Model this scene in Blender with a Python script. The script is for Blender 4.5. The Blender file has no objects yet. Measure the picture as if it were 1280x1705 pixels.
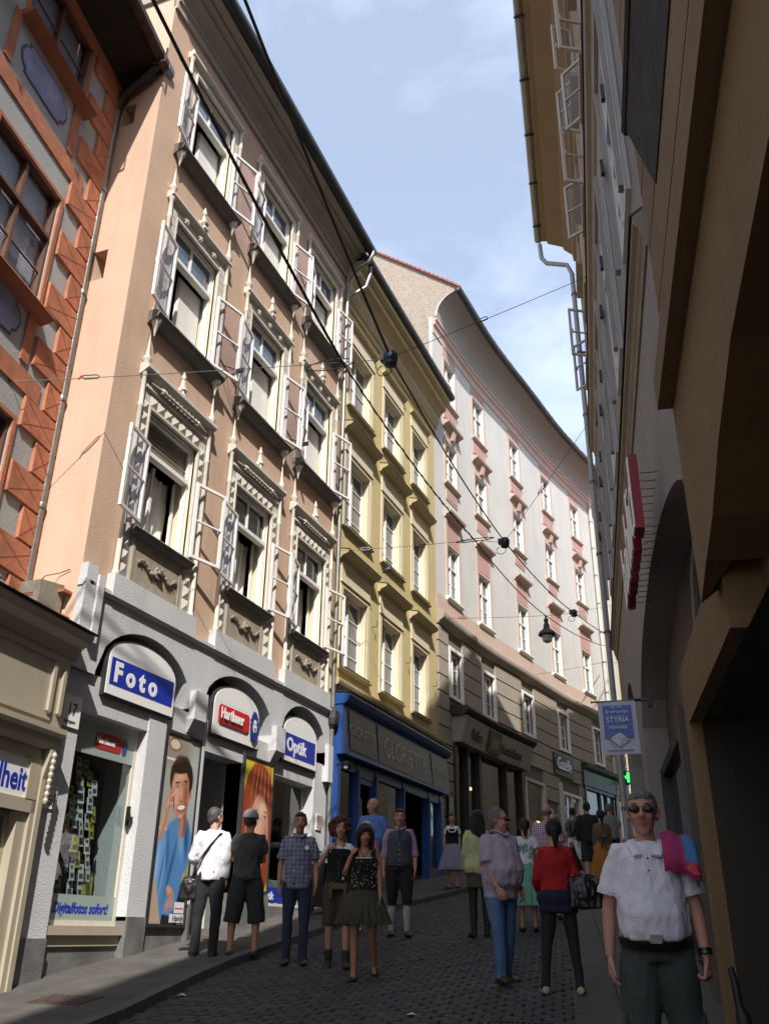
import bpy, math, random
from mathutils import Vector, Matrix, noise as mnoise
random.seed(7)
sc = bpy.context.scene
COL = sc.collection
R = math.radians
PI = math.pi

# ------------------------------------------------------------------ camera
cam = bpy.data.cameras.new('camera')
camo = bpy.data.objects.new('camera', cam)
COL.objects.link(camo)
cam.sensor_fit = 'VERTICAL'
cam.sensor_height = 24.0
cam.lens = 24.0 * 1489.575 / 1705.0
cam.clip_start = 0.05
cam.clip_end = 2000
RM = Matrix(((0.9352518, 0.14108566, 0.32465198), (0.35379819, -0.40220936, -0.84442553), (0.01144173, 0.90461178, -0.42608288)))
# RM columns are the camera axes in the world
camo.matrix_world = Matrix.Translation((7.5, 0, 1.76)) @ RM.to_4x4()
sc.camera = camo
# ------------------------------------------------------------------ light
SUN_AZ = 28.0      # from -Y towards +X
SUN_EL = 45.0
sv = Vector((math.sin(R(SUN_AZ)) * math.cos(R(SUN_EL)), -math.cos(R(SUN_AZ)) * math.cos(R(SUN_EL)), math.sin(R(SUN_EL))))
sun = bpy.data.lights.new('sun', 'SUN')
sun.energy = 5.0
sun.angle = R(0.53)
sun.color = (1.0, 0.94, 0.86)
suno = bpy.data.objects.new('sun', sun)
COL.objects.link(suno)
suno.rotation_euler = sv.to_track_quat('Z', 'Y').to_euler()
w = bpy.data.worlds.new('World')
sc.world = w
w.use_nodes = True
nt = w.node_tree
nt.nodes.clear()
out = nt.nodes.new('ShaderNodeOutputWorld')
bg = nt.nodes.new('ShaderNodeBackground')
sky = nt.nodes.new('ShaderNodeTexSky')
sky.sky_type = 'NISHITA'
sky.sun_disc = False
sky.sun_elevation = R(SUN_EL)
sky.sun_rotation = R(180 - SUN_AZ)   # clockwise from +Y
sky.air_density = 1.0
sky.dust_density = 2.2
sky.ozone_density = 1.0
tc = nt.nodes.new('ShaderNodeTexCoord')
mp = nt.nodes.new('ShaderNodeMapping')
mp.inputs['Scale'].default_value = (1.0, 1.4, 2.4)
mp.inputs['Rotation'].default_value = (0.4, 0.2, 0.9)
n1 = nt.nodes.new('ShaderNodeTexNoise')
n1.inputs['Scale'].default_value = 2.6
n1.inputs['Detail'].default_value = 9
n1.inputs['Roughness'].default_value = 0.55
n1.inputs['Distortion'].default_value = 0.35
cr = nt.nodes.new('ShaderNodeValToRGB')
cr.color_ramp.elements[0].position = 0.42
cr.color_ramp.elements[1].position = 0.74
cr.color_ramp.elements[0].color = (0.34, 0.34, 0.34, 1)
cr.color_ramp.elements[1].color = (0.85, 0.85, 0.85, 1)
mx = nt.nodes.new('ShaderNodeMixRGB')
mx.inputs[2].default_value = (5.6, 6.5, 8.2, 1)
nt.links.new(tc.outputs['Generated'], mp.inputs[0])
nt.links.new(mp.outputs[0], n1.inputs['Vector'])
nt.links.new(n1.outputs['Fac'], cr.inputs[0])
nt.links.new(cr.outputs[0], mx.inputs[0])
nt.links.new(sky.outputs[0], mx.inputs[1])
nt.links.new(mx.outputs[0], bg.inputs[0])
bg.inputs[1].default_value = 0.15
nt.links.new(bg.outputs[0], out.inputs[0])
sc.view_settings.view_transform = 'Standard'
sc.view_settings.look = 'None'
sc.view_settings.gamma = 1.0
sc.view_settings.use_curve_mapping = False
sc.view_settings.exposure = 0.45
sc.cycles.max_bounces = 6
sc.cycles.diffuse_bounces = 3

# ------------------------------------------------------------------ materials
MATS = {}


def mat(name, col=(.5, .5, .5), rough=.8, var=.12, scale=1.5, bump=.0, bscale=40, metal=0, dirt=0, spec=.5, emit=None):
    if name in MATS:
        return MATS[name]
    m = bpy.data.materials.new(name)
    m.use_nodes = True
    t = m.node_tree
    p = t.nodes['Principled BSDF']
    p.inputs['Roughness'].default_value = rough
    p.inputs['Metallic'].default_value = metal
    p.inputs['Specular IOR Level'].default_value = spec
    geo = t.nodes.new('ShaderNodeNewGeometry')
    if var:
        nz = t.nodes.new('ShaderNodeTexNoise')
        nz.inputs['Scale'].default_value = scale
        nz.inputs['Detail'].default_value = 8
        nz.inputs['Roughness'].default_value = .62
        t.links.new(geo.outputs['Position'], nz.inputs['Vector'])
        r = t.nodes.new('ShaderNodeValToRGB')
        r.color_ramp.elements[0].position = .3
        r.color_ramp.elements[1].position = .7
        a = [max(0, c * (1 - var)) for c in col]
        b = [min(1, c * (1 + var * .7)) for c in col]
        r.color_ramp.elements[0].color = (*a, 1)
        r.color_ramp.elements[1].color = (*b, 1)
        t.links.new(nz.outputs['Fac'], r.inputs[0])
        src = r.outputs[0]
        if dirt:
            n2 = t.nodes.new('ShaderNodeTexNoise')
            n2.inputs['Scale'].default_value = 1.0
            n2.inputs['Detail'].default_value = 10
            n2.inputs['Roughness'].default_value = .7
            mpn = t.nodes.new('ShaderNodeMapping')
            mpn.inputs['Scale'].default_value = (3.2, 3.2, .30)
            t.links.new(geo.outputs['Position'], mpn.inputs[0])
            t.links.new(mpn.outputs[0], n2.inputs['Vector'])
            r2 = t.nodes.new('ShaderNodeValToRGB')
            r2.color_ramp.elements[0].position = .5
            r2.color_ramp.elements[1].position = .78
            r2.color_ramp.elements[0].color = (0, 0, 0, 1)
            r2.color_ramp.elements[1].color = (dirt, dirt, dirt, 1)
            t.links.new(n2.outputs['Fac'], r2.inputs[0])
            mm = t.nodes.new('ShaderNodeMixRGB')
            mm.blend_type = 'MIX'
            t.links.new(r2.outputs[0], mm.inputs[0])
            t.links.new(src, mm.inputs[1])
            mm.inputs[2].default_value = (col[0] * .42, col[1] * .40, col[2] * .38, 1)
            src = mm.outputs[0]
        t.links.new(src, p.inputs['Base Color'])
    else:
        p.inputs['Base Color'].default_value = (*col, 1)
    if bump:
        nb = t.nodes.new('ShaderNodeTexNoise')
        nb.inputs['Scale'].default_value = bscale
        nb.inputs['Detail'].default_value = 5
        t.links.new(geo.outputs['Position'], nb.inputs['Vector'])
        bp = t.nodes.new('ShaderNodeBump')
        bp.inputs['Strength'].default_value = bump
        bp.inputs['Distance'].default_value = .02
        t.links.new(nb.outputs['Fac'], bp.inputs['Height'])
        t.links.new(bp.outputs[0], p.inputs['Normal'])
    if emit:
        p.inputs['Emission Color'].default_value = (*emit[0], 1)
        p.inputs['Emission Strength'].default_value = emit[1]
    MATS[name] = m
    return m


def glass_mat(name, tint=(.8, .85, .85), refl=1.0):
    if name in MATS:
        return MATS[name]
    m = bpy.data.materials.new(name)
    m.use_nodes = True
    t = m.node_tree
    t.nodes.clear()
    o = t.nodes.new('ShaderNodeOutputMaterial')
    tr = t.nodes.new('ShaderNodeBsdfTransparent')
    tr.inputs[0].default_value = (*tint, 1)
    gl = t.nodes.new('ShaderNodeBsdfGlossy')
    gl.inputs['Roughness'].default_value = .02
    fr = t.nodes.new('ShaderNodeFresnel')
    fr.inputs['IOR'].default_value = 1.55
    ml = t.nodes.new('ShaderNodeMath')
    ml.operation = 'MULTIPLY'
    ml.inputs[1].default_value = 1.7 * refl
    ml.use_clamp = True
    mix = t.nodes.new('ShaderNodeMixShader')
    # faint waviness of old panes
    geo = t.nodes.new('ShaderNodeNewGeometry')
    nb = t.nodes.new('ShaderNodeTexNoise')
    nb.inputs['Scale'].default_value = 2.2
    t.links.new(geo.outputs['Position'], nb.inputs['Vector'])
    bp = t.nodes.new('ShaderNodeBump')
    bp.inputs['Strength'].default_value = .12
    bp.inputs['Distance'].default_value = .03
    t.links.new(nb.outputs['Fac'], bp.inputs['Height'])
    t.links.new(bp.outputs[0], gl.inputs['Normal'])
    t.links.new(fr.outputs[0], ml.inputs[0])
    inv = t.nodes.new('ShaderNodeMath')
    inv.operation = 'SUBTRACT'
    inv.inputs[0].default_value = 1.0
    t.links.new(geo.outputs['Backfacing'], inv.inputs[1])
    ml2 = t.nodes.new('ShaderNodeMath')
    ml2.operation = 'MULTIPLY'
    t.links.new(ml.outputs[0], ml2.inputs[0])
    t.links.new(inv.outputs[0], ml2.inputs[1])
    t.links.new(ml2.outputs[0], mix.inputs[0])
    t.links.new(tr.outputs[0], mix.inputs[1])
    t.links.new(gl.outputs[0], mix.inputs[2])
    t.links.new(mix.outputs[0], o.inputs[0])
    MATS[name] = m
    return m


def pattern_mat(name, c0, stripes, rough=.85, fold=.35):
    """cloth with printed stripes / checks: stripes = [(axis, period, width, colour)] in object space"""
    m = bpy.data.materials.new(name)
    m.use_nodes = True
    t = m.node_tree
    p = t.nodes['Principled BSDF']
    p.inputs['Roughness'].default_value = rough
    tcn = t.nodes.new('ShaderNodeTexCoord')
    sp = t.nodes.new('ShaderNodeSeparateXYZ')
    t.links.new(tcn.outputs['Object'], sp.inputs[0])
    rgb = t.nodes.new('ShaderNodeRGB')
    rgb.outputs[0].default_value = (*c0, 1)
    src = rgb.outputs[0]
    for ax, per, wd, c, op in stripes:
        dv = t.nodes.new('ShaderNodeMath')
        dv.operation = 'DIVIDE'
        dv.inputs[1].default_value = per
        t.links.new(sp.outputs[ax], dv.inputs[0])
        f = t.nodes.new('ShaderNodeMath')
        f.operation = 'FRACT'
        t.links.new(dv.outputs[0], f.inputs[0])
        l = t.nodes.new('ShaderNodeMath')
        l.operation = 'LESS_THAN'
        l.inputs[1].default_value = wd
        t.links.new(f.outputs[0], l.inputs[0])
        k = t.nodes.new('ShaderNodeMath')
        k.operation = 'MULTIPLY'
        k.inputs[1].default_value = op
        t.links.new(l.outputs[0], k.inputs[0])
        mm = t.nodes.new('ShaderNodeMixRGB')
        t.links.new(k.outputs[0], mm.inputs[0])
        t.links.new(src, mm.inputs[1])
        mm.inputs[2].default_value = (*c, 1)
        src = mm.outputs[0]
    t.links.new(src, p.inputs['Base Color'])
    nb = t.nodes.new('ShaderNodeTexNoise')
    nb.inputs['Scale'].default_value = 9
    nb.inputs['Detail'].default_value = 3
    t.links.new(tcn.outputs['Object'], nb.inputs['Vector'])
    bp = t.nodes.new('ShaderNodeBump')
    bp.inputs['Strength'].default_value = fold
    bp.inputs['Distance'].default_value = .05
    t.links.new(nb.outputs['Fac'], bp.inputs['Height'])
    t.links.new(bp.outputs[0], p.inputs['Normal'])
    MATS[name] = m
    return m


# ------------------------------------------------------------------ mesh helpers
class MB:
    def __init__(s):
        s.v = []
        s.f = []
        s.m = []

    def add(s, vs, fs, m=0):
        b = len(s.v)
        s.v += [tuple(x) for x in vs]
        s.f += [tuple(b + i for i in f) for f in fs]
        s.m += [m] * len(fs)
        return s

    def box(s, x0, x1, y0, y1, z0, z1, m=0):
        return s.hexa([(x0, y0, z0), (x1, y0, z0), (x1, y1, z0), (x0, y1, z0), (x0, y0, z1), (x1, y0, z1), (x1, y1, z1), (x0, y1, z1)], m)

    def hexa(s, p, m=0):
        return s.add(p, [(0, 3, 2, 1), (4, 5, 6, 7), (0, 1, 5, 4), (1, 2, 6, 5), (2, 3, 7, 6), (3, 0, 4, 7)], m)

    def quad(s, a, b, c, d, m=0):
        return s.add([a, b, c, d], [(0, 1, 2, 3)], m)

    def prism(s, poly, y0, y1, m=0, mf=None):
        """polygon in x,z (counter-clockwise seen from -y), front at y0"""
        n = len(poly)
        vs = [(x, y0, z) for x, z in poly] + [(x, y1, z) for x, z in poly]
        s.add(vs, [tuple(range(n))], m if mf is None else mf)
        b = len(s.v) - 2 * n
        s.f.append(tuple(b + n + i for i in reversed(range(n))))
        s.m.append(m)
        for i in range(n):
            j = (i + 1) % n
            s.f.append((b + i, b + n + i, b + n + j, b + j))
            s.m.append(m)
        return s

    def prismz(s, poly, z0, z1, m=0):
        n = len(poly)
        vs = [(x, y, z0) for x, y in poly] + [(x, y, z1) for x, y in poly]
        return s.add(vs, [tuple(reversed(range(n))), tuple(range(n, 2 * n))] + [(i, (i + 1) % n, n + (i + 1) % n, n + i) for i in range(n)], m)

    def sweep(s, prof, x0, x1, m=0, closed=True, caps=True):
        """profile in (y,z) swept along x"""
        n = len(prof)
        vs = [(x0, y, z) for y, z in prof] + [(x1, y, z) for y, z in prof]
        fs = [(i, (i + 1) % n, n + (i + 1) % n, n + i) for i in range(n if closed else n - 1)]
        if caps:
            fs += [tuple(reversed(range(n))), tuple(range(n, 2 * n))]
        return s.add(vs, fs, m)

    def tube(s, pts, r, n=8, m=0, caps=True, ref=None, flat=1.0):
        pts = [Vector(p) for p in pts]
        k = len(pts)
        rr = r if isinstance(r, (list, tuple)) else [r] * k
        vs = []
        prev = None
        for i, p in enumerate(pts):
            d = (pts[min(i + 1, k - 1)] - pts[max(i - 1, 0)])
            if d.length < 1e-9:
                d = Vector((0, 0, 1))
            d.normalize()
            if prev is None:
                up = Vector(ref) if ref else (Vector((0, 0, 1)) if abs(d.z) < .9 else Vector((0, 1, 0)))
            else:
                up = prev
            a = up.cross(d)
            if a.length < 1e-6:
                a = Vector((1, 0, 0)).cross(d)
            a.normalize()
            b = d.cross(a).normalized()
            prev = b
            ri = rr[i]
            ra, rb = (ri if isinstance(ri, (tuple, list)) else (ri, ri * flat))
            for j in range(n):
                t = 2 * PI * j / n
                vs.append(p + a * (math.cos(t) * ra) + b * (math.sin(t) * rb))
        fs = []
        for i in range(k - 1):
            for j in range(n):
                j2 = (j + 1) % n
                fs.append((i * n + j, i * n + j2, (i + 1) * n + j2, (i + 1) * n + j))
        if caps:
            fs.append(tuple(reversed(range(n))))
            fs.append(tuple(range((k - 1) * n, k * n)))
        return s.add(vs, fs, m)

    def lathe(s, prof, c=(0, 0, 0), n=10, m=0, a0=0, a1=2 * PI):
        """profile (r,z) about a vertical axis"""
        full = abs(a1 - a0 - 2 * PI) < 1e-6
        k = n if full else n + 1
        vs = []
        for r, z in prof:
            for j in range(k):
                t = a0 + (a1 - a0) * j / n
                vs.append((c[0] + r * math.cos(t), c[1] + r * math.sin(t), c[2] + z))
        fs = []
        for i in range(len(prof) - 1):
            for j in range(n):
                j2 = (j + 1) % k
                fs.append((i * k + j, i * k + j2, (i + 1) * k + j2, (i + 1) * k + j))
        if full:
            fs.append(tuple(reversed(range(k))))
            fs.append(tuple(range((len(prof) - 1) * k, len(prof) * k)))
        return s.add(vs, fs, m)

    def pyramid(s, x0, x1, z0, z1, y, h, m=0):
        cx, cz = (x0 + x1) / 2, (z0 + z1) / 2
        return s.add([(x0, y, z0), (x1, y, z0), (x1, y, z1), (x0, y, z1), (cx, y - h, cz)], [(0, 1, 4), (1, 2, 4), (2, 3, 4), (3, 0, 4)], m)

    def sphere(s, c, r, n=10, k=6, m=0):
        if not isinstance(r, (tuple, list)):
            r = (r, r, r)
        vs = [(c[0], c[1], c[2] - r[2])]
        for i in range(1, k):
            a = PI * i / k - PI / 2
            for j in range(n):
                t = 2 * PI * j / n
                vs.append((c[0] + r[0] * math.cos(a) * math.cos(t), c[1] + r[1] * math.cos(a) * math.sin(t), c[2] + r[2] * math.sin(a)))
        vs.append((c[0], c[1], c[2] + r[2]))
        fs = [(0, 1 + (j + 1) % n, 1 + j) for j in range(n)]
        for i in range(k - 2):
            for j in range(n):
                fs.append((1 + i * n + j, 1 + i * n + (j + 1) % n, 1 + (i + 1) * n + (j + 1) % n, 1 + (i + 1) * n + j))
        e = len(vs) - 1
        fs += [(e, 1 + (k - 2) * n + j, 1 + (k - 2) * n + (j + 1) % n) for j in range(n)]
        return s.add(vs, fs, m)

    def wall(s, x0, x1, z0, z1, holes, y=0, depth=.3, m=0, mr=None, zbot=None, step=None):
        """wall sheet with rectangular holes (x0,x1,z0,z1) and reveals going to y+depth"""
        xs = sorted({x0, x1, *[h[0] for h in holes], *[h[1] for h in holes]})
        zs = sorted({z0, z1, *[h[2] for h in holes], *[h[3] for h in holes]})
        xs = [x for x in xs if x0 <= x <= x1]
        zs = [z for z in zs if z0 <= z <= z1]
        if step:
            nx = []
            for a, b in zip(xs[:-1], xs[1:]):
                k = max(1, int((b - a) / step))
                nx += [a + (b - a) * i / k for i in range(k)]
            xs = nx + [xs[-1]]
        for a, b in zip(xs[:-1], xs[1:]):
            for c, d in zip(zs[:-1], zs[1:]):
                mx_, mz_ = (a + b) / 2, (c + d) / 2
                if any(h[0] < mx_ < h[1] and h[2] < mz_ < h[3] for h in holes):
                    continue
                s.quad((a, y, c), (b, y, c), (b, y, d), (a, y, d), m)
        if depth:
            for h in holes:
                a, b, c, d = h[:4]
                mm = m if mr is None else mr
                s.quad((a, y, c), (a, y, d), (a, y + depth, d), (a, y + depth, c), mm)
                s.quad((b, y, d), (b, y, c), (b, y + depth, c), (b, y + depth, d), mm)
                s.quad((a, y, d), (b, y, d), (b, y + depth, d), (a, y + depth, d), mm)
                s.quad((b, y, c), (a, y, c), (a, y + depth, c), (b, y + depth, c), mm)
        return s


def build(mb, name, mats, parent=None, smooth=False, warp=None, loc=None):
    me = bpy.data.meshes.new(name)
    vs = mb.v if warp is None else [warp(*p) for p in mb.v]
    me.from_pydata(vs, [], mb.f)
    if not isinstance(mats, (list, tuple)):
        mats = [mats]
    for m in mats:
        me.materials.append(m)
    if len(mats) > 1:
        me.polygons.foreach_set('material_index', mb.m)
    if smooth:
        me.polygons.foreach_set('use_smooth', [True] * len(me.polygons))
        try:
            me.set_sharp_from_angle(angle=R(40))
        except Exception:
            pass
    me.update()
    o = bpy.data.objects.new(name, me)
    COL.objects.link(o)
    if parent:
        o.parent = parent
    if loc:
        o.location = loc
    return o


def inst(src, parent=None, loc=None, rotz=None, name=None):
    """copy of one mesh object sharing its data"""
    o = src.copy()
    COL.objects.link(o)
    if parent is not None:
        o.parent = parent
    if loc is not None:
        o.location = loc
    if rotz is not None:
        o.rotation_euler = (0, 0, rotz)
    return o


def dup(src, parent=None, loc=None, rotz=None, label=None):
    r = src.copy()
    COL.objects.link(r)
    if parent is not None:
        r.parent = parent
    if loc is not None:
        r.location = loc
    if rotz is not None:
        r.rotation_euler = (0, 0, rotz)
    if label:
        r['label'] = label
    for ch in src.children:
        dup(ch, r)
    return r


def thing(name, label, cat, loc=(0, 0, 0), rotz=0, group=None):
    o = bpy.data.objects.new(name, None)
    o.empty_display_size = .2
    COL.objects.link(o)
    o.location = loc
    o.rotation_euler = (0, 0, rotz)
    o['label'] = label
    o['category'] = cat
    if group:
        o['group'] = group
    return o


def tag(o, label=None, cat=None, group=None, kind=None):
    if label:
        o['label'] = label
    if cat:
        o['category'] = cat
    if group:
        o['group'] = group
    if kind:
        o['kind'] = kind
    return o


def text_mb(txt, size, depth=.01, bold=0.0, spacing=1.0, shear=0, align='LEFT', sx=1.0, font_w=None):
    """text as mesh data: x right, z up, front at y=0, back at y=depth"""
    cu = bpy.data.curves.new('lettering', 'FONT')
    cu.body = txt
    cu.size = size
    cu.extrude = depth / 2
    cu.offset = bold
    cu.shear = shear
    cu.space_character = spacing
    cu.align_x = align
    cu.resolution_u = 3
    ob = bpy.data.objects.new('lettering', cu)
    COL.objects.link(ob)
    dg = bpy.context.evaluated_depsgraph_get()
    dg.update()
    me = bpy.data.meshes.new_from_object(ob.evaluated_get(dg))
    mb = MB()
    vs = [(v.co.x * sx, depth / 2 - v.co.z, v.co.y) for v in me.vertices]
    mb.add(vs, [tuple(p.vertices) for p in me.polygons])
    bpy.data.objects.remove(ob)
    bpy.data.curves.remove(cu)
    bpy.data.meshes.remove(me)
    return mb


def shift(mb, dx=0, dy=0, dz=0):
    mb.v = [(x + dx, y + dy, z + dz) for x, y, z in mb.v]
    return mb


def add_text(parent, txt, size, x, y, z, m, name='lettering', **k):
    mb = text_mb(txt, size, **k)
    return build(shift(mb, x, y, z), name, m, parent)


G = 0.13


def gz(y):
    return G * y


# palette
PINK = mat('salmon_plaster', (.54, .375, .275), .9, .11, .9, .25, 30, dirt=.32)
PINKS = mat('light_salmon_plaster', (.62, .44, .33), .9, .09, .7, .25, 25, dirt=.22)
STONE = mat('painted_window_stone', (.58, .54, .47), .8, .10, 5, .25, 60, dirt=.2)
STONED = mat('weathered_carved_stone', (.34, .29, .225), .85, .18, 6, .4, 60, dirt=.5)
WHITEP = mat('white_window_paint', (.78, .77, .74), .5, .06, 6, .05, 60, dirt=.12)
GREYW = mat('pale_grey_plaster', (.54, .545, .56), .9, .08, 1.2, .5, 55, dirt=.25)
YEL = mat('ochre_yellow_plaster', (.55, .45, .22), .9, .09, 1.0, .2, 30, dirt=.28)
CREAM = mat('cream_plaster', (.66, .58, .42), .85, .05, 2, .1, 40, dirt=.12)
OFFW = mat('off_white_plaster', (.54, .54, .53), .9, .07, .8, .2, 30, dirt=.22)
ROSE = mat('rose_plaster', (.46, .275, .26), .9, .08, 2, .15, 40)
PEACH = mat('peach_plaster', (.52, .395, .335), .9, .07, 2, .15, 40, dirt=.15)
TAUPE = mat('taupe_render', (.34, .295, .245), .9, .08, 1.5, .3, 40, dirt=.2)
TAUPEC = mat('cove_plaster', (.32, .30, .28), .9, .07, 1.5, .1, 30, dirt=.2)
PEBBLE = mat('pebbledash', (.38, .32, .26), .95, .30, 14, .9, 16, dirt=.2)
TERRA = mat('terracotta_tile', (.36, .12, .07), .85, .3, 6, .3, 30, dirt=.3)
SLATE = mat('dark_roof_covering', (.06, .06, .062), .7, .25, 3, .3, 20)
ZINC = mat('weathered_zinc', (.20, .20, .19), .45, .25, 5, .1, 30, metal=.6, dirt=.4)
ZINCD = mat('dark_sheet_metal', (.055, .055, .055), .5, .3, 5, .1, 30, metal=.5)
LEAD = mat('lead_flashing', (.13, .12, .11), .6, .25, 6, .2, 30)
REDQ = mat('orange_red_render', (.44, .165, .09), .85, .30, 3.5, .3, 35, dirt=.35)
REDQD = mat('dark_incised_line', (.26, .06, .03), .9, .1)
GREYP = mat('grey_blue_plaster', (.37, .38, .38), .9, .10, 1.6, .3, 35, dirt=.2)
FRESCO = mat('faded_blue_fresco', (.27, .29, .46), .9, .30, 2.6, .2, 35, dirt=.4)
BROWNW = mat('brown_window_paint', (.12, .055, .035), .5, .15, 8)
OCHRE = mat('ochre_arcade_plaster', (.23, .145, .07), .9, .14, 1.0, .3, 30, dirt=.35)
GREIGE = mat('greige_plaster', (.34, .31, .29), .9, .10, 1.2, .2, 30, dirt=.2)
BROWNC = mat('brown_stone_cornice', (.33, .27, .20), .85, .12, 3, .3, 30, dirt=.25)
BLKSTONE = mat('blackened_stone', (.035, .03, .024), .9, .5, 4, .6, 20)
GLASS = glass_mat('window_glass')
GLASSC = glass_mat('casement_glass', (.93, .93, .97), .28)
GLASSD = mat('dark_window_glass', (.025, .03, .035), .04, 0, spec=1.0)
GLASSR = mat('reflecting_window_glass', (.10, .12, .15), .05, .3, 2.0, .06, 3, spec=1.0)
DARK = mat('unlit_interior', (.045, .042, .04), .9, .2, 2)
CURT = mat('white_net_curtain', (.72, .71, .68), .9, .08, 5)
BLINDM = mat('slatted_blind_metal', (.62, .66, .70), .4, .1, 5)
BLUEP = mat('blue_shopfront_paint', (.022, .075, .27), .35, .12, 5, .05, 40, dirt=.15)
ASPH = mat('worn_asphalt', (.085, .08, .073), .9, .38, 2.2, .6, 60, dirt=.45)
SETT = mat('granite_sett', (.040, .040, .043), .75, .35, 5, .5, 40)
SETT2 = mat('pale_granite_sett', (.055, .054, .054), .75, .35, 5, .5, 40)
KERB = mat('granite_kerb', (.085, .082, .08), .8, .25, 4, .4, 50)
SLAB = mat('stone_slab', (.07, .068, .065), .8, .22, 3, .3, 40, dirt=.2)
PLINTH = mat('grey_plinth_stone', (.15, .15, .15), .6, .35, 3, .3, 30, dirt=.4)
CREAMP = mat('cream_shopfront_paint', (.40, .355, .27), .5, .06, 3, .05, 40, dirt=.12)
BLACKM = mat('black_metal', (.012, .012, .013), .45, .1)
BLACKR = mat('black_rubber', (.01, .01, .01), .6, 0)
WHITES = mat('white_sign_face', (.80, .80, .80), .35, .02, 2)
BLUES = mat('blue_sign_print', (.012, .03, .36), .4, 0)
REDS = mat('red_sign_print', (.55, .015, .02), .4, 0)
DGREEN = mat('dark_green_frame', (.02, .045, .045), .35, .1)
WOOD = mat('old_oak_door', (.07, .045, .028), .6, .3, 5, .2, 30)

LW = R(90)           # facades on the left: local x runs up the street, -y faces the street


def frame_rot(az):
    return R(90 - az)

# ================================================================== GROUND
def lerp_tab(tab, t):
    if t <= tab[0][0]:
        return tab[0][1]
    for (a, x), (b, y) in zip(tab[:-1], tab[1:]):
        if t <= b:
            return x + (y - x) * (t - a) / (b - a)
    return tab[-1][1]


KX = [(-20, 2.4), (4, 2.15), (8, 1.85), (9.5, 1.55), (11, 1.36), (14.4, 1.25), (16.5, 1.3), (20, 1.8), (24, 2.0), (27, 2.3), (30.5, 2.9), (34, 3.5), (37, 4.2), (44, 6.0), (60, 11)]
kx = lambda y: lerp_tab(KX, y)
RX0 = 8.47
RTAN = math.tan(R(8.6))
rw = lambda y: RX0 - RTAN * y
slabx = lambda y: 5.9 - .18 * (y - 8.9)

mb = MB()
mb.quad((-300, -300, G * -300 - .35), (300, -300, G * -300 - .35), (300, 70, G * 70 - .35), (-300, 70, G * 70 - .35))
mb.quad((-300, 70, G * 70 - .35), (300, 70, G * 70 - .35), (300, 600, G * 70 + 3), (-300, 600, G * 70 + 3))
tag(build(mb, 'ground', ASPH), 'hill slope of worn earth and asphalt under the old town', kind='structure')
mb = MB()
ys = [-20 + i for i in range(85)]
for a, b in zip(ys[:-1], ys[1:]):
    mb.quad((kx(a) - .1, a, G * a - .05), (14, a, G * a - .05), (14, b, G * b - .05), (kx(b) - .1, b, G * b - .05))
ROADB = mat('road_joint_sand', (.032, .031, .03), .95, .3, 8)
road = tag(build(mb, 'road', ROADB), kind='structure')
# setts: three shared stone meshes
SW, SL = .175, .125


def sett_mesh(i):
    r = random.Random(i)
    m = MB()
    a, b = SW / 2 - .005, SL / 2 - .005
    c = .010
    j = lambda: r.uniform(-.003, .003)
    lo = [(-a, -b, -.05), (a, -b, -.05), (a, b, -.05), (-a, b, -.05)]
    md = [(-a + j(), -b + j(), -.012), (a + j(), -b + j(), -.012), (a + j(), b + j(), -.012), (-a + j(), b + j(), -.012)]
    hi = [(-a + c + j(), -b + c + j(), j()), (a - c + j(), -b + c + j(), j()), (a - c + j(), b - c + j(), j()), (-a + c + j(), b - c + j(), j())]
    m.add(lo + md + hi, [(0, 1, 5, 4), (1, 2, 6, 5), (2, 3, 7, 6), (3, 0, 4, 7), (4, 5, 9, 8), (5, 6, 10, 9), (6, 7, 11, 10), (7, 4, 8, 11), (8, 9, 10, 11)])
    return m


srcs = [sett_mesh(i) for i in range(4)]
pos = []
row = 0
y = 6.6
while y < 30:
    x0 = kx(y) + .165
    x1 = slabx(y) if y < 19 else 9.0
    n_ = max(1, round((x1 - x0) / SW))
    st_ = (x1 - x0) / (n_ + (0 if row % 2 else 0))
    off_ = .5 if row % 2 else .0
    for i_ in range(n_ + (1 if row % 2 == 0 else 0)):
        x = x0 + (i_ + off_) * st_ + (random.uniform(-.008, .008))
        if not (y < 7.6 and (x > 5.5)):
            pos.append((x, y))
    y += SL
    row += 1
tilt = math.atan(G)
vis = [p for p in pos if p[1] > 7.7]
near = sorted(vis, key=lambda p: (p[0] - 7.5) ** 2 * .25 + p[1] ** 2)[:300]
nearset = set(near)
protos = []
for k, p in enumerate(near):
    i = k % 4
    if len(protos) <= i:
        o = build(srcs[i], 'sett', [SETT, SETT2, SETT, SETT][i], road)
        protos.append(o)
    else:
        o = protos[i].copy()
        COL.objects.link(o)
    o.location = (p[0], p[1], G * p[1] + random.uniform(-.003, .003))
    o.rotation_euler = (tilt + random.uniform(-.02, .02), random.uniform(-.02, .02), random.uniform(-.03, .03))
mb = MB()
for k, p in enumerate(pos):
    if p in nearset:
        continue
    s_ = srcs[k % 4]
    dz = G * p[1] + random.uniform(-.003, .003)
    tx, ty = random.uniform(-.02, .02), G + random.uniform(-.02, .02)
    mb.add([(p[0] + a, p[1] + b, dz + c + a * tx + b * ty) for a, b, c in s_.v], s_.f, 1 if random.random() < .25 else 0)
tag(build(mb, 'setts', [SETT, SETT2], road), kind='stuff')

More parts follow.
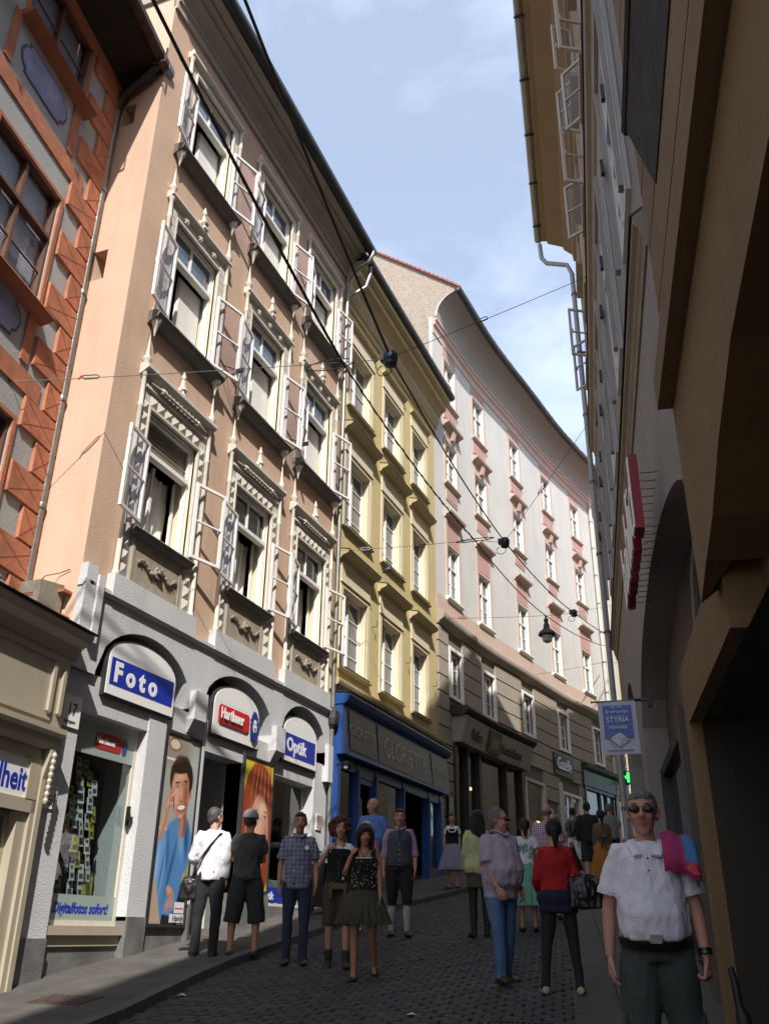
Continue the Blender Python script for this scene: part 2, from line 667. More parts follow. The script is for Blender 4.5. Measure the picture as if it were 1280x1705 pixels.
# left pavement
mb = MB()
ys = [-20 + i * .8 for i in range(110)]
for a, b in zip(ys[:-1], ys[1:]):
    mb.quad((-3, a, G * a + .08), (kx(a), a, G * a + .08), (kx(b), b, G * b + .08), (-3, b, G * b + .08))
pav = tag(build(mb, 'pavement', ASPH), kind='structure')
kerb = thing('kerb', 'granite kerb along the left pavement', None, (0, 0, 0))
del kerb['category']
del kerb['label']
kerb['kind'] = 'structure'
y = 5.0
KM = []
while y < 40:
    L_ = .95
    xa, xb = kx(y), kx(y + L_)
    m = MB()
    g_ = .008
    wv = .16
    p = [(xa, y + g_), (xb, y + L_ - g_)]
    m.hexa([(xa - .0, y + g_, G * y - .06), (xa + wv, y + g_, G * y - .06), (xb + wv, y + L_ - g_, G * (y + L_) - .06), (xb, y + L_ - g_, G * (y + L_) - .06),
            (xa - .0, y + g_, G * y + .092), (xa + wv - .02, y + g_, G * y + .088), (xb + wv - .02, y + L_ - g_, G * (y + L_) + .088), (xb, y + L_ - g_, G * (y + L_) + .092)])
    build(m, 'kerb_stone', KERB, kerb)
    y += L_
# access cover and patch in the left pavement, right hand slabs
mb = MB()
for a in range(-20, 60):
    xa = slabx(a) if a < 19 else slabx(19) + .6 * (a - 19)
    xb = slabx(a + 1) if a + 1 < 19 else slabx(19) + .6 * (a + 1 - 19)
    mb.quad((xa, a, G * a - .006), (16, a, G * a - .006), (16, a + 1, G * (a + 1) - .006), (xb, a + 1, G * (a + 1) - .006))
pav2 = tag(build(mb, 'pavement', ROADB), kind='structure')
y = 5.5
while y < 19:
    h_ = .62
    for c0, c1 in ((0, .42), (.42, .86), (.86, 1.45)):
        yo = y + (.0 if c0 != .42 else .28)
        xa = slabx(yo) + c0
        xb = min(slabx(yo) + c1, rw(yo) + .5)
        m = MB()
        q = .007
        sh = -.18 * h_
        dz = random.uniform(-.002, .003)
        m.hexa([(xa + q, yo + q, G * yo - .02), (xb - q, yo + q, G * yo - .02), (xb - q + sh, yo + h_ - q, G * (yo + h_) - .02), (xa + q + sh, yo + h_ - q, G * (yo + h_) - .02),
                (xa + q, yo + q, G * yo + .004 + dz), (xb - q, yo + q, G * yo + .004 + dz), (xb - q + sh, yo + h_ - q, G * (yo + h_) + .004 + dz), (xa + q + sh, yo + h_ - q, G * (yo + h_) + .004 + dz)])
        build(m, 'paving_slab', SLAB, pav2)
    y += h_
# drain grate at the bottom of the picture
dr = thing('drain_grate', 'iron drain grate set in the street beside the pale slabs', 'drain grate', (5.55, 8.25, G * 8.25))
dr.rotation_euler = (tilt, 0, 0)
m = MB()
m.box(-.3, .3, -.2, -.17, -.03, .012).box(-.3, .3, .17, .2, -.03, .012).box(-.3, -.27, -.17, .17, -.03, .012).box(.27, .3, -.17, .17, -.03, .012)
build(m, 'frame', BLACKM, dr)
for i in range(11):
    m = MB()
    m.box(-.25 + i * .047, -.232 + i * .047, -.17, .17, -.02, .008)
    build(m, 'bar', ZINCD, dr)

for (x_, y_, lb) in ((4.55, 8.5, 'small scrap of white paper on the setts left of the drain grate'), (1.95, 8.9, 'crumpled white paper scrap by the kerb at lower left')):
    m = MB()
    m.add([(-.04, -.03, .012), (.02, -.04, .02), (.045, .01, .008), (.0, .04, .022), (-.04, .02, .01), (0, 0, .03)], [(0, 1, 5), (1, 2, 5), (2, 3, 5), (3, 4, 5), (4, 0, 5)])
    o = build(m, 'paper_scrap', WHITEP)
    o.location = (x_, y_, G * y_)
    tag(o, lb, 'litter', 'paper scraps on the street')
mc = thing('cover_plate', 'rusty iron cover plate let into the left pavement', 'cover plate', (1.12, 8.15, G * 8.15 + .082))
mc.rotation_euler = (math.atan(G), 0, 0)
RUST = mat('rusty_iron', (.07, .045, .035), .7, .4, 12, .4, 60)
build(MB().box(-.3, .3, -.2, .2, -.01, .006), 'plate', RUST, mc)
for i in range(7):
    build(MB().box(-.27 + i * .083, -.245 + i * .083, -.17, .17, .006, .012), 'rib', RUST, mc)
# ================================================================== PINK BUILDING (No 17)
pb = thing('town_house', 'salmon pink town house with gothic window surrounds and white arcaded ground floor', 'building', (0, 0, 0), LW)
Y0, Y1 = 8.66, 16.5
wx = [10.2, 12.85, 15.32]        # window axes on the facade
wx = [10.20, 12.83, 15.28]
SILL = [6.95, 10.5, 14.05]
OPH = [1.92, 2.1, 2.02]
hw = .68
holes = []
for x in wx:
    for z, h in zip(SILL, OPH):
        holes.append((x - hw, x + hw, z, z + h))
mb = MB()
mb.wall(Y0, Y1, 5.83, 17.3, holes, 0, .34, 0, 1)
build(mb, 'wall', [PINK, CREAM], pb)
# side wall facing the camera, gable and roof
mb = MB()
mb.wall(0, 9, 0, 17.6, [(.52, .78, 10.85, 11.42), (.48, .74, 14.15, 14.62)], 0, .35)
mb.v = [(Y0 + y_, x_, z_) for x_, y_, z_ in mb.v]
mb.quad((Y0, 0, 17.6), (Y0, .0, 17.61), (Y0, 5, 22.5), (Y0, 9, 17.6))
build(mb, 'side_wall', PINKS, pb)
mb = MB()
mb.prism([(Y0 + .36, 0), (Y0 + .4, 0), (Y0 + .4, 17.5), (Y0 + .36, 17.5)], .45, 8.9)
mb.box(Y1 - .05, Y1, .4, 9, 0, 17.2)
mb.box(Y0, Y1, 8.9, 9, 0, 17.2)
build(mb, 'back_wall', PINKS, pb)
mb = MB()
mb.hexa([(Y0 - .05, -.72, 17.62), (Y1 + .05, -.72, 17.62), (Y1 + .05, 5, 22.6), (Y0 - .05, 5, 22.6), (Y0 - .05, -.72, 17.72), (Y1 + .05, -.72, 17.72), (Y1 + .05, 5, 22.75), (Y0 - .05, 5, 22.75)])
mb.hexa([(Y0 - .05, 5, 22.6), (Y1 + .05, 5, 22.6), (Y1 + .05, 9.2, 17.6), (Y0 - .05, 9.2, 17.6), (Y0 - .05, 5, 22.75), (Y1 + .05, 5, 22.75), (Y1 + .05, 9.2, 17.7), (Y0 - .05, 9.2, 17.7)])
build(mb, 'roof', SLATE, pb)
# eaves cornice: stepped and coved mouldings
prof = [(0, 16.85), (-.06, 16.85), (-.06, 17.0), (-.10, 17.03), (-.10, 17.12), (-.2, 17.22), (-.3, 17.27), (-.3, 17.36), (-.42, 17.40), (-.42, 17.46), (-.58, 17.5), (-.58, 17.64), (0, 17.64)]
EAVE = mat('grey_beige_cornice', (.36, .32, .28), .85, .08, 2, .1, 40, dirt=.25)
build(MB().sweep(prof, Y0, Y1), 'eaves_cornice', EAVE, pb)
build(MB().sweep([(0, 16.95), (0, 17.64), (.9, 17.64), (.9, 17.2), (.02, 17.2)], Y0 - .06, Y0 - .005), 'side_cornice', EAVE, pb)
gut = [( -.60, 17.60), (-.60, 17.50), (-.64, 17.45), (-.70, 17.43), (-.77, 17.46), (-.80, 17.52), (-.80, 17.62), (-.78, 17.62), (-.77, 17.53), (-.70, 17.46), (-.63, 17.52), (-.62, 17.60)]
build(MB().sweep(gut, Y0 - .03, Y1 + .12), 'gutter', ZINCD, pb)


def casement(parent, wdt, hgt, hinge, ang, z0, glz=True, fr=.045, bars=1, mm=WHITEP, y=0.0, name='casement'):
    """open window leaf; hinge = (x), ang = opening angle with the outside normal handled by sign; returns the leaf"""
    side = 1 if wdt > 0 else -1
    W_ = abs(wdt)
    m = MB()
    t = .022
    m.box(0, fr, -t, t, 0, hgt).box(W_ - fr, W_, -t, t, 0, hgt).box(fr, W_ - fr, -t, t, 0, fr).box(fr, W_ - fr, -t, t, hgt - fr, hgt)
    for b in range(bars):
        zz = hgt * (b + 1) / (bars + 1)
        m.box(fr, W_ - fr, -t * .8, t * .8, zz - .013, zz + .013)
    m.box(W_ - .06, W_ - .035, -.05, -t, hgt * .5 - .05, hgt * .5 + .05)
    if side < 0:
        m.v = [(-x, yy, zz) for x, yy, zz in m.v]
        m.f = [tuple(reversed(f)) for f in m.f]
    o = build(m, name, mm, parent)
    o.location = (hinge, y, z0)
    o.rotation_euler = (0, 0, ang)
    return o


PYR = None


def diamond(parent, x, z, w_, h_):
    global PYR
    if PYR is None:
        m = MB()
        m.box(-.49, .49, -.0, .3, -.49, .49).pyramid(-.49, .49, -.49, .49, -.0, .5)
        PYR = build(m, 'diamond_block', STONE, parent)
        o = PYR
    else:
        o = inst(PYR, parent)
    o.location = (x, -.035, z)
    o.scale = (w_, .075, h_)
    return o


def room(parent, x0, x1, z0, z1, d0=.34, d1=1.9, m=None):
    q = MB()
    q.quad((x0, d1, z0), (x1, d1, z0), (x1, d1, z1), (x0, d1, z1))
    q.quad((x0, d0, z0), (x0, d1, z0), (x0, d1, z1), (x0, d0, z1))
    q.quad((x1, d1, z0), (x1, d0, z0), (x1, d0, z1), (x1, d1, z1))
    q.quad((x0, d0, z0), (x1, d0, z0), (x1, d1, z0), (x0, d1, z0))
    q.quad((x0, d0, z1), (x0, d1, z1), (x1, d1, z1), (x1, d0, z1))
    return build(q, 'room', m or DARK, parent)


def curtain(parent, x0, x1, z0, z1, y, rnd, gather=0.0, amp=.035):
    m = MB()
    n = 26
    k = 7
    ph = rnd.uniform(0, 6)
    vs = []
    for j in range(k + 1):
        t = j / k
        for i in range(n + 1):
            u = i / n
            xx = x0 + (x1 - x0) * (u ** (1 + gather * (1 - t)))
            yy = y + amp * math.sin(u * 34 + ph + math.sin(t * 3) * .8) * (1 - .5 * t) + .012 * math.sin(u * 71 + t * 5)
            vs.append((xx, yy, z0 + (z1 - z0) * t))
    fs = [(j * (n + 1) + i, j * (n + 1) + i + 1, (j + 1) * (n + 1) + i + 1, (j + 1) * (n + 1) + i) for j in range(k) for i in range(n)]
    m.add(vs, fs)
    return build(m, 'curtain', CURT, parent, smooth=True)


def colonette(parent, x, z0, z1, kind):
    r = .038
    prof = [(r * 1.35, 0), (r * 1.35, .06), (r, .09), (r, (z1 - z0) * .80), (r * 1.25, (z1 - z0) * .80 + .02), (r * 1.25, (z1 - z0) * .80 + .05), (r * .95, (z1 - z0) * .80 + .08), (r * .95, z1 - z0 - .10), (r * 1.5, z1 - z0 - .06), (r * 1.7, z1 - z0)]
    if kind == 1:      # pinnacle
        prof += [(r * 1.25, z1 - z0 + .03), (r * 1.1, z1 - z0 + .10), (r * 1.9, z1 - z0 + .15), (r * 1.9, z1 - z0 + .20), (r * .95, z1 - z0 + .24), (r * .75, z1 - z0 + .32), (r * .2, z1 - z0 + .60), (.001, z1 - z0 + .63)]
    else:
        prof += [(r * 1.7, z1 - z0 + .05), (r * 1.0, z1 - z0 + .08), (r * 1.15, z1 - z0 + .13), (r * .3, z1 - z0 + .2), (.001, z1 - z0 + .22)]
    m = MB().lathe(prof, (x, -.055, z0), 10)
    return build(m, 'colonette', STONE, parent, smooth=True)


def vine(m, x0, x1, z, y, rnd, h=.09):
    """carved stem with leaves"""
    n = 16
    pts = []
    for i in range(n + 1):
        t = i / n
        pts.append((x0 + (x1 - x0) * t, y, z + h * .45 * math.sin(t * 14)))
    m.tube(pts, [.012 + .012 * math.sin(PI * i / n) for i in range(n + 1)], 5)
    for i in range(1, n):
        px, _, pz = pts[i]
        a = rnd.uniform(0, PI)
        s = .05 * (1.2 - abs(i / n - .5))
        dx, dz = math.cos(a) * s, math.sin(a) * s
        m.add([(px - dx, y, pz - dz), (px - dz * .5, y - .03, pz + dx * .5), (px + dx, y - .01, pz + dz), (px + dz * .5, y - .03, pz - dx * .5)], [(0, 1, 2, 3), (3, 2, 1, 0)])
        m.sphere((px, y - .015, pz), (.02, .02, .02), 5, 4)
    return m


def pink_window(ix, fl):
    cx = wx[ix]
    z0 = SILL[fl]
    H_ = OPH[fl]
    rnd = random.Random(ix * 10 + fl)
    wobj = bpy.data.objects.new('window', None)
    COL.objects.link(wobj)
    wobj.parent = pb
    wobj.location = (cx, 0, 0)
    wobj['label'] = ['tall window with diamond blocks and carved panel below', 'middle floor window with panelled surround and pinnacles', 'top floor window with plain hood'][fl]
    room(wobj, -hw - .4, hw + .4, z0 - .1, z0 + H_ + .1)
    # fixed frame
    m = MB()
    f = .06
    ya, yb = .06, .15
    zt = z0 + H_ - .62 if True else 0
    m.box(-hw, -hw + f, ya, yb, z0, z0 + H_).box(hw - f, hw, ya, yb, z0, z0 + H_).box(-hw + f, hw - f, ya, yb, z0 + H_ - f, z0 + H_)
    m.box(-hw + f, hw - f, ya - .03, yb, zt - .035, zt + .035)
    m.box(-hw + f, hw - f, ya - .01, yb, z0, z0 + .05)
    if not (fl == 0 and ix == 0):
        m.box(-.02, .02, ya + .01, yb - .01, zt + .035, z0 + H_ - f)
    build(m, 'frame', WHITEP, wobj)
    if fl == 0 and ix == 0:
        m = MB()
        for k in range(7):
            zz = zt + .06 + k * .07
            m.add([(-hw + f, .10, zz), (hw - f, .10, zz), (hw - f, .14, zz + .045), (-hw + f, .14, zz + .045)], [(0, 1, 2, 3), (3, 2, 1, 0)])
        m.box(-hw + f, hw - f, .145, .17, zt, z0 + H_)
        build(m, 'louvre', STONE, wobj)
    else:
        for sx in (-1, 1):
            a, b = (-hw + f, -.02) if sx < 0 else (.02, hw - f)
            build(MB().box(a, b, .10, .106, zt + .035, z0 + H_ - f), 'pane', GLASSR if fl else GLASSD, wobj)
    # inner sash, half open, and curtains
    m = MB()
    for a, b in ((-hw + f, -hw + f + .05), (hw - f - .05, hw - f)):
        m.box(a, b, .25, .29, z0, zt)
    m.box(-.03, .03, .25, .29, z0, zt)
    build(m, 'inner_sash', WHITEP, wobj)
    if fl == 0:
        curtain(wobj, -hw + .5, hw - .02, z0, zt, .42, rnd, .8)
        curtain(wobj, -hw + .22, -hw + .55, z0, zt - .1, .50, rnd, .3)
    else:
        m = MB().box(-.02, hw - f, .22, .25, z0 + .02, zt - .04)
        build(m, 'blind', CURT, wobj)
        if fl == 1:
            curtain(wobj, -.35, -.05, z0, zt, .45, rnd, .5)
    # outer casements, thrown open against the wall
    lw_ = hw - f + .02
    hh = zt - z0 - .02
    aL = R(-180 + rnd.uniform(33, 46) - 0)
    aR = R(rnd.uniform(-152, -138))
    for sx in (-1, 1):
        if sx < 0:
            o = casement(wobj, lw_, hh, -hw + .02, R(-rnd.uniform(166, 172)), z0 + .03, y=-.11)
        else:
            o = casement(wobj, -lw_, hh, hw - .02, R(rnd.uniform(162, 170)), z0 + .03, y=-.11)
        if not (fl == 0 and sx > 0):
            g = MB().box(.045 * 1, lw_ - .045, -.003, .003, .045, hh - .045)
            if sx > 0:
                g.v = [(-x, a, b) for x, a, b in g.v]
            po = build(g, 'pane', GLASSC, wobj)
            po.location = o.location
            po.rotation_euler = o.rotation_euler
    # surround
    if fl == 0:
        zb, zh = 6.1, 9.42
        m = MB()
        m.box(-.90, -hw, -.03, .03, zb, zh).box(hw, .90, -.03, .03, zb, zh).box(-hw, hw, -.03, .03, z0 + H_, zh)
        m.box(-hw - .03, -hw + .0, -.06, -.03, z0, z0 + H_).box(hw, hw + .03, -.06, -.03, z0, z0 + H_).box(-hw - .03, hw + .03, -.06, -.03, z0 + H_, z0 + H_ + .04)
        m.box(-hw - .02, hw + .02, -.03, .03, zb, z0 - .05)
        build(m, 'surround', STONE, wobj)
        k = 14
        for i in range(k):
            zz = zb + .14 + i * (z0 + H_ + .16 - zb - .1) / k
            for sx in (-1, 1):
                diamond(wobj, sx * (hw + .115), zz, .17, .185)
        for i in range(7):
            diamond(wobj, -.60 + i * .2, z0 + H_ + .14, .19, .18)
        # sloping frieze moulding with a carved spindle
        m = MB()
        m.sweep([(-.03, zh - .27), (-.07, zh - .25), (-.06, zh - .2), (-.02, zh - .2)], -.86, .86)
        m.sweep([(0, zh - .10), (-.10, zh - .04), (-.16, zh), (-.16, zh + .06), (-.02, zh + .10), (0, zh + .1)], -1.0, 1.0)
        build(m, 'hood_moulding', STONE, wobj)
        m = MB()
        for sgn in (-1, 1):
            pts = [(-.55 + .11 * i, -.10, zh - .16 + .05 * sgn * (1 if i % 2 else -1)) for i in range(11)]
            m.tube(pts, .016, 5)
        m.tube([(-.78, -.09, zh - .16), (-.5, -.11, zh - .15), (.5, -.11, zh - .15), (.78, -.09, zh - .16)], [.008, .02, .02, .008], 5)
        for a in (-.5, .5):
            m.sphere((a, -.1, zh - .15), .045, 6, 4)
            m.sphere((a * .87, -.1, zh - .13), .03, 6, 4)
        build(m, 'carved_frieze', STONE, wobj)
        # carved panel below the sill
        m = MB()
        m.box(-.62, .62, -.05, -.031, zb, zb + .05).box(-.62, .62, -.05, -.031, zb + .68, zb + .72).box(-.62, -.57, -.05, -.031, zb + .05, zb + .68).box(.57, .62, -.05, -.031, zb + .05, zb + .68)
        m.box(-.56, .56, -.036, -.031, zb + .05, zb + .68)
        vine(m, -.50, .50, zb + .36, -.06, rnd, .14)
        m.lathe([(.02, -.02), (.07, -.02), (.08, .0), (.05, .02), (.02, .02)], (0, -.06, zb + .36), 10)
        m.tube([(.08 * math.cos(t * .7), -.07, zb + .36 + .08 * math.sin(t * .7)) for t in range(10)], .018, 6)
        build(m, 'carved_panel', STONED, wobj)
        m = MB()
        m.sweep([(.1, z0), (-.13, z0 - .025), (-.16, z0 - .06), (-.12, z0 - .11), (-.05, z0 - .15), (0, z0 - .17), (.1, z0 - .17)], -.78, .78)
        build(m, 'sill', LEAD, wobj)
        build(MB().box(-1.02, 1.02, -.13, 0, 5.78, 6.1), 'pedestal_block', GREYW, wobj)
        colonette(wobj, -.94, zb, zh, 1)
        colonette(wobj, .94, zb, zh, 1)
        m = MB()
        m.lathe([(.07, 0), (.05, .08), (.09, .1), (.05, .16), (.03, .3), (.045, .33), (.01, .46)], (0, -.08, zh + .08), 6)
        for a in (-.07, .07):
            m.sphere((a, -.08, zh + .14), (.05, .04, .06), 6, 4)
        build(m, 'finial', STONE, wobj)
    else:
        zh = z0 + H_ + (.30 if fl == 1 else .22)
        m = MB()
        m.box(-.88, -hw, -.03, .03, z0 + .0, zh).box(hw, .88, -.03, .03, z0 + .0, zh).box(-hw, hw, -.03, .03, z0 + H_, zh)
        m.box(-hw - .03, -hw, -.06, -.03, z0, z0 + H_).box(hw, hw + .03, -.06, -.03, z0, z0 + H_).box(-hw - .03, hw + .03, -.06, -.03, z0 + H_, z0 + H_ + .04)
        build(m, 'surround', STONE, wobj)
        if fl == 1:
            for sx in (-1, 1):
                for i in range(13):
                    zz = z0 + .08 + i * .165
                    build(MB().box(sx * .79 - .075, sx * .79 + .075, -.05, -.031, zz, zz + .15), 'surround_slat', STONE, wobj)
            for a in (-.45, 0, .45):
                m = MB()
                for t in range(6):
                    m.sphere((a + .045 * math.cos(t * 1.05), -.06, zh - .14 + .045 * math.sin(t * 1.05)), .024, 5, 4)
                m.sphere((a, -.07, zh - .14), .03, 5, 4)
                build(m, 'rosette', STONE, wobj)
            m = MB().lathe([(.09, 0), (.06, .07), (.10, .12), (.05, .17), (.03, .3), (.05, .34), (.01, .5)], (0, -.08, zh + .06), 6)
            for a in (-.09, .09):
                m.sphere((a, -.08, zh + .12), (.06, .05, .06), 6, 4)
            build(m, 'finial', STONE, wobj)
        m = MB()
        m.sweep([(0, zh - .06), (-.06, zh - .03), (-.13, zh), (-.13, zh + .05), (-.02, zh + .1), (0, zh + .1)], -.98, .98)
        build(m, 'hood_moulding', STONE, wobj)
        # rounded sill on cone corbels
        m = MB()
        m.sweep([(.1, z0), (-.10, z0 - .01), (-.20, z0 - .04), (-.22, z0 - .09), (-.19, z0 - .14), (-.11, z0 - .19), (-.05, z0 - .20), (0, z0 - .26), (.1, z0 - .26)], -1.0, 1.0)
        build(m, 'sill', LEAD, wobj)
        for sx in (-1, 1):
            build(MB().lathe([(.004, -.46), (.025, -.36), (.05, -.26), (.075, -.22), (.09, -.18), (.09, -.15)], (sx * .90, -.09, z0), 8), 'corbel', STONE, wobj, smooth=True)
            colonette(wobj, sx * .92, z0 + .0, zh, 1 if fl == 1 else 0)
    return wobj


for ix in range(3):
    for fl in range(3):
        pink_window(ix, fl)

# ground floor: white arcade band with three arched recesses
def arch_band(xa, xb, zt, arches, y=-.06):
    """wall above arches; arches = (x0, x1, zspring, zapex)"""
    m = MB()
    edges = sorted([xa, xb] + [a[0] for a in arches] + [a[1] for a in arches])
    ybk = .30
    cur = xa
    for (a, b, zs, za) in arches:
        m.quad((cur, y, 4.7), (a, y, 4.7), (a, y, zt), (cur, y, zt))
        n = 16
        rise = za - zs
        wd = (b - a) / 2
        pts = []
        for i in range(n + 1):
            t = -1 + 2 * i / n
            pts.append((a + (b - a) * i / n, zs + rise * math.sqrt(max(0, 1 - t * t))))
        for (p, q) in zip(pts[:-1], pts[1:]):
            m.quad((p[0], y, p[1]), (q[0], y, q[1]), (q[0], y, zt), (p[0], y, zt))
            m.quad((p[0], y, p[1]), (p[0], ybk, p[1]), (q[0], ybk, q[1]), (q[0], y, q[1]))
            m.quad((p[0], ybk, 4.55), (q[0], ybk, 4.55), (q[0], ybk, q[1]), (p[0], ybk, p[1]))
        m.quad((a, y, 4.7), (a, ybk, 4.7), (a, ybk, zs), (a, y, zs))
        m.quad((b, ybk, 4.7), (b, y, 4.7), (b, y, zs), (b, ybk, zs))
        cur = b
    m.quad((cur, y, 4.7), (xb, y, 4.7), (xb, y, zt), (cur, y, zt))
    m.quad((xa, y, 4.7), (xa, y, zt), (xa, .0, zt), (xa, 0, 4.7))
    return m


ARCH = [(9.15, 11.38, 4.75, 5.50), (11.72, 14.03, 4.85, 5.56), (14.36, 16.28, 4.95, 5.62)]
build(arch_band(8.66, 16.5, 5.80, ARCH), 'arcade_band', GREYW, pb)
build(MB().sweep([(0, 5.74), (-.09, 5.74), (-.12, 5.78), (-.12, 5.83), (0, 5.84)], 8.62, 16.5), 'string_course', GREYW, pb)
# capitals between the arches
for x in (11.55, 14.195):
    m = MB()
    m.hexa([(x - .10, -.02, 4.42), (x + .10, -.02, 4.42), (x + .10, .3, 4.42), (x - .10, .3, 4.42), (x - .17, -.16, 4.60), (x + .17, -.16, 4.60), (x + .17, .3, 4.60), (x - .17, .3, 4.60)])
    m.box(x - .17, x + .17, -.16, .3, 4.60, 5.02)
    build(m, 'impost', GREYW, pb)
build(MB().box(16.28, 16.5, -.14, .2, 4.4, 5.1), 'impost', GREYW, pb)
build(MB().box(8.64, 8.84, -.12, .0, 5.15, 6.05).box(8.86, 8.98, -.15, 0, 5.05, 5.95), 'corner_pilaster', GREYW, pb)
# piers
for a, b in ((8.58, 9.05), (10.50, 10.92), (11.92, 11.98), (15.92, 16.5)):
    zb = gz(a)
    m = MB()
    m.box(a, b, -.02, .6, zb + .50, 4.72)
    build(m, 'pier', GREYW, pb)
    build(MB().box(a - .0, b + .0, -.04, .6, zb - .15, zb + .55), 'pier_plinth', PLINTH, pb)
build(MB().box(9.05, 16.4, -.0, .32, 4.25, 4.72), 'lintel', GREYW, pb)
build(MB().box(8.7, 16.4, .3, .35, 4.5, 5.78), 'arch_back', GREYW, pb)
build(MB().box(8.7, 16.45, .36, .42, 0.5, 5.8).box(8.7, 16.45, .36, 3.2, 4.6, 4.7), 'ceiling', DARK, pb) if False else None
# shop interior
m = MB()
m.quad((8.7, 3.5, 1), (16.45, 3.5, 1), (16.45, 3.5, 4.7), (8.7, 3.5, 4.7))
m.quad((8.7, .6, 1), (8.7, 3.5, 1), (8.7, 3.5, 4.7), (8.7, .6, 4.7))
m.quad((16.45, 3.5, 1), (16.45, .6, 1), (16.45, .6, 4.7), (16.45, 3.5, 4.7))
m.quad((8.7, .36, 4.6), (8.7, 3.5, 4.6), (16.45, 3.5, 4.6), (16.45, .36, 4.6))
m.quad((8.7, .36, 1.35), (16.45, .36, 1.9), (16.45, 3.5, 1.9), (8.7, 3.5, 1.35))
build(m, 'shop_interior', mat('shop_interior_paint', (.10, .11, .10), .9, .2, 2), pb)
# ---- display windows, door recess, posters
def ellp(cx, cz, rx, rz, rot=0, n=20, a0=0, a1=360):
    o = []
    full = a1 - a0 >= 360
    for i in range(n if full else n + 1):
        t = R(a0 + (a1 - a0) * i / n)
        x, z = rx * math.cos(t), rz * math.sin(t)
        c, s_ = math.cos(R(rot)), math.sin(R(rot))
        o.append((cx + x * c - z * s_, cz + x * s_ + z * c))
    return o


class Art:
    """flat print made of coloured areas, each a hair above the one below"""
    def __init__(s, step=.0012):
        s.mb = MB()
        s.mats = []
        s.k = 0
        s.step = step

    def col(s, c, rough=.35):
        nm = 'print_%02x%02x%02x' % tuple(int(255 * min(1, x) ** .45) for x in c)
        m = mat(nm, c, rough, .05, 4)
        if m not in s.mats:
            s.mats.append(m)
        return s.mats.index(m)

    def poly(s, pts, c):
        s.k += 1
        y = -s.k * s.step
        s.mb.add([(x, y, z) for x, z in pts], [tuple(range(len(pts)))], s.col(c))
        return s

    def ell(s, cx, cz, rx, rz, c, rot=0, **k):
        return s.poly(ellp(cx, cz, rx, rz, rot, **k), c)

    def rect(s, x0, x1, z0, z1, c):
        return s.poly([(x0, z0), (x1, z0), (x1, z1), (x0, z1)], c)

    def put(s, parent, name='print', loc=(0, 0, 0)):
        o = build(s.mb, name, s.mats, parent)
        o.location = loc
        return o


def shop_window(parent, x0, x1, z0, z1, y, fr, m, glass=GLASS, name='display_window', mull=()):
    f = fr
    q = MB()
    q.box(x0, x0 + f, y - .03, y + .04, z0, z1).box(x1 - f, x1, y - .03, y + .04, z0, z1).box(x0 + f, x1 - f, y - .03, y + .04, z0, z0 + f).box(x0 + f, x1 - f, y - .03, y + .04, z1 - f, z1)
    for t in mull:
        q.box(t - f / 2, t + f / 2, y - .03, y + .04, z0 + f, z1 - f)
    o = build(q, name, m, parent)
    g = build(MB().box(x0 + f, x1 - f, y - .003, y + .003, z0 + f, z1 - f), 'pane', glass, o)
    return o


FROST = mat('frosted_film', (.30, .37, .35), .4, .05, 2)
w1 = shop_window(pb, 9.05, 10.50, 1.80, 4.25, .16, .06, STONE)
build(MB().box(9.11, 10.44, .135, .15, 3.78, 4.19), 'film_band', FROST, w1)
build(MB().box(9.11, 10.44, .135, .15, 1.86, 2.14), 'film_band', FROST, w1)
add_text(w1, 'Digitalfotos sofort!', .165, 9.27, .13, 1.94, BLUES, depth=.004, bold=.003, sx=.82, shear=.18)
a = Art()
a.poly([(9.62, 3.88), (10.12, 3.88), (10.15, 3.92), (10.15, 4.05), (10.12, 4.09), (9.62, 4.09), (9.59, 4.05), (9.59, 3.92)], (.42, .03, .03))
a.ell(10.22, 3.98, .06, .11, (.05, .06, .22))
a.put(w1, 'logo_print', (0, .131, 0))
add_text(w1, 'Hartlauer', .12, 9.62, .123, 3.95, WHITES, depth=.004, bold=.002, sx=.85)
build(MB().box(9.05, 10.50, .0, .5, 1.70, 1.80).box(9.05, 10.50, .05, .5, 1.58, 1.70), 'window_ledge', CREAMP, pb)
build(MB().box(9.05, 10.50, .08, .5, .9, 1.58), 'window_plinth', PLINTH, pb)
build(MB().box(10.415, 10.43, .06, .12, 3.0, 3.25).box(10.38, 10.47, .04, .08, 3.06, 3.12), 'window_lock', BLACKM, w1)
# display inside
rack = thing('display_rack', 'dark rack of white and yellow price cards inside the leftmost shop window', 'display rack', (9.0, 0, 1.2), 0)
rack.location = (0, 0, 0)
rack.rotation_euler = (0, 0, LW)
m = MB()
for z in (2.28, 2.62, 2.95, 3.25):
    m.box(9.15, 10.05, .3, .55, z, z + .015)
m.box(9.2, 9.24, .5, .55, 1.85, 3.6).box(9.95, 9.99, .5, .55, 1.85, 3.6)
m.box(9.12, 10.1, .6, .62, 1.85, 3.75)
build(m, 'shelf', BLACKM, rack)
CARDW = mat('white_price_card', (.80, .80, .78), .5, .05, 3)
CARDY = mat('yellow_price_card', (.62, .52, .03), .5, .05, 3)
CARDP = mat('dark_price_print', (.10, .10, .10), .5, 0)
pc = {}
r_ = random.Random(5)
cards = []
for zz, xs in ((3.42, (9.35, 9.55, 9.78)), (3.2, (9.2, 9.45, 9.65, 9.85)), (3.0, (9.2, 9.48, 9.7, 9.93)), (2.8, (9.5, 9.72, 9.95)), (2.62, (9.3, 9.53, 9.66, 9.95)), (2.3, (9.45, 9.66, 9.85)), (2.12, (9.5, 9.7))):
    for x in xs:
        cards.append((x + r_.uniform(-.02, .02), zz))
